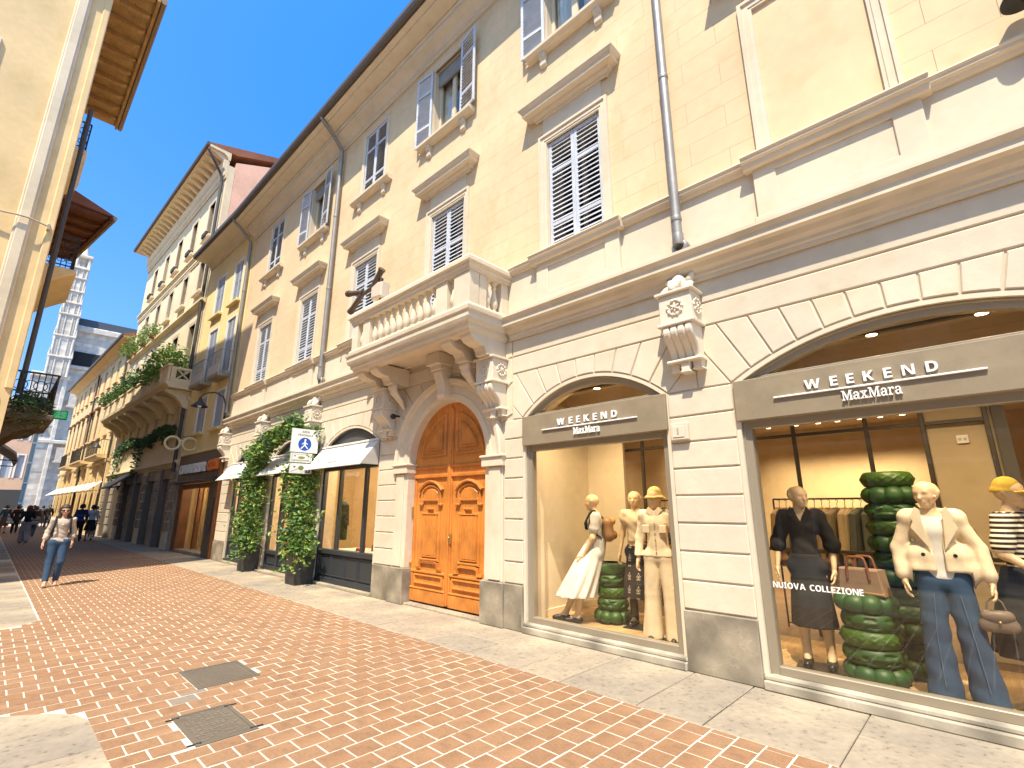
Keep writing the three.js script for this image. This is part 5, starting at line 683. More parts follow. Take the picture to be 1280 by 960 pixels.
  item('ankle_shoe', 'bright red shoe on the white display table', 'shoe', -10.05, 0.69, -0.62, [['upper', blend([[[0, 0.03, 0], [0, 0.04, 0.14], 0.035, 0.03], [[0, 0.04, -0.01], [0, 0.1, -0.02], 0.035, 0.035]], 0.01, {}), red], ['sole', cbox(-0.035, 0.035, -0.0, 0.012, -0.04, 0.17, 0.004), mShoe]]);
  item('handbag', 'dark brown handbag on the white display table', 'handbag', -9.65, 0.69, -0.7, [['bag', extr([[-0.14, 0], [0.14, 0], [0.11, 0.14], [-0.11, 0.14]], -0.05, 0.05, 0.015), br], ['handle', tube([[-0.07, 0.13, 0], [-0.05, 0.22, 0], [0.05, 0.22, 0], [0.07, 0.13, 0]], 0.009, 16, 6), br]]);
  item('vase', 'brown round vase on the white display table', 'vase', -9.3, 0.69, -0.6, [['body', lathe([[0, 0], [0.05, 0], [0.09, 0.06], [0.08, 0.12], [0.04, 0.16], [0.045, 0.18]], 0, 0, 0), br], ['rim', new THREE.TorusGeometry(0.045, 0.006, 6, 18).rotateX(Math.PI / 2).translate(0, 0.18, 0), br]]);
  item('round_hat', 'wide brown hat on the upper dark shelf', 'hat', -9.3, 1.57, -1.9, [['crown', spheroid(0, 0.06, 0, 0.1, 0.09, 0.11), mTan], ['brim', lathe([[0, 0.0], [0.2, 0.0], [0.2, 0.01], [0, 0.02]], 0, 0, 0, 24), mTan]]);
  item('storage_box', 'pale box on the lower dark shelf', 'box', -9.8, 1.07, -1.9, [['case', cbox(-0.15, 0.15, 0, 0.16, -0.1, 0.1, 0.006), mCream], ['lid', cbox(-0.16, 0.16, 0.16, 0.2, -0.11, 0.11, 0.006), mCream]]);
  item('handbag', 'orange handbag on the lower dark shelf', 'handbag', -9.1, 1.07, -1.9, [['bag', extr([[-0.13, 0], [0.13, 0], [0.1, 0.17], [-0.1, 0.17]], -0.05, 0.05, 0.015), mTan], ['handle', tube([[-0.06, 0.16, 0], [-0.04, 0.26, 0], [0.04, 0.26, 0], [0.06, 0.16, 0]], 0.009, 16, 6), mTan]]);
  item('hanging_coat', 'dark coat hanging inside the shop entrance', 'coat', -12.2, 1.75, -1.2, [['garment', extr([[-0.04, 0], [0.04, 0], [0.2, -0.08], [0.27, -0.6], [0.18, -0.6], [0.16, -0.25], [0.2, -0.95], [-0.2, -0.95], [-0.16, -0.25], [-0.18, -0.6], [-0.27, -0.6], [-0.2, -0.08]], -0.05, 0.05, 0.03), mBlackF], ['hanger', tube([[0, 0, 0], [0, 0.06, 0], [0.03, 0.09, 0], [0, 0.12, 0]], 0.005, 10, 5), mMull]]);
  item('hanging_coat', 'rose coat hanging in the farthest shop window of the palazzo', 'coat', -15.9, 1.75, -1.0, [['garment', extr([[-0.04, 0], [0.04, 0], [0.2, -0.08], [0.27, -0.6], [0.18, -0.6], [0.16, -0.25], [0.2, -0.95], [-0.2, -0.95], [-0.16, -0.25], [-0.18, -0.6], [-0.27, -0.6], [-0.2, -0.08]], -0.05, 0.05, 0.03), fab(0.4, 0.16, 0.1)], ['hanger', tube([[0, 0, 0], [0, 0.06, 0], [0.03, 0.09, 0], [0, 0.12, 0]], 0.005, 10, 5), mMull]]);
}
// awnings
{
  const aw = (x0, x1, label, txt) => {
    const t = thing('awning', label, 'awning', [FX, 0, 0], FR), y1 = 2.92, y0 = 2.42, d = 0.4, n = 16, pos = [];
    const P = (i, j) => { const u = i / n, v = j / 8; return [x0 + (x1 - x0) * u, y1 + (y0 - y1) * v - 0.012 * Math.sin(v * Math.PI) - 0.004 * Math.sin(u * 19) * v, 0.012 + d * v]; };
    for (let i = 0; i < n; i++) for (let j = 0; j < 8; j++) pos.push(...P(i, j), ...P(i + 1, j), ...P(i + 1, j + 1), ...P(i, j), ...P(i + 1, j + 1), ...P(i, j + 1));
    const low = pos.slice(); for (let i = 1; i < low.length; i += 3) low[i] -= 0.006; mesh('fabric', [flat(pos), flat(low)], M.canvas, t);
    mesh('side_cloth', extr([[0.012, y1], [0.012, y0], [0.012 + d, y0]], -0.003, 0.003).rotateY(-Math.PI / 2).translate(x1, 0, 0), fab(0.55, 0.51, 0.46, { side: THREE.DoubleSide }), t); mesh('side_cloth', extr([[0.012, y1], [0.012, y0], [0.012 + d, y0]], -0.003, 0.003).rotateY(-Math.PI / 2).translate(x0, 0, 0), fab(0.55, 0.51, 0.46), t);
    mesh('front_bar', rod([x0 - 0.01, y0 - 0.005, d + 0.012], [x1 + 0.01, y0 - 0.005, d + 0.012], 0.014), mat(0.7, 0.68, 0.64, { roughness: 0.4 }), t); mesh('roller_case', cbox(x0, x1, y1 - 0.015, y1 + 0.03, 0.0, 0.05, 0.008), M.canvas, t);
    const ang = Math.atan2(d, y1 - y0); [...txt].length && letters(txt, 'sans_bold', 0.062, 0.002, mat(0.3, 0.29, 0.27), t, 0, 0, 0, { gap: 0.012 }); for (const o of t.children) if (o.name === 'letter') { o.geometry.applyMatrix4(new THREE.Matrix4().makeRotationX(-ang)); o.geometry.translate((x0 + x1) / 2 - 0.25, y0 + 0.07 * 1.4, d * 0.8 + 0.012 + 0.012); }
  };
  aw(-11.07, -8.62, 'white fabric awning over the dark shopfront beside the gate', 'doposoly'); aw(-14.05, -11.95, 'white fabric awning over the entrance, half hidden by leaves', 'arcorso'); aw(-17.35, -14.98, 'white fabric awning over the farthest shopfront of the palazzo', 'momosa alsom');
}
// planters with climbing greenery
{
  const mP = mat(0.045, 0.043, 0.042, { roughness: 0.55, map: T.fabric });
  const planter = (x0, x1, z0, z1, h, label) => { const cx = (x0 + x1) / 2, cz = (z0 + z1) / 2, t = thing('planter', label, 'planter', [cx, 0.003, cz]), w = (x1 - x0) / 2, d = (z1 - z0) / 2, P = (k, y) => [[-w * k, y, -d * k], [w * k, y, -d * k], [w * k, y, d * k], [-w * k, y, d * k]]; const A = P(0.88, 0), B = P(1, h), tt = []; for (let i = 0; i < 4; i++) { const j = (i + 1) % 4; tt.push(...A[i], ...A[j], ...B[j], ...A[i], ...B[j], ...B[i]); } tt.push(...A[0], ...A[2], ...A[1], ...A[0], ...A[3], ...A[2]); mesh('pot', flat(tt), mP, t); mesh('rim', [cbox(-w, w, h - 0.03, h, -d, -d + 0.03, 0.005), cbox(-w, w, h - 0.03, h, d - 0.03, d, 0.005), cbox(-w, -w + 0.03, h - 0.03, h - 0.0005, -d + 0.03, d - 0.03, 0.005), cbox(w - 0.03, w, h - 0.03, h - 0.0005, -d + 0.03, d - 0.03, 0.005)], mP, t); mesh('soil', box(-w + 0.03, w - 0.03, h - 0.1, h - 0.06, -d + 0.03, d - 0.03), mat(0.05, 0.035, 0.025, { bump: 0.01 }), t); };
  planter(4.74, 5.17, -11.42, -10.88, 0.62, 'square black planter holding the climber beside the street sign'); planter(4.8, 5.18, -14.62, -14.12, 0.64, 'square black planter holding the climber between two white awnings');
  const climber = (pathPts, label, base, rad, n) => {
    const t = thing('climbing_plant', label, 'climbing plant', base), c = new THREE.CatmullRomCurve3(pathPts.map((p) => V(...p))), A = [], B = [], D = [];
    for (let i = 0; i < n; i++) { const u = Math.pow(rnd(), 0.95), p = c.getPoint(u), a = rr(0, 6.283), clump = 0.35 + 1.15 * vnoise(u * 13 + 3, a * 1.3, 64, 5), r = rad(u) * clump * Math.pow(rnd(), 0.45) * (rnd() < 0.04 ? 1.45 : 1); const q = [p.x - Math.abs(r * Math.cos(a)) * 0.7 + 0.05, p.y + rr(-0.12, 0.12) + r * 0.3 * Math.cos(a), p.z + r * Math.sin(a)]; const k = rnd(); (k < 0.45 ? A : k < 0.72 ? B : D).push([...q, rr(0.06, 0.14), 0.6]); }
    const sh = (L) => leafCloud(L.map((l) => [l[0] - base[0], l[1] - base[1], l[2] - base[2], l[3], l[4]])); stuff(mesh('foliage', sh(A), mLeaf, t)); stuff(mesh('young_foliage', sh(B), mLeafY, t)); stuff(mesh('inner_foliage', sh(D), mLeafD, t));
    for (let k = 0; k < 4; k++) mesh('stem', tube(pathPts.map((p, i) => [p[0] - base[0] + 0.04 * Math.sin(i * 2 + k * 1.7), p[1] - base[1], p[2] - base[2] + 0.07 * Math.cos(i * 1.7 + k * 2)]), 0.009, 40, 5), mStem, t);
  };
  climber([[4.96, 0.55, -11.15], [5.02, 1.0, -11.25], [5.05, 1.7, -11.45], [5.05, 2.4, -11.55], [5.04, 3.1, -11.65], [5.02, 3.5, -11.75]], 'green climber growing up the pier behind the street sign', [4.96, 0.55, -11.15], (u) => 0.62 - 0.12 * u, 5200);
  climber([[4.98, 0.55, -14.37], [5.02, 1.1, -14.45], [5.04, 1.8, -14.5], [5.03, 2.5, -14.4], [4.9, 2.95, -14.05], [4.84, 3.2, -13.3], [4.88, 3.4, -12.6], [4.95, 3.6, -12.0]], 'green climber rising from its planter and arching over the shop entrance', [4.98, 0.55, -14.37], (u) => 0.6 - 0.14 * u, 6600);
}
// pedestrian-zone signs, lamp, spotlights, small fittings
{
  const t = thing('street_sign', 'white pedestrian area sign with blue disc above two small plates on the wall', 'street sign', [4.74, 2.33, -11.05]);
  const mBack = mat(0.55, 0.55, 0.54, { roughness: 0.5 });
  const plate = (name, x0, x1, y0, y1, px, py, draw) => { const p = part(name, t); mesh('panel', cbox(x0, x1, y0, y1, -0.015, 0.008, 0.004), mBack, p); const g = new THREE.PlaneGeometry(x1 - x0 - 0.01, y1 - y0 - 0.01).translate((x0 + x1) / 2, (y0 + y1) / 2, 0.012); mesh('print', g, new THREE.MeshStandardMaterial({ map: canvasTex(px, py, draw), roughness: 0.55 }), p, false); };
  plate('main_sign', -0.31, 0.31, 0.47, 1.0, 512, 440, (c, w, h) => { c.fillStyle = '#eceae6'; c.fillRect(0, 0, w, h); c.fillStyle = '#16140f'; c.textAlign = 'center'; c.font = 'bold 58px sans-serif'; c.fillText('AREA', w / 2, 70); c.font = 'bold 56px sans-serif'; c.fillText('PEDONALE', w / 2, 134); c.fillStyle = '#1450b0'; c.beginPath(); c.arc(w / 2, 285, 126, 0, 7); c.fill(); c.strokeStyle = '#f4f4f2'; c.fillStyle = '#f4f4f2'; c.lineCap = 'round'; c.lineWidth = 26; c.beginPath(); c.arc(w / 2 + 4, 205, 20, 0, 7); c.fill(); const L = (a, b, d, e, k) => { c.lineWidth = k; c.beginPath(); c.moveTo(a, b); c.lineTo(d, e); c.stroke(); }; L(w / 2, 240, w / 2, 300, 34); L(w / 2, 250, w / 2 - 50, 285, 16); L(w / 2, 250, w / 2 + 52, 280, 16); L(w / 2, 300, w / 2 - 62, 368, 20); L(w / 2, 300, w / 2 + 58, 362, 20); });
  plate('small_plate', -0.29, 0.2, 0.245, 0.455, 400, 180, (c, w, h) => { c.fillStyle = '#e4e3da'; c.fillRect(0, 0, w, h); c.strokeStyle = '#2b3524'; c.lineWidth = 6; c.strokeRect(24, 24, w - 48, h - 48); c.fillStyle = '#2b3524'; c.fillRect(56, 50, 40, 18); c.fillRect(320, 50, 40, 16); c.fillStyle = '#7d8a4a'; c.beginPath(); c.ellipse(w / 2, 88, 66, 28, 0, 0, 7); c.fill(); c.fillStyle = '#55663a'; c.fillRect(44, 132, w - 88, 12); });
  plate('small_plate', -0.28, 0.22, 0.0, 0.225, 400, 180, (c, w, h) => { c.fillStyle = '#e2e2dd'; c.fillRect(0, 0, w, h); c.fillStyle = '#23241f'; c.fillRect(60, 50, 34, 26); c.strokeStyle = '#4a4c46'; c.lineWidth = 8; c.beginPath(); c.moveTo(20, 150); c.lineTo(150, 96); c.stroke(); c.fillStyle = '#6d7d45'; c.beginPath(); c.ellipse(200, 80, 52, 44, 0, 0, 7); c.fill(); c.fillStyle = '#2a57c0'; c.fillRect(286, 96, 84, 70); c.fillStyle = '#f0f0f0'; c.fillRect(318, 108, 22, 40); });
  mesh('bracket', [rod([0.5, 0.85, -0.02], [-0.3, 0.85, -0.02], 0.014), rod([0.5, 0.35, -0.02], [-0.25, 0.35, -0.02], 0.014), rod([0.1, 0, -0.025], [0.1, 1, -0.025], 0.016)], mBack, t);
  const l = thing('wall_lamp', 'black wall lamp on a curved stem above the wide shop window', 'wall lamp', [FX, 5.0, 0.9], FR);
  mesh('wall_plate', cbox(-0.05, 0.05, -0.1, 0.2, 0.0, 0.03, 0.006), M.iron, l); mesh('stem', tube([[0, 0.0, 0.03], [0, 0, 0.1], [0, 0.1, 0.15], [0, 0.4, 0.16], [-0.04, 0.62, 0.16]], 0.022, 24), M.iron, l); mesh('shade', lathe([[0.02, 0.2], [0.05, 0.18], [0.1, 0.08], [0.13, 0.02], [0.13, 0], [0.02, 0.03]], -0.04, 0.56, 0.16, 24), M.iron, l); mesh('ring', new THREE.TorusGeometry(0.04, 0.01, 6, 16).translate(0, -0.06, 0.06), M.iron, l);
  const s = thing('spotlight_bracket', 'cluster of brown spotlights with a beige box clamped to the balcony rail', 'spotlight', [FX - 0.78, 5.28, -7.72], FR);
  const mB = mat(0.11, 0.07, 0.04, { roughness: 0.6, map: T.fabric });
  mesh('post', [rod([0.06, 0, 0], [0.06, 0.45, 0], 0.02), rod([0.06, 0.4, 0.0], [0.02, 0.75, 0], 0.012)], mB, s); mesh('control_box', extr([[-0.16, 0.16], [0.2, 0.12], [0.22, 0.4], [0.05, 0.44], [-0.16, 0.4]], -0.08, 0.08, 0.02), mat(0.62, 0.52, 0.42, { roughness: 0.6 }), s); mesh('arm', [rod([0.0, 0.56, -0.05], [-0.75, 0.42, -0.02], 0.035), rod([-0.1, 0.62, -0.05], [-0.55, 0.42, -0.02], 0.03)], mB, s);
  for (const [a, b] of [[[-0.6, 0.46, 0], [-1.2, 0.62, 0]], [[-0.65, 0.42, 0], [-1.05, 0.18, 0]], [[-0.2, 0.5, 0], [0.05, 0.72, 0]]]) mesh('spotlight', [rod(a, b, 0.05, 0.058, 14), rod(lp(a, b, 0.9), lp(a, b, 1.06), 0.066, 0.07, 14)], mB, s); mesh('cable', tube([[-0.5, 0.45, 0.05], [-0.45, 0.25, 0.08], [-0.25, 0.2, 0.08], [-0.1, 0.3, 0.05]], 0.008, 20, 5), M.iron, s);
  const q = thing('intercom_box', 'small cream box on the pier between the two clothes shop windows', 'wall box', [FX, 2.32, -2.37], FR); mesh('case', cbox(-0.1, 0.1, 0, 0.19, 0.0, 0.06, 0.008), M.trim, q); mesh('lid', cbox(-0.075, 0.06, 0.03, 0.16, 0.06, 0.067, 0.004), M.carved, q); mesh('keyhole', cbox(-0.02, 0.0, 0.06, 0.13, 0.067, 0.07, 0.002), M.plinth, q);
  const q2 = thing('stone_plaque', 'small square carved plaque beside the stone gate arch', 'plaque', [FX, 3.2, -5.52], FR); mesh('slab', cbox(-0.09, 0.09, 0, 0.2, 0, 0.035, 0.006), M.plinth, q2); mesh('border', sweep([[-0.06, 0.03], [0.06, 0.03], [0.06, 0.17], [-0.06, 0.17]], [[0, 0.03], [0.002, 0.045], [0.012, 0.045], [0.014, 0.03]], true, 'xy'), M.plinth, q2);
  const cam = thing('security_camera', 'small black security camera beside the left balcony console', 'camera', [FX, 3.3, -7.98], FR); mesh('mount', rod([0, 0, 0], [0, 0, 0.12], 0.02), M.iron, cam); mesh('dome', ball(0, -0.02, 0.14, 0.055), M.iron, cam);
}
// ---------------------------------------------------------------- buildings further along the right side (local x = minus the distance past the palazzo)
const TP = [5.2, 0, -18.2], TT = -(Math.PI / 2 - 0.026);
const R4 = (a, b, c, d) => [[a, c], [b, c], [b, d], [a, d]];
function facade(name, parent, x0, x1, y0, y1, holes, m, th = 0.3) { return mesh(name, extr(R4(x0, x1, y0, y1), -th, 0, 0, 0, holes.map((h) => R4(...h))), m, parent); }
function louvre(w, h) { const g = [box(0, w, 0, h, 0, 0.02)]; g.push(box(0, 0.05, 0, h, 0.02, 0.035), box(w - 0.05, w, 0, h, 0.02, 0.035), box(0.05, w - 0.05, 0, 0.06, 0.02, 0.035), box(0.05, w - 0.05, h - 0.06, h, 0.02, 0.035), box(0.05, w - 0.05, h * 0.5, h * 0.5 + 0.05, 0.02, 0.034)); for (let y = 0.09; y < h - 0.08; y += 0.075) g.push(box(0.05, w - 0.05, y, y + 0.035, 0.018, 0.034)); return g; }
const mYel = mat(0.88, 0.71, 0.34, { map: T.plaster, bump: 0.002 }), mCr2 = mat(0.84, 0.71, 0.46, { map: T.plaster, bump: 0.002 }), mPink = mat(0.9, 0.56, 0.39, { map: T.plaster, bump: 0.003 }), mFar = mat(0.8, 0.61, 0.32, { map: T.plaster, bump: 0.002 }), mShutB = mat(0.4, 0.44, 0.5, { roughness: 0.6 }), mShutO = mat(0.6, 0.24, 0.07, { roughness: 0.6 }), mWhiteP = mat(0.75, 0.72, 0.66), mGreyP = mat(0.44, 0.39, 0.32, { map: T.stone, bump: 0.003 }), mWoodS = mat(0.22, 0.09, 0.03, { map: T.wood, roughness: 0.5 }), mFasc = mat(0.14, 0.11, 0.075, { roughness: 0.5, map: T.fabric });
const eave = (x0, x1, y, out, m, t, gm = M.gutter) => { mesh('eaves', run([[-0.05, y - 0.45], [0.05, y - 0.45], [0.07, y - 0.36], [0.15, y - 0.28], [0.25, y - 0.2], [out - 0.08, y - 0.16], [out - 0.08, y - 0.03], [-0.05, y - 0.03]], x0, x1), m, t); mesh('gutter', run([[out - 0.1, y - 0.1], [out - 0.03, y - 0.14], [out + 0.03, y - 0.1], [out + 0.04, y + 0.03], [out - 0.1, y + 0.03]], x0, x1), gm, t); };
// yellow house with the optician
{
  const t = thing('yellow_house', 'narrow yellow house with blue grey shutters above an optician shopfront', 'building', TP, TT), A = -5.1, B = -0.03;
  const cols = [[-1.8, -0.92], [-3.84, -2.85]], rows = [[9.18, 10.88], [6.35, 8.55], [4.36, 5.74]], holes = []; for (const c of cols) for (const r of rows) holes.push([c[0], c[1], r[0], r[1]]);
  facade('wall', t, A, B, 3.56, 11.75, holes, mYel); mesh('end_wall', [box(A, A + 0.2, 0, 12, -8, -0.31), box(B - 0.2, B, 0, 12, -8, -0.31)], mYel, t); mesh('roof', run([[-0.3, 12.12], [0.6, 12.12], [0.6, 12.18], [-4, 13.9], [-8, 12.2], [-8, 12.12]], A, B), M.roof, t); eave(A, B, 12.2, 0.75, M.trim, t);
  for (const [ri, r] of rows.entries()) for (const c of cols) {
    const w = part('window', t), cw = c[1] - c[0]; mesh('frame', sweep([[c[1], r[0]], [c[1], r[1]], [c[0], r[1]], [c[0], r[0]]], [[-0.02, -0.1], [-0.02, 0.015], [0.06, 0.02], [0.06, -0.02]], false, 'xy'), mWhiteP, w); mesh('pane', box(c[0], c[1], r[0], r[1], -0.26, -0.25), M.glass, w);
    for (const k of [0, 1]) mesh('shutter', join(louvre(cw / 2 - 0.01, r[1] - r[0] - 0.02)).translate(c[0] + k * cw / 2 + 0.005, r[0] + 0.01, -0.06), mShutB, w, false); mesh('sill', cbox(c[0] - 0.12, c[1] + 0.12, r[0] - 0.1, r[0], -0.02, 0.14, 0.01), mYel, w);
    if (ri === 1) { const b = part('small_balcony', t); mesh('slab', cbox(c[0] - 0.2, c[1] + 0.2, 6.12, 6.26, 0.0, 0.4, 0.02), mGreyP, b); mesh('apron', box(c[0] - 0.18, c[1] + 0.18, 6.26, 6.6, 0.36, 0.38), mat(0.5, 0.48, 0.44), b); const q = []; for (let x = c[0] - 0.18; x <= c[1] + 0.19; x += 0.11) q.push(rod([x, 6.26, 0.37], [x, 7.1, 0.37], 0.01, 0.01, 5)); q.push(box(c[0] - 0.19, c[1] + 0.19, 7.08, 7.11, 0.355, 0.385)); for (const x of [c[0] - 0.18, c[1] + 0.18]) q.push(box(x - 0.01, x + 0.01, 7.08, 7.1, 0, 0.37), box(x - 0.01, x + 0.01, 6.3, 6.32, 0, 0.37), rod([x, 6.26, 0.18], [x, 7.1, 0.18], 0.01, 0.01, 5)); mesh('railing', q, mat(0.3, 0.3, 0.3, { roughness: 0.5 }), b); }
  }
  // shopfront
  mesh('back_wall', box(A, B, 0, 12.2, -8, -7.8), mYel, t); mesh('storey_floor', box(A, B, 3.3, 3.5, -8, -0.31), mYel, t);
  mesh('sign_board', cbox(-5.05, -0.25, 2.62, 3.56, -0.2, 0.02, 0.01), mFasc, t); mesh('sign_cornice', cbox(-5.08, -0.2, 3.56, 3.64, -0.2, 0.06, 0.01), mYel, t); mesh('corner_strip', cbox(-0.24, -0.1, 0.003, 3.6, -0.2, 0.06, 0.01), mWoodS, t); mesh('canopy', extr([[0.02, 2.62], [0.36, 2.56], [0.38, 2.48], [0.02, 2.46]], -2.1, 2.3, 0.01).rotateY(-Math.PI / 2).translate(-2.5, 0, 0), mat(0.04, 0.03, 0.022, { roughness: 0.5 }), t);
  mesh('pilaster', [cbox(-5.05, -4.7, 0.003, 2.62, -0.3, 0.03, 0.01)], mGreyP, t); mesh('pilaster', [cbox(-1.05, -0.25, 0.003, 2.46, -0.3, 0.0, 0.01)], mFasc, t); mesh('poster_case', [cbox(-0.85, -0.42, 0.75, 1.9, 0, 0.03, 0.006), box(-0.81, -0.46, 0.79, 1.86, 0.03, 0.033)], mat(0.03, 0.04, 0.05, { roughness: 0.2 }), t);
  mesh('door_frame', [cbox(-4.7, -4.2, 0.003, 2.46, -0.35, -0.02, 0.01), cbox(-4.2, -1.05, 2.3, 2.46, -0.35, -0.04, 0.01), cbox(-3.6, -3.45, 0.1, 2.3, -0.5, -0.38, 0.01), cbox(-1.4, -1.25, 0.1, 2.3, -0.5, -0.38, 0.01)], mWoodS, t); mesh('glass_door', box(-4.2, -1.05, 0.12, 2.3, -0.45, -0.44), M.glass, t); mesh('door_post', [cbox(-2.5, -2.4, 0.1, 2.3, -0.5, -0.4, 0.01), cbox(-3.1, -3.0, 0.1, 2.3, -0.5, -0.4, 0.01)], mat(0.36, 0.24, 0.09), t); mesh('step', cbox(-4.7, -1.05, 0.002, 0.11, -0.6, -0.02, 0.01), M.slabB, t);
  mesh('shop_interior', [box(-5, -0.3, 0.0, 0.1, -3, -0.61), box(-5, -0.3, 2.62, 2.7, -3, -0.21), box(-5, -0.3, 0.1, 2.62, -3.1, -3), box(-5, -4.8, 0.1, 2.62, -3, -0.36), box(-0.5, -0.3, 0.1, 2.62, -3, -0.31)], mat(0.4, 0.3, 0.16, { map: T.plaster }), t);
  const sg = part('shop_sign', t); mesh('backing', cbox(-4.6, -1.45, 2.82, 3.16, 0.02, 0.06, 0.008), mat(0.03, 0.025, 0.02), sg); letters('CUVUTERIOR', 'sans_bold', 0.34, 0.05, mat(0.82, 0.78, 0.7), sg, -4.62, 2.84, 0.06, { width: 3.05 });
  mesh('orange_tag', extr([[-1.4, 2.9], [-1.28, 2.82], [-0.42, 2.86], [-0.42, 3.22], [-1.28, 3.2], [-1.4, 3.1]], 0.02, 0.1, 0.015), mat(0.8, 0.19, 0.02, { roughness: 0.5 }), sg); letters('ottica', 'sans_bold', 0.17, 0.006, mat(0.5, 0.09, 0.01), sg, -1.25, 2.96, 0.1, { width: 0.72 });
  // light inside the shop
  const w0 = [4.0, 2.55]; void w0; const sp = thing('ceiling_spot', 'lit ceiling lamp inside the optician shop', 'ceiling light', [6.5, 2.6, -20.8]); mesh('lens', new THREE.CylinderGeometry(0.06, 0.06, 0.02, 16), mat(0.9, 0.85, 0.7, { emissive: C(1, 0.82, 0.5), emissiveIntensity: 5 }), sp); mesh('ring', lathe([[0.06, 0], [0.08, 0], [0.08, 0.02], [0.06, 0.02]], 0, -0.01, 0, 16), mMull, sp); const l = new THREE.PointLight(C(1, 0.8, 0.5), 6); l.name = 'lamp_light'; l.position.y = -0.08; l.castShadow = true; sp.add(l);
  const gl = thing('eyeglasses_sign', 'giant cream pair of spectacles hung as a shop sign', 'shop sign', [4.85, 3.92, -21.6]); for (const x of [-0.5, 0.06]) { mesh('rim', new THREE.TorusGeometry(0.235, 0.042, 10, 36).translate(x, 0, 0), mat(0.74, 0.62, 0.34, { roughness: 0.4 }), gl); } mesh('bridge', tube([[-0.29, 0.06, 0], [-0.22, 0.12, 0], [-0.15, 0.06, 0]], 0.03, 12), mat(0.74, 0.62, 0.34, { roughness: 0.4 }), gl); mesh('temple_bar', [rod([0.06, 0.2, 0], [0.1, 0.16, -0.7], 0.03)], mat(0.74, 0.62, 0.34), gl); mesh('bracket', rod([-0.25, 0.24, 0], [0.1, 0.3, -0.05], 0.015), M.iron, gl);
  const la = thing('street_lamp', 'dark bell shaped street lamp on a curved wall bracket', 'street lamp', [5.16, 4.55, -18.75]); mesh('bracket', tube([[0, 0, 0], [-0.02, 0.5, 0], [-0.12, 0.78, 0], [-0.4, 0.9, 0], [-0.68, 0.82, 0], [-0.8, 0.66, 0]], 0.022, 30), M.iron, la); mesh('wall_plate', cbox(-0.03, 0.02, -0.15, 0.15, -0.04, 0.04, 0.006), M.iron, la); mesh('shade', lathe([[0.02, 0.32], [0.05, 0.3], [0.07, 0.2], [0.2, 0.06], [0.26, 0], [0.24, 0], [0.02, 0.1]], -0.8, 0.34, 0, 24), M.iron, la); mesh('globe', ball(-0.8, 0.38, 0, 0.07), mat(0.75, 0.73, 0.68), la);
}
// foliage clump helper for balconies and window boxes
function clump(label, pos, size, n, group, m = mLeaf, m2 = mLeafY, leaf = 0.14) { const t = thing('potted_plant', label, 'plant', pos, 0, group), A = [], B = []; for (let i = 0; i < n; i++) { const a = rr(0, 6.28), b = Math.acos(rr(-0.25, 1)), r = Math.pow(rnd(), 0.4), s = 0.8 + 0.4 * vnoise(a * 2, b * 3, 16, n); (rnd() < 0.6 ? A : B).push([size[0] * r * s * Math.sin(b) * Math.cos(a), 0.12 + size[1] * r * s * Math.cos(b), size[2] * r * s * Math.sin(b) * Math.sin(a), rr(0.6, 1.2) * leaf, 0.42]); } stuff(mesh('foliage', leafCloud(A), m, t)); stuff(mesh('young_foliage', leafCloud(B), m2, t)); mesh('pot', lathe([[0, 0], [0.13, 0], [0.17, 0.2], [0.15, 0.2], [0.13, 0.17], [0, 0.17]], 0, -0.08, 0), mat(0.35, 0.15, 0.08), t); return t; }
const onT = (a, y, out) => { const v = V(-a, y, out).applyAxisAngle(V(0, 1, 0), TT); return [v.x + TP[0], y, v.z + TP[2]]; };
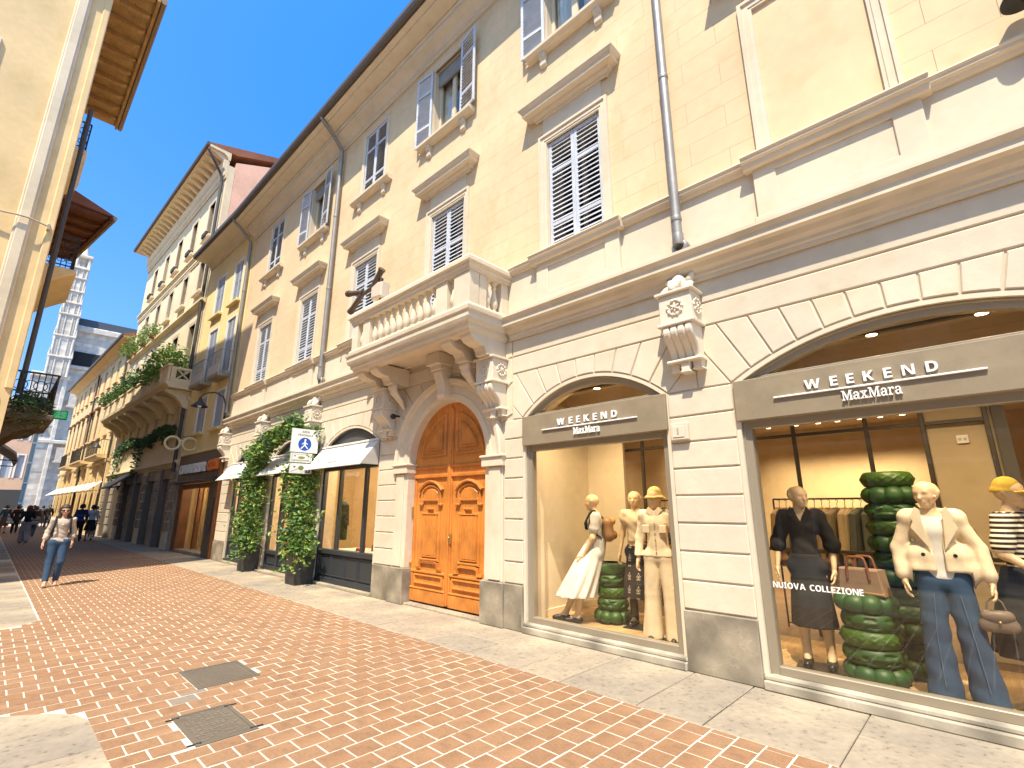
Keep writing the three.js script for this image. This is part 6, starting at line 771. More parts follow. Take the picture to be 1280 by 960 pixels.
// tall cream house with the long balcony
{
  const t = thing('tall_cream_house', 'tall cream five storey house with bracketed eaves and long planted balcony', 'building', TP, TT), A = -19.6, B = -5.2, cols = [6.65, 9.25, 11.85, 14.4, 16.95, 18.9].map((a) => -a);
  const rows = [[14.0, 15.9, 0.42], [11.2, 12.8, 0.4], [7.3, 9.6, 0.45]], holes = []; for (const r of rows) for (const c of cols) if (c > -18.5) holes.push([c - r[2], c + r[2], r[0], r[1]]);
  const slots = []; for (let a = 6.7; a < 18.6; a += 1.75) slots.push([-a - 0.3, -a + 0.3, 4.85, 5.85]); facade('wall', t, A, B, 3.2, 17.3, [...holes, ...slots], mCr2);
  mesh('side_wall', extr([[-0.31, 3.2], [-0.31, 17.6], [-4.8, 19.4], [-9.2, 17.6], [-9.2, 3.2]], 0, 0.3).rotateY(-Math.PI / 2).translate(B, 0, 0), mPink, t); mesh('side_wall', box(A, A + 0.3, 0, 17.6, -9.2, -0.31), mCr2, t); mesh('wall_lower', box(B - 0.3, B, 0, 3.2, -9.2, -0.31), mPink, t);
  mesh('roof', run([[-0.31, 17.98], [0.85, 17.98], [0.85, 18.04], [-4.8, 19.75], [-9.6, 17.9], [-9.6, 17.82], [-4.8, 19.62]], A - 0.3, B + 0.03), M.roof, t); eave(A - 0.2, B + 0.02, 18.0, 0.95, mCr2, t); mesh('back_wall', box(A, B, 0, 17.6, -9.2, -9.0), mCr2, t); for (const y of [3.3, 6.2, 10.2, 13.2]) mesh('storey_floor', box(A + 0.3, B - 0.3, y, y + 0.2, -9, -0.31), mCr2, t); mesh('frieze', run([[-0.02, 16.6], [0.06, 16.6], [0.08, 16.7], [0.12, 16.75], [0.12, 17.0], [0.2, 17.1], [0.22, 17.5], [-0.02, 17.56]], A, B), mCr2, t);
  for (let a = 5.4; a < 19.5; a += 0.62) mesh('modillion', extr([[0.1, 17.83], [0.78, 17.83], [0.78, 17.74], [0.6, 17.7], [0.4, 17.58], [0.22, 17.48], [0.1, 17.48]], -0.11, 0.11, 0.01).rotateY(-Math.PI / 2).translate(-a, 0, 0), mCr2, t);
  const st = (y, o = 0.16) => mesh('string_course', run([[-0.02, y - 0.2], [0.05, y - 0.18], [o * 0.6, y - 0.1], [o, y - 0.08], [o, y], [-0.02, y + 0.04]], A, B), mCr2, t); st(13.5); st(10.5, 0.2); st(13.2, 0.08); st(6.1, 0.12); st(3.45, 0.15);
  for (const [i, r] of rows.entries()) for (const c of cols) { if (c < -18.5) continue; const w = part('window', t); mesh('surround', sweep([[c + r[2], r[0]], [c + r[2], r[1]], [c - r[2], r[1]], [c - r[2], r[0]]], [[0, -0.2], [0, 0.03], [0.14, 0.05], [0.16, -0.02]], false, 'xy'), M.trim, w); mesh('pane', box(c - r[2], c + r[2], r[0], r[1], -0.26, -0.25), M.glass, w); mesh('frame', [box(c - 0.025, c + 0.025, r[0], r[1], -0.24, -0.2), box(c - r[2], c + r[2], r[0] + (r[1] - r[0]) * 0.6, r[0] + (r[1] - r[0]) * 0.6 + 0.05, -0.24, -0.205)], mWoodS, w); mesh('sill', cbox(c - r[2] - 0.2, c + r[2] + 0.2, r[0] - 0.12, r[0], -0.02, 0.16, 0.01), M.trim, w); if (i === 0) mesh('flower_box', cbox(c - 0.3, c + 0.3, r[0], r[0] + 0.22, 0.0, 0.22, 0.01), mat(0.06, 0.05, 0.04), w); }
  for (const s of slots) mesh('mezzanine_pane', box(s[0], s[1], s[2], s[3], -0.25, -0.24), M.glass, t);
  mesh('downpipe', [rod([-5.42, 3.0, 0.12], [-5.42, 16.4, 0.12], 0.07), tube([[-5.42, 16.4, 0.12], [-5.42, 16.8, 0.2], [-5.3, 17.3, 0.6], [-5.28, 17.7, 0.88]], 0.06, 16)], mat(0.06, 0.055, 0.05, { roughness: 0.5 }), t);
  // long balcony
  const b = part('long_balcony', t), x0 = -18.8, x1 = -5.0; mesh('slab', run([[0, 6.3], [0.85, 6.32], [0.9, 6.4], [0.98, 6.46], [1.0, 6.58], [0, 6.6]], x0, x1), mCr2, b); mesh('parapet', box(x0 + 0.05, x1 - 0.05, 6.6, 7.2, 0.86, 0.95), mCr2, b); mesh('coping', cbox(x0, x1, 7.2, 7.3, 0.82, 1.0, 0.015), mCr2, b); for (const x of [x0 + 0.1, x1 - 0.1]) { mesh('end_panel', [box(x - 0.05, x + 0.05, 6.6, 6.72, 0, 0.84), box(x - 0.05, x + 0.05, 7.1, 7.2, 0, 0.84), box(x - 0.05, x + 0.05, 6.72, 7.1, 0, 0.16), box(x - 0.05, x + 0.05, 6.72, 7.1, 0.66, 0.84)], mCr2, b); for (const s of [-1, 1]) mesh('lattice_bar', new THREE.BoxGeometry(0.06, 0.52, 0.05).rotateX(s * 0.85).translate(x, 6.91, 0.41), mCr2, b); }
  for (let a = 6.2; a < 18.7; a += 1.55) mesh('pier', cbox(-a - 0.14, -a + 0.14, 6.6, 7.2, 0.84, 0.98, 0.01), mCr2, b); for (let a = 5.5; a < 18.7; a += 1.85) mesh('bracket', extr([[0, 6.3], [0.86, 6.3], [0.86, 6.2], [0.72, 6.12], [0.5, 6.02], [0.3, 5.82], [0.16, 5.6], [0, 5.55]], -0.16, 0.16, 0.015).rotateY(-Math.PI / 2).translate(-a, 0, 0), mCr2, b);
  // ground floor piers and glazing
  for (let a = 5.25, k = 0; a < 19.4; a += 2.35, k++) { const p = part('ground_pier', t); mesh('pier_stone', cbox(-a - 0.75, -a - 0.02, 0.003, 3.2, -0.3, 0.04, 0.012), k % 2 ? mGreyP : M.stone, p); for (let y = 0.7; y < 3; y += 0.4) mesh('band', cbox(-a - 0.78, -a + 0.01, y, y + 0.34, 0.0, 0.07, 0.012), k % 2 ? mGreyP : M.plinth, p); const s = part('shop_opening', t); mesh('frame', [cbox(-a - 2.33, -a - 2.2, 0.003, 3.2, -0.25, 0.0, 0.01), cbox(-a - 0.9, -a - 0.77, 0.003, 3.2, -0.25, 0.0, 0.01), cbox(-a - 2.2, -a - 0.9, 2.75, 3.2, -0.25, -0.02, 0.01)], mat(0.16, 0.13, 0.1, { roughness: 0.5 }), s); mesh('pane', box(-a - 2.2, -a - 0.9, 0.05, 2.75, -0.2, -0.19), M.glass, s); mesh('mullion', box(-a - 1.57, -a - 1.52, 0.05, 2.75, -0.18, -0.14), mWoodS, s); }
  const aw = thing('awning', 'black sloping awning on the tall cream house', 'awning', TP, TT); mesh('fabric', extr([[0.02, 3.32], [0.95, 2.52], [0.95, 2.5], [0.02, 3.29]], -1.5, 1.5).rotateY(-Math.PI / 2).translate(-13.8, 0, 0), mat(0.02, 0.022, 0.025, { side: THREE.DoubleSide }), aw); mesh('arm', [rod([-12.4, 2.55, 0.9], [-12.4, 2.7, 0.02], 0.015), rod([-15.2, 2.55, 0.9], [-15.2, 2.7, 0.02], 0.015)], M.iron, aw);
  clump('big light green shrub at the near end of the long balcony', onT(6.9, 7.0, 0.55), [0.9, 1.5, 0.9], 1700, undefined, mLeaf, mLeafY, 0.2); clump('light green shrub in the middle of the near balcony half', onT(8.7, 7.0, 0.6), [0.8, 1.0, 0.8], 1000, undefined, mLeafD, mLeaf, 0.18);
  for (const [a, s] of [[11.0, 0.75], [12.9, 0.6], [14.7, 0.6], [16.4, 0.5], [17.9, 0.55]]) clump('bushy plant in a pot on the coping of the long balcony', onT(a, 7.3, 0.85), [s, s * 0.9, s * 0.6], 520, 'plants on the long balcony', mLeaf, mLeafD, 0.16); for (const [a, y] of [[13.2, 10.55], [15.2, 10.55], [17.4, 10.55], [18.6, 10.55]]) clump('pale flowering plant on the ledge above the long balcony', onT(a, y, 0.25), [0.6, 0.7, 0.4], 380, 'plants on the upper ledge', mLeaf, mLeafY, 0.16);
  const iv = thing('hanging_ivy', 'garland of dark ivy hanging below the long balcony', 'ivy', onT(6, 5, 0.15)), L = [], ib = onT(6, 5, 0.15); for (let a = 6.2; a < 17.6; a += 0.012) { const drop = Math.pow(Math.max(0, Math.sin(a * 2.7) * 0.6 + Math.sin(a * 1.13 + 1) * 0.5), 2) * 1.5; for (let k = 0; k < 3; k++) { const y = 4.95 + 0.12 * Math.sin(a) - rnd() * (0.35 + drop), p = onT(a + rr(-0.1, 0.1), y, rr(0.05, 0.3)); L.push([p[0] - ib[0], y - 5, p[2] - ib[2], rr(0.09, 0.17), 0.6]); } } stuff(mesh('foliage', leafCloud(L), mLeafD, iv)); const p1 = onT(17.6, 5, 0.12); mesh('support_wire', rod([0, 0, 0], [p1[0] - ib[0], 0, p1[2] - ib[2]], 0.012), M.iron, iv);
}
// low ochre house beyond
{
  const t = thing('ochre_house', 'long ochre house with orange shutters, deep eaves and arched shops beyond', 'building', TP, TT), A = -43, B = -19.9, holes = [], cols = []; for (let a = 21.2; a < 42.5; a += 2.25) cols.push(-a);
  for (const c of cols) holes.push([c - 0.45, c + 0.45, 9.85, 11.35], [c - 0.45, c + 0.45, 6.3, 8.4], [c - 0.85, c + 0.85, 0.05, 3.9]); facade('wall', t, A, B, 0.003, 11.8, holes, mFar); mesh('side_wall', [box(B - 0.3, B, 0, 12, -8, -0.31), box(A, A + 0.3, 0, 12, -8, -0.31)], mFar, t); mesh('roof', run([[-0.3, 12.2], [0.6, 12.2], [0.6, 12.28], [-4, 13.8], [-8, 12.3], [-8, 12.2]], A, B + 0.25), M.roof, t); eave(A, B + 0.2, 12.25, 0.68, mFar, t); mesh('back_wall', box(A, B, 0, 12.2, -8, -7.8), mFar, t); for (const y of [4.2, 8.8]) mesh('storey_floor', box(A + 0.3, B - 0.3, y, y + 0.2, -7.8, -0.31), mFar, t); mesh('string_course', run([[-0.02, 4.3], [0.1, 4.34], [0.12, 4.5], [-0.02, 4.55]], A, B), mFar, t);
  cols.forEach((c, i) => { for (const [y0, y1, m] of [[9.85, 11.35, i < 3 ? mat(0.55, 0.38, 0.16) : mShutO], [6.3, 8.4, i < 3 ? mFar : mWoodS]]) { const w = part('window', t); mesh('pane', box(c - 0.45, c + 0.45, y0, y1, -0.26, -0.25), M.glass, w); for (const k of [0, 1]) mesh('shutter', box(c - 0.44 + k * 0.445, c - 0.01 + k * 0.445, y0 + 0.02, y1 - 0.02, -0.1, -0.05), m, w); mesh('sill', box(c - 0.6, c + 0.6, y0 - 0.1, y0, -0.02, 0.12), mFar, w); if (y0 < 7) mesh('hood', cbox(c - 0.65, c + 0.65, y1 + 0.12, y1 + 0.26, -0.02, 0.2, 0.02), mWoodS, w); }
    const s = part('shop_arch', t); mesh('arch_fill', extr(R4(c - 0.86, c + 0.86, 2.9, 3.92), -0.25, -0.05, 0, 0, [[[c - 0.7, 2.91], [c + 0.7, 2.91], ...arcPts(c, 3.0, 0.7, 0, Math.PI, 12)].map((p) => [cl(p[0], c - 0.7, c + 0.7), p[1]])]), mFar, s); mesh('pane', box(c - 0.85, c + 0.85, 0.05, 3.9, -0.28, -0.27), M.glass, s); mesh('pilaster', cbox(c + 0.86, c + 1.2, 0.003, 4.25, 0, 0.12, 0.01), mFar, s);
    const aw = thing('awning', 'small cream awning over an arched shop of the ochre house', 'awning', TP, TT, 'awnings of the ochre house'); mesh('fabric', extr([[0.02, 3.2], [0.7, 2.62], [0.7, 2.59], [0.02, 3.16]], -0.72, 0.72).rotateY(-Math.PI / 2).translate(c, 0, 0), M.canvas, aw); mesh('arm', rod([c - 0.7, 2.62, 0.69], [c - 0.7, 2.62, 0.02], 0.012), M.iron, aw); });
  for (const [a0, a1] of [[21.0, 25.3], [27.4, 32.2], [34.5, 38]]) { const b = part('balcony', t); mesh('slab', run([[0, 4.55], [0.5, 4.6], [0.6, 4.72], [0.6, 4.8], [0, 4.82]], -a1, -a0), mFar, b); const q = []; for (let a = a0; a <= a1 + 0.01; a += 0.16) q.push(box(-a - 0.008, -a + 0.008, 4.8, 5.7, 0.555, 0.57)); q.push(box(-a1, -a0, 5.68, 5.73, 0.545, 0.58)); for (const a of [a0, a1]) for (let z = 0.05; z < 0.55; z += 0.13) q.push(box(-a - 0.008, -a + 0.008, 4.8, 5.7, z, z + 0.016)); mesh('railing', q, M.iron, b); }
  for (const a of [20.2, 30.5]) mesh('downpipe', rod([-a, 0.5, 0.1], [-a, 11.6, 0.1], 0.06), mat(0.06, 0.055, 0.05, { roughness: 0.5 }), t);
  const la = thing('street_lamp', 'small dark lantern on the wall of the ochre house', 'street lamp', onT(20.4, 5.4, 0.7)); mesh('shade', lathe([[0.02, 0.3], [0.06, 0.26], [0.22, 0.02], [0.2, 0], [0.02, 0.06]], 0, -0.3, 0, 18), M.iron, la); mesh('arm', tube([[0, 0, 0], [0.2, 0.25, 0], [0.72, 0.2, 0]], 0.02, 14), M.iron, la);
}
// marble church closing the view
{
  const t = thing('marble_church', 'grey and white marble church front with a slender tiered pinnacle', 'church', [0, 0, -95]), mW = mat(0.9, 0.86, 0.79, { map: T.stone, bump: 0.02 }), mW2 = mat(0.66, 0.64, 0.61, { map: T.stone, bump: 0.02 }), mW3 = mat(0.82, 0.76, 0.67, { map: T.stone, bump: 0.02 });
  const course = (x0, x1, y0, y1, z, h, m) => { const g = part('marble_wall', t); mesh('core', box(x0 + 0.02, x1 - 0.02, y0, y1, z - 6, z - 0.05), mW3, g); for (let y = y0, r = 0; y < y1 - 0.05; y += h, r++) for (let x = x0 - (r % 2) * h * 0.9; x < x1; x += h * 2.1) { const a = Math.max(x0, x), b = Math.min(x1, x + h * 2.1); if (b - a > 0.15) mesh('marble_block', box(a + 0.015, b - 0.015, y + 0.015, Math.min(y1, y + h) - 0.015, z - 0.3, z + rr(-0.03, 0.03)), rnd() < 0.6 ? m : rnd() < 0.5 ? mW3 : mW, g); } };
  course(4.7, 17, 0, 28.4, -1.2, 1.3, mW); course(1.2, 4.7, 0, 20, 0, 1.6, mW2);
  mesh('roof', box(4.6, 17.4, 28.5, 29.7, -8, -1.0), mat(0.07, 0.09, 0.11), t); for (const q of [cbox(4.5, 17.4, 27.6, 28.5, -2, -0.7, 0.1), cbox(1.0, 5.2, 19.7, 20.4, -3, 0.3, 0.1), cbox(1.0, 7.2, 10.4, 10.9, -3, 0.25, 0.08)]) mesh('cornice', q, mW, t); mesh('corner_shaft', [cbox(4.5, 5.0, 0, 20, -1.6, 0.2, 0.06)], mW, t); mesh('window', box(4.9, 8.4, 22.4, 24.4, -1.3, -0.85), M.dark, t); mesh('window_ledge', cbox(4.6, 8.6, 21.7, 22.2, -1.3, -0.6, 0.05), mW, t);
  const tw = part('pinnacle_tower', t), tier = (y0, y1, w, m, cx = 3.55) => { mesh('shaft', cbox(cx - w / 2, cx + w / 2, y0, y1, -1.2 - w / 2 + 0.6, -1.2 + w / 2 + 0.6, 0.08), m, tw); for (const s of [-1, 1]) mesh('finial', rod([cx + s * (w / 2 + 0.12), y1, -0.55 + w / 2], [cx + s * (w / 2 + 0.12), y1 + 1.1, -0.55 + w / 2], 0.13, 0.02), mW, tw); mesh('tier_cornice', cbox(cx - w / 2 - 0.2, cx + w / 2 + 0.2, y1 - 0.25, y1, -1.4 - w / 2 + 0.6, -1.0 + w / 2 + 0.6, 0.05), mW, tw); for (const s of [-1, 1]) { mesh('corner_pillar', rod([cx + s * w / 2, y0, -0.6 + w / 2], [cx + s * w / 2, y1, -0.6 + w / 2], 0.16, 0.14), mW, tw); mesh('tracery_bar', cbox(cx + s * w * 0.2 - 0.07, cx + s * w * 0.2 + 0.07, y0, y1 - 0.3, -0.62 + w / 2, -0.5 + w / 2, 0.02), mW, tw); mesh('tracery_panel', cbox(cx + s * w * 0.33 - 0.12, cx + s * w * 0.33 + 0.12, y0 + 0.3, y1 - 0.6, -0.62 + w / 2, -0.55 + w / 2, 0.02), mW2, tw); } };
  tier(20, 23, 2.3, mW3); tier(23, 26.2, 2.1, mW); tier(26.2, 29.6, 2.0, mW3); tier(29.6, 31.5, 1.75, mW); tier(31.5, 33.4, 1.7, mW3); tier(33.4, 35.6, 1.6, mW); tier(35.6, 37.2, 1.7, mW); for (const [x, z] of [[-0.7, 0.7], [0.7, 0.7], [-0.7, -0.7], [0.7, -0.7]]) mesh('lantern_column', rod([3.7 + x, 37.2, -0.6 + z], [3.7 + x, 39, -0.6 + z], 0.2), mW, tw); mesh('lantern_core', rod([3.7, 37.2, -0.6], [3.7, 39, -0.6], 0.5), mW3, tw); mesh('lantern_cap', [cbox(2.75, 4.75, 38.9, 39.4, -1.6, 0.4, 0.1), cbox(2.85, 4.65, 37.1, 37.4, -1.5, 0.3, 0.05)], mW, tw); mesh('spire', rod([3.75, 39.3, -0.6], [3.8, 42.2, -0.6], 0.5, 0.06), mW, tw); mesh('cross', [box(3.72, 3.86, 42, 42.9, -0.66, -0.54), box(3.4, 4.2, 42.45, 42.6, -0.66, -0.54)], mW3, tw);
  for (const [x, y] of [[2.2, 6], [3.4, 12.5], [2.6, 14.5], [5.9, 8], [6.0, 16]]) mesh('niche', [box(x - 0.45, x + 0.45, y, y + 1.9, 0.02, 0.12), box(x - 0.6, x + 0.6, y - 0.25, y, 0.0, 0.25)], mW3, t);
  const t2 = thing('peach_house', 'peach and white house with tall windows at the end of the street', 'building', [1.2, 0, -74]); facade('wall', t2, -8, 1.0, 0, 13, [[-0.9, -0.2, 8.6, 11], [-2.6, -1.9, 8.6, 11], [0.2, 0.7, 8.6, 11], [-0.9, -0.2, 4.6, 7], [0.2, 0.7, 4.6, 7], [-2.6, -1.9, 4.6, 7]], mat(0.7, 0.47, 0.33, { map: T.plaster })); for (const [x0, x1, y0] of [[-0.9, -0.2, 8.6], [-2.6, -1.9, 8.6], [0.2, 0.7, 8.6], [-0.9, -0.2, 4.6], [0.2, 0.7, 4.6], [-2.6, -1.9, 4.6]]) { const w = part('window', t2); mesh('pane', box(x0, x1, y0, y0 + 2.4, -0.2, -0.18), mShutB, w); mesh('surround', sweep([[x1, y0], [x1, y0 + 2.4], [x0, y0 + 2.4], [x0, y0]], [[0, -0.1], [0, 0.05], [0.14, 0.05], [0.14, -0.05]], false), mWhiteP, w); }
  mesh('cornice', cbox(-8, 1.3, 12.6, 13.2, -1, 0.5, 0.05), mWhiteP, t2); mesh('body', box(-8, 0.98, 0, 13, -12, -0.31), mWhiteP, t2); mesh('shop_band', box(-8, 1.02, 0.003, 3.4, 0.0, 0.06), mat(0.05, 0.05, 0.05), t2);
  const gs = thing('scaffold_screen', 'pale green netted scaffold between the peach house and the church', 'scaffold', [2.6, 0, -84]); mesh('net', box(-0.5, 0.3, 0.5, 12.5, -0.05, 0), mat(0.42, 0.5, 0.42, { map: T.fabric }), gs); for (const x of [-0.5, 0.3]) mesh('pole', rod([x, 0, 0.08], [x, 13, 0.08], 0.05), mWhiteP, gs); for (let y = 2; y < 13; y += 2.4) mesh('deck_edge', box(-0.6, 0.4, y, y + 0.18, 0, 0.15), mWhiteP, gs);
}
// ---------------------------------------------------------------- left side of the street
{
  const mB1 = mat(0.9, 0.66, 0.33, { map: T.plaster, bump: 0.002 }), mWd = mat(0.34, 0.2, 0.085, { map: T.wood }), mWdD = mat(0.2, 0.075, 0.03, { map: T.wood }), XC = -0.08, Z0 = -15.6, HE = 15.9;
  const t = thing('beige_corner_house', 'beige corner house with pale pilaster, wooden eaves and iron balconies', 'building', [0, 0, 0]);
  mesh('end_wall', box(-12, XC, 0, HE, Z0 - 0.3, Z0), mB1, t); mesh('street_wall', box(XC - 0.3, XC - 0.001, 0, HE, -23, Z0 - 0.3), mB1, t); mesh('back_wall', [box(-12, XC - 0.3, 0, HE, -23, -22.7), box(-12, -11.7, 0, HE, -22.7, Z0 - 0.3)], mB1, t);
  mesh('pilaster', [cbox(-0.74, -0.45, 4.35, HE, Z0, Z0 + 0.07, 0.02), cbox(-0.69, -0.5, 4.4, HE, Z0 + 0.07, Z0 + 0.1, 0.015)], mat(0.84, 0.71, 0.5, { map: T.plaster }), t); mesh('pilaster_base', [cbox(-0.8, -0.4, 4.15, 4.36, Z0, Z0 + 0.12, 0.02), cbox(-0.74, -0.44, 0, 4.15, Z0, Z0 + 0.09, 0.02)], mat(0.84, 0.71, 0.5, { map: T.plaster }), t); mesh('corner_bead', cbox(-0.2, XC + 0.03, 4.2, HE, Z0 - 0.2, Z0 + 0.04, 0.02), mB1, t);
  const w = part('window', t); mesh('frame', sweep([[-1.9, 9.6], [-1.9, 12.6], [-2.9, 12.6], [-2.9, 9.6]], [[0, Z0 - 0.05], [0, Z0 + 0.06], [0.13, Z0 + 0.06], [0.13, Z0]], false), mWhiteP, w); mesh('pane', box(-2.9, -1.9, 9.6, 12.6, Z0 + 0.003, Z0 + 0.02), mat(0.3, 0.4, 0.5, { roughness: 0.05 }), w);
  // eaves: boards on rafters over the street
  const eav = (t2, z0, z1, h, w1, mb, mr, step) => { mesh('eave_boards', box(XC - 0.1, w1, h + 0.14, h + 0.18, z0, z1), mb, t2); for (let z = z1 - 0.1; z > z0; z -= step) mesh('rafter', extr([[XC, h - 0.05], [w1 - 0.25, h - 0.02], [w1 - 0.1, h + 0.06], [w1 - 0.08, h + 0.14], [XC, h + 0.14]], -0.06, 0.06, 0.012).translate(0, 0, z), mr, t2); mesh('fascia', cbox(w1 - 0.06, w1 + 0.02, h + 0.02, h + 0.22, z0, z1, 0.01), mr, t2); mesh('gutter', extr([[w1 + 0.02, h + 0.1], [w1 + 0.06, h + 0.03], [w1 + 0.14, h + 0.03], [w1 + 0.17, h + 0.12], [w1 + 0.17, h + 0.22], [w1 + 0.02, h + 0.22]], z0, z1), mat(0.24, 0.17, 0.08, { roughness: 0.6 }), t2); };
  eav(t, -22.3, -15.1, HE, 0.9, mat(0.5, 0.37, 0.17, { map: T.wood }), mat(0.46, 0.33, 0.15, { map: T.wood }), 0.72); mesh('roof', extr([[0.95, HE + 0.22], [-6, HE + 2.6], [-12.4, HE + 0.3], [-12.4, HE + 0.2], [0.95, HE + 0.19]], -22.3, -15.3), M.roof, t);
  // downpipe at the corner
  mesh('downpipe', [rod([0.06, 4.2, -16.1], [0.06, 12.2, -16.1], 0.055)], mat(0.07, 0.06, 0.05, { roughness: 0.5 }), t);
  const cab = thing('wall_cable', 'cable conduit running across the beige end wall', 'cable', [0, 0, Z0]); mesh('conduit', tube([[-6, 8.35, 0.1], [-3, 8.3, 0.1], [-1.2, 8.26, 0.12], [-0.6, 8.3, 0.17], [-0.16, 8.25, 0.09]], 0.022, 30), mat(0.5, 0.42, 0.3), cab); for (const x of [-1.2, -0.16]) mesh('clip', cbox(x - 0.03, x + 0.03, 8.15, 8.3, 0, 0.14, 0.006), mat(0.4, 0.34, 0.25), cab);
  // iron balconies on the street face
  const iron = (p, z0, z1, y, out, h, curls) => { const q = [box(XC, out, y + h - 0.02, y + h + 0.02, z1 - 0.02, z1 + 0.02), box(XC, out, y + h - 0.02, y + h + 0.02, z0 - 0.02, z0 + 0.02), box(out - 0.02, out + 0.02, y + h - 0.02, y + h + 0.021, z0, z1), box(out - 0.012, out + 0.012, y + 0.08, y + 0.11, z0, z1), box(XC, out, y + 0.08, y + 0.11, z1 - 0.012, z1 + 0.012)]; for (let z = z0; z <= z1 + 0.01; z += 0.13) q.push(rod([out, y, z], [out, y + h, z], 0.011, 0.011, 5)); for (let x = XC + 0.08; x < out; x += 0.11) for (const z of [z0, z1]) q.push(rod([x, y, z], [x, y + h, z], 0.011, 0.011, 5)); for (let k = 0; k < curls; k++) { const x = XC + 0.12 + (out - XC - 0.24) * k / Math.max(1, curls - 1); q.push(new THREE.TorusGeometry(0.1, 0.01, 5, 16).translate(x, y + h * 0.3, z1), new THREE.TorusGeometry(0.12, 0.01, 5, 18).translate(x, y + h * 0.68, z1 + 0.01)); } mesh('railing', q, M.iron, p); };
  const b1 = part('small_balcony', t); mesh('slab', extr([[XC, 12.2], [0.2, 12.2], [0.22, 12.05], [0.14, 11.8], [0.02, 11.65], [XC, 11.6]], -20.4, -18.2, 0.03), mB1, b1); iron(b1, -20.3, -18.3, 12.2, 0.17, 0.95, 2);
  const b2 = part('curved_balcony', t); mesh('slab', extr([[XC, 7.95], [0.56, 7.95], [0.58, 7.85], [0.4, 7.72], [0.12, 7.5], [XC, 7.3]], -20, -17.2, 0.03), mB1, b2); iron(b2, -19.9, -17.3, 7.95, 0.5, 0.95, 3);
  const b3 = part('planted_balcony', t); mesh('slab', [cbox(XC, 0.74, 3.6, 3.74, -18.9, -15.9, 0.02), extr([[XC, 3.6], [0.6, 3.6], [0.42, 3.42], [0.16, 3.36], [XC, 3.1]], -18.7, -18.5), extr([[XC, 3.6], [0.6, 3.6], [0.42, 3.42], [0.16, 3.36], [XC, 3.1]], -16.3, -16.1)], mat(0.17, 0.12, 0.08, { map: T.rock }), b3); iron(b3, -18.8, -16.0, 3.74, 0.68, 0.98, 4);
  for (const [x, z, s] of [[0.22, -16.2, 0.3], [0.44, -16.4, 0.24], [0.46, -17.0, 0.26], [0.48, -17.8, 0.24]]) clump('leafy plant behind the iron rail of the low corner balcony', [x, 3.82, z], [s, s * 1.1, s], 420, 'plants on the corner balcony', mLeafD, mLeaf, 0.12);
  const tr = thing('trailing_plant', 'dry trailing greenery below the low corner balcony', 'plant', [0.3, 3.7, -15.9]), L = []; for (let i = 0; i < 900; i++) L.push([rr(-0.35, 0.32), rr(-0.5, 0.35) * rnd(), rr(-0.4, 0.06), rr(0.05, 0.12), 0.4]); stuff(mesh('foliage', leafCloud(L), mat(0.12, 0.11, 0.03, { side: THREE.DoubleSide }), tr)); mesh('stem', tube([[-0.3, 0.1, 0], [0, -0.1, 0.03], [0.3, 0.05, 0]], 0.012, 16, 5), mStem, tr);
  // second house with deep brown eaves
  const t2 = thing('brown_eaved_house', 'house with deep brown raftered eaves behind the beige corner house', 'building', [0, 0, 0]); t2.position.set(0, 0, -23.3); t2.rotation.y = 0.138; mesh('street_wall', box(XC - 0.3, XC, 0, 12.6, -16, 0.0), mat(0.6, 0.45, 0.26, { map: T.plaster }), t2); mesh('body', box(-11, XC - 0.3, 0, 12.6, -16, -0.0), mat(0.6, 0.45, 0.26, { map: T.plaster }), t2); eav(t2, -5.5, 0.2, 12.6, 1.4, mWdD, mWdD, 0.9); mesh('roof', extr([[1.5, 12.82], [-5, 15], [-11, 12.9], [1.5, 12.78]], -5.5, 0.2), M.roof, t2); for (const z of [-3, -6, -9, -12]) for (const y of [4.5, 8]) { const wd = part('window', t2); mesh('shutter', cbox(XC, XC + 0.06, y, y + 1.9, z - 0.5, z + 0.5, 0.01), mWoodS, wd); mesh('sill', cbox(XC, XC + 0.16, y - 0.1, y, z - 0.65, z + 0.65, 0.01), mWhiteP, wd); }
  const aw = thing('awning', 'white curved awning with dark underside low on the left houses', 'awning', [XC - 0.4, 0, -26]); mesh('fabric', extr([[0.05, 4.0], [0.5, 3.9], [0.9, 3.6], [1.0, 3.3], [0.98, 3.28], [0.86, 3.54], [0.46, 3.82], [0.05, 3.92]], -4, 0, 0.01), M.canvas, aw); mesh('frame', [rod([0.02, 3.3, -0.1], [0.95, 3.3, -0.1], 0.02), rod([0.02, 3.3, -3.9], [0.95, 3.3, -3.9], 0.02)], M.iron, aw);
  const t3 = thing('far_left_house', 'plain house far along the left side of the street', 'building', [0, 0, 0]); mesh('wall', box(-12, XC - 1.6, 0, 10, -58, -39.1), mat(0.62, 0.46, 0.3, { map: T.plaster }), t3); mesh('eaves', cbox(-12, -1.1, 10, 10.25, -58, -39.2, 0.03), mWdD, t3); for (const z of [-42, -45.5, -49]) { const wd = part('window', t3); mesh('shutter', cbox(XC - 1.6, XC - 1.54, 5, 7, z - 0.5, z + 0.5, 0.01), mWoodS, wd); mesh('sill', cbox(XC - 1.6, XC - 1.44, 4.9, 5, z - 0.65, z + 0.65, 0.01), mWhiteP, wd); }
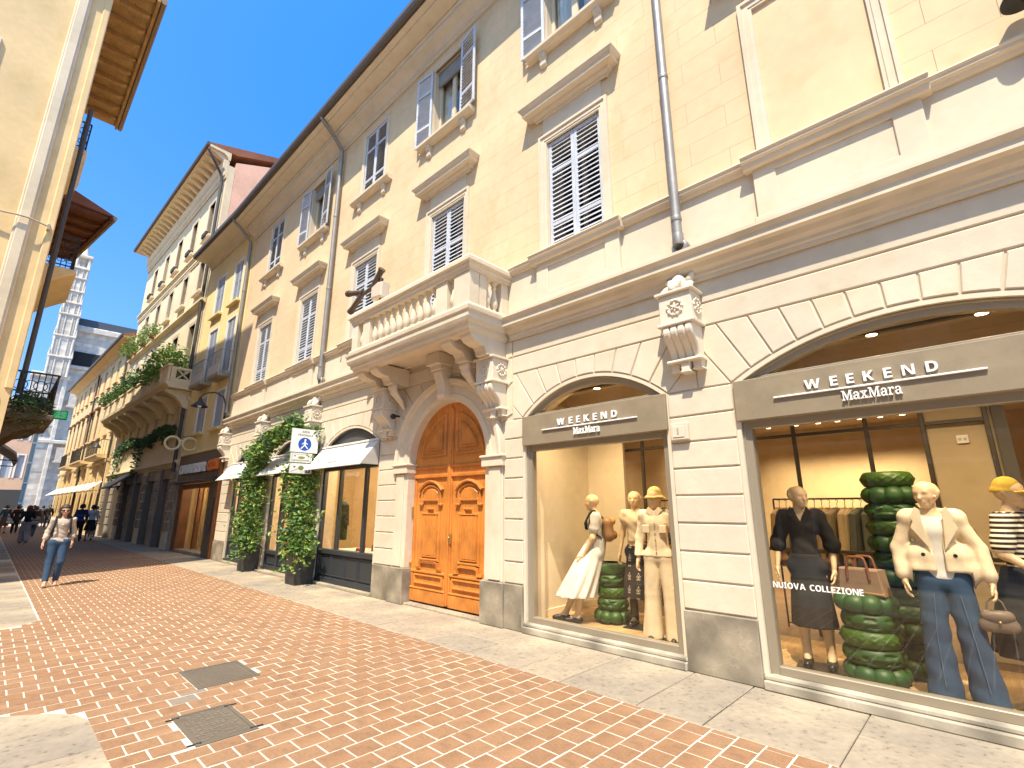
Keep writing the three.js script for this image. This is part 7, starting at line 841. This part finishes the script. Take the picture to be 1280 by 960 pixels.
  const gsn = thing('green_sign', 'lit green projecting sign with white 25 beside the planted balcony', 'sign', [1.26, 4.85, -23.9]); mesh('case', cbox(-0.2, 0.2, -0.16, 0.16, -0.05, 0.05, 0.01), mat(0.02, 0.1, 0.04), gsn); mesh('face', cbox(-0.18, 0.18, -0.14, 0.14, 0.05, 0.06, 0.004), mat(0.01, 0.2, 0.06, { emissive: C(0.0, 0.3, 0.08), emissiveIntensity: 0.5 }), gsn); letters('25', 'sans_bold', 0.2, 0.006, mat(0.8, 0.9, 0.82), gsn, -0.12, -0.1, 0.06, { width: 0.25 }); mesh('bracket', rod([-0.2, 0, 0], [-1.25, 0, 0], 0.02), M.iron, gsn);
  // across the widening of the street, behind the camera's left shoulder: what the shop windows mirror
  const op = thing('facing_house', 'ochre house with arched doors facing the clothes shop across the widening', 'building', [-9, 0, 0], Math.PI / 2); const holes = []; for (let x = -8; x < 15; x += 2.9) { holes.push([x - 0.5, x + 0.5, 5, 7], [x - 0.5, x + 0.5, 8.8, 10.6], [x - 0.8, x + 0.8, 0.05, 2.9]); }
  facade('wall', op, -10, 15.2, 0, 12, holes, mat(0.4, 0.29, 0.16, { map: T.plaster })); mesh('cornice', [run([[0, 3.5], [0.2, 3.6], [0.2, 3.75], [0, 3.8]], -10, 15.2), run([[0, 11.6], [0.6, 11.8], [0.6, 12], [0, 12]], -10, 15.2)], mCr2, op); mesh('body', box(-10, 15.2, 0, 12, -6, -0.31), M.dark, op); for (const h of holes) { const wd = part(h[2] < 1 ? 'door' : 'window', op); mesh('surround', sweep([[h[1], h[2]], [h[1], h[3]], [h[0], h[3]], [h[0], h[2]]], [[0, -0.2], [0, 0.06], [0.16, 0.06], [0.16, -0.02]], false), M.trim, wd); mesh('pane', box(h[0], h[1], h[2], h[3], -0.3, -0.2), h[2] < 1 ? mWoodS : mShutB, wd); }
  const ne = thing('no_entry_sign', 'round red no entry sign on a post, mirrored in the shop glass', 'street sign', [-5.4, 0, -9.5], Math.PI / 2); mesh('post', rod([0, 0, -0.03], [0, 3.6, -0.03], 0.03), mGreyP, ne); mesh('disc', new THREE.CylinderGeometry(0.3, 0.3, 0.02, 32).rotateX(Math.PI / 2).translate(0, 3.2, 0), mat(0.6, 0.03, 0.03, { roughness: 0.5 }), ne); mesh('bar', box(-0.22, 0.22, 3.14, 3.26, 0.01, 0.014), M.letter, ne); mesh('border', new THREE.TorusGeometry(0.295, 0.012, 6, 32).translate(0, 3.2, 0.006), M.letter, ne);
}
// ---------------------------------------------------------------- people
{
  const mSk = mat(0.55, 0.3, 0.18, { roughness: 0.6 }), mHairB = mat(0.035, 0.02, 0.014, { roughness: 0.6 }), mHairR = mat(0.16, 0.06, 0.025, { roughness: 0.6 });
  const hair = (t, J, m, len = 0.12, yaw = 0) => { const h = J.hed; mesh('hair', blend([[ad(h, [0, 0.045, -0.03]), ad(h, [0, 0.05, 0.0]), 0.1, 0.096], [ad(h, [0, 0.03, -0.05]), ad(h, [0, -len, -0.05]), 0.085, 0.06], [ad(h, [0.07, 0.03, -0.02]), ad(h, [0.08, -len, 0.01]), 0.04, 0.036], [ad(h, [-0.07, 0.03, -0.02]), ad(h, [-0.08, -len, 0.01]), 0.04, 0.036]], 0.012, { k: 0.02, cuts: [(x, y, z) => Math.min(z - h[2] - 0.055, h[1] + 0.052 - y)] }), m, t); void yaw; };
  // woman walking toward the camera
  {
    const t = thing('person', 'woman in sunglasses, beige blouse and blue jeans walking with a dark backpack', 'person', [1.21, 0.002, -14.6], -0.05), k = 0.955;
    const J = joints({ hipL: [0.085, 0.92, 0], hipR: [-0.085, 0.92, 0], knL: [0.09, 0.5, 0.1], anL: [0.07, 0.1, -0.02], toL: [0.07, 0.04, 0.13], knR: [-0.095, 0.5, 0.06], anR: [-0.1, 0.1, 0.16], toR: [-0.11, 0.05, 0.31], elL: [0.215, 1.15, -0.06], wrL: [0.225, 0.92, 0.02], elR: [-0.22, 1.15, -0.04], wrR: [-0.26, 0.92, 0.06] });
    person(t, J, mSk, { fat: 0.95, yaw: 0, cell: 0.016 });
    shell(t, 'blouse', fab(0.6, 0.49, 0.38), J, [['shL', 'elL', 0.058, 0.05], ['elL', lp(J.elL, J.wrL, 0.55), 0.05, 0.052], ['shR', 'elR', 0.058, 0.05], ['elR', lp(J.elR, J.wrR, 0.55), 0.05, 0.052]], { torso: 0.02, cuts: [(x, y, z) => y - 1.46 + Math.max(0, z) * 0.6, (x, y) => 0.93 - y], mod: (x, y, z) => 0.004 * Math.sin(y * 70 + x * 30) * (y < 1.25 ? 1 : 0) });
    shell(t, 'jeans', mJean, J, [['hipL', 'hipR', 0.112, 0.112], ['hipL', 'knL', 0.098, 0.07], ['knL', lp(J.knL, J.anL, 0.92), 0.07, 0.055], ['hipR', 'knR', 0.098, 0.07], ['knR', lp(J.knR, J.anR, 0.92), 0.07, 0.055]], { k: 0.02, cell: 0.014, cuts: [(x, y) => y - 0.99] });
    hair(t, J, mHairB, 0.2); mesh('sunglasses', [spheroid(-0.034, 1.605, 0.106, 0.032, 0.022, 0.012, 12), spheroid(0.034, 1.605, 0.106, 0.032, 0.022, 0.012, 12), rod([-0.065, 1.61, 0.095], [-0.085, 1.61, 0.0], 0.005), rod([0.065, 1.61, 0.095], [0.085, 1.61, 0.0], 0.005)], mShoe, t);
    for (const s of ['L', 'R']) { const a = J['an' + s], b = J['to' + s]; mesh('shoe', blend([[ad(a, [0, -0.055, -0.035]), ad(b, [0, -0.01, 0]), 0.042, 0.034]], 0.012, { k: 0.01, cuts: [(x, y) => 0.004 - y] }), mat(0.5, 0.36, 0.25), t); } mesh('necklace', ball(0, 1.3, 0.135, 0.012), M.letter, t);
    t.scale.setScalar(k);
    const b = thing('backpack', 'dark backpack worn by the woman in the beige blouse', 'backpack', [1.215, 1.0, -14.76], -0.05); mesh('bag', blend([[[-0.08, 0.03, -0.04], [0.08, 0.03, -0.04], 0.07, 0.07], [[-0.08, 0.3, -0.02], [0.08, 0.3, -0.02], 0.06, 0.06], [[0, 0.03, -0.04], [0, 0.3, -0.02], 0.1, 0.09]], 0.016, { k: 0.04 }), mBlackF, b); for (const s of [-1, 1]) mesh('strap', tube([[s * 0.1, 0.34, 0.02], [s * 0.115, 0.41, 0.12], [s * 0.12, 0.36, 0.23], [s * 0.13, 0.2, 0.29], [s * 0.155, 0.05, 0.22]], 0.02, 20, 6), mBlackF, b);
  }
  // people further down the street
  const ped = (label, x, z, turn, h, o) => {
    const t = thing('person', label, 'person', [x, 0.002, z], turn), s = o.step ?? 0.16; const J = joints({ knL: [0.09, 0.5, 0.06 + s * 0.5], anL: [0.09, 0.1, s], knR: [-0.09, 0.5, 0.06 - s * 0.3], anR: [-0.09, 0.12, -s * 1.2], elL: [0.23, 1.15, -0.08], wrL: [0.24, 0.92, 0.0], elR: [-0.23, 1.16, -0.02], wrR: [-0.24, 0.95, 0.1] }); J.toL = ad(J.anL, [0, -0.05, 0.15]); J.toR = ad(J.anR, [0, -0.07, 0.14]);
    person(t, J, mSk, { cell: 0.026, fine: false }); const c = 0.022, sl = o.sleeve ?? 0.5;
    shell(t, 'top', fab(...o.top), J, [['shL', lp(J.shL, J.elL, Math.min(1, sl * 2)), 0.07, 0.066], ['shR', lp(J.shR, J.elR, Math.min(1, sl * 2)), 0.07, 0.066], ...(sl > 0.5 ? [['elL', lp(J.elL, J.wrL, 0.9), 0.062, 0.05], ['elR', lp(J.elR, J.wrR, 0.9), 0.062, 0.05]] : [])], { torso: 0.022, cell: c, cuts: [(x2, y) => y - 1.47, (x2, y) => 0.92 - y] });
    if (o.skirt) mesh('skirt', blend([[J.hipL, J.hipR, 0.105, 0.105]], c, { fields: [skirtField([0, 1.0, 0], [0, o.skirt, 0], 0.13, 0.24, 7, 0.05)] }), fab(...o.bot), t); else { const e = o.short ?? 1, w = o.wide ?? 0.062; shell(t, e < 0.6 ? 'shorts' : 'trousers', fab(...o.bot), J, [['hipL', 'hipR', 0.115, 0.115], ['hipL', 'knL', 0.1, w + 0.02], ['hipR', 'knR', 0.1, w + 0.02], ...(e > 0.6 ? [['knL', lp(J.knL, J.anL, 0.95), w + 0.015, w], ['knR', lp(J.knR, J.anR, 0.95), w + 0.015, w]] : [])], { cell: c, k: 0.02, cuts: [(x2, y) => y - 0.98] }); }
    hair(t, J, o.hair || mHairB, o.len ?? 0.04); for (const q of ['L', 'R']) { const a = J['an' + q], b = J['to' + q]; mesh('shoe', blend([[ad(a, [0, -0.05, -0.03]), ad(b, [0, 0, 0]), 0.046, 0.038]], 0.018, { k: 0.01, cuts: [(x2, y) => 0.004 - y] }), o.shoe || mShoe, t); } t.scale.setScalar(h / 1.72);
    if (o.bag) { const v = V(o.bag[0], o.bag[1], o.bag[2]).applyAxisAngle(V(0, 1, 0), turn), b = thing('shoulder_bag', `${o.bag[4]} carried by the ${label}`.split(' ').slice(0, 15).join(' '), 'bag', [x + v.x, v.y, z + v.z], turn); mesh('bag', blend([[[-0.1, 0, 0], [0.1, 0, 0], 0.09, 0.09, 0.6], [[-0.1, 0.2, 0], [0.1, 0.2, 0], 0.08, 0.08, 0.6]], 0.02, { k: 0.04 }), fab(...o.bag[3]), b); mesh('strap', tube([[-0.12, 0.2, 0], [-0.05, 0.45, 0.02], [0.05, 0.45, 0.02], [0.12, 0.2, 0]], 0.012, 16, 5), mBlackF, b); }
  };
  ped('woman in black top and wide pale grey trousers', 1.43, -32.6, Math.PI, 1.68, { top: [0.02, 0.02, 0.02], bot: [0.42, 0.4, 0.42], wide: 0.1, hair: mHairR, len: 0.1, bag: [-0.25, 0.9, 0, [0.55, 0.5, 0.42], 'pale bag'] });
  ped('man in dark blue jacket with a broad bag', 3.28, -32.3, Math.PI, 1.76, { top: [0.02, 0.04, 0.13], sleeve: 1, bot: [0.015, 0.015, 0.017], bag: [0.05, 1.0, -0.22, [0.03, 0.07, 0.24], 'blue bag'] });
  ped('person in white shirt and black knee skirt', 3.73, -32.5, Math.PI, 1.72, { top: [0.62, 0.6, 0.64], bot: [0.015, 0.015, 0.015], skirt: 0.5 });
  ped('person in patterned pale shirt and light jeans', 4.3, -36.5, Math.PI, 1.68, { top: [0.5, 0.42, 0.34], bot: [0.15, 0.2, 0.3] });
  ped('person in dark clothes carrying a white bag', 1.46, -45.4, Math.PI, 1.72, { top: [0.02, 0.02, 0.022], sleeve: 1, bot: [0.02, 0.02, 0.022], bag: [0.25, 0.7, 0, [0.7, 0.68, 0.66], 'white bag'] });
  ped('person in brown top and blue jeans', 2.0, -39.3, Math.PI - 0.2, 1.66, { top: [0.1, 0.06, 0.04], bot: [0.04, 0.07, 0.14], hair: mHairR });
  ped('person in teal blouse walking along the left houses', 0.95, -45.9, Math.PI, 1.75, { top: [0.06, 0.11, 0.14], bot: [0.14, 0.1, 0.07], hair: mHairR, skirt: 0.45 });
  ped('man in navy shirt and shorts far down the street', 2.9, -60, Math.PI, 1.78, { top: [0.02, 0.03, 0.08], bot: [0.05, 0.05, 0.06], short: 0.5 });
  ped('person in long brown coat far down the street', 3.35, -58, Math.PI, 1.75, { top: [0.12, 0.09, 0.07], sleeve: 1, bot: [0.12, 0.09, 0.07], skirt: 0.35 });
  ped('person in black jacket near the arched shops', 3.5, -54, 0.1, 1.8, { top: [0.012, 0.012, 0.012], sleeve: 1, bot: [0.1, 0.09, 0.08] });
  ped('woman in red top far down the street', 1.9, -62, 0, 1.68, { top: [0.3, 0.06, 0.04], bot: [0.05, 0.05, 0.06], hair: mHairR, len: 0.12 });
  ped('person in grey shirt behind the woman in red', 1.3, -66, Math.PI, 1.76, { top: [0.2, 0.2, 0.21], bot: [0.03, 0.03, 0.035] });
  ped('person in dark coat by the far houses', 2.4, -70, Math.PI, 1.75, { top: [0.03, 0.03, 0.03], sleeve: 1, bot: [0.06, 0.05, 0.05] });
}
renderer.render(scene, camera);
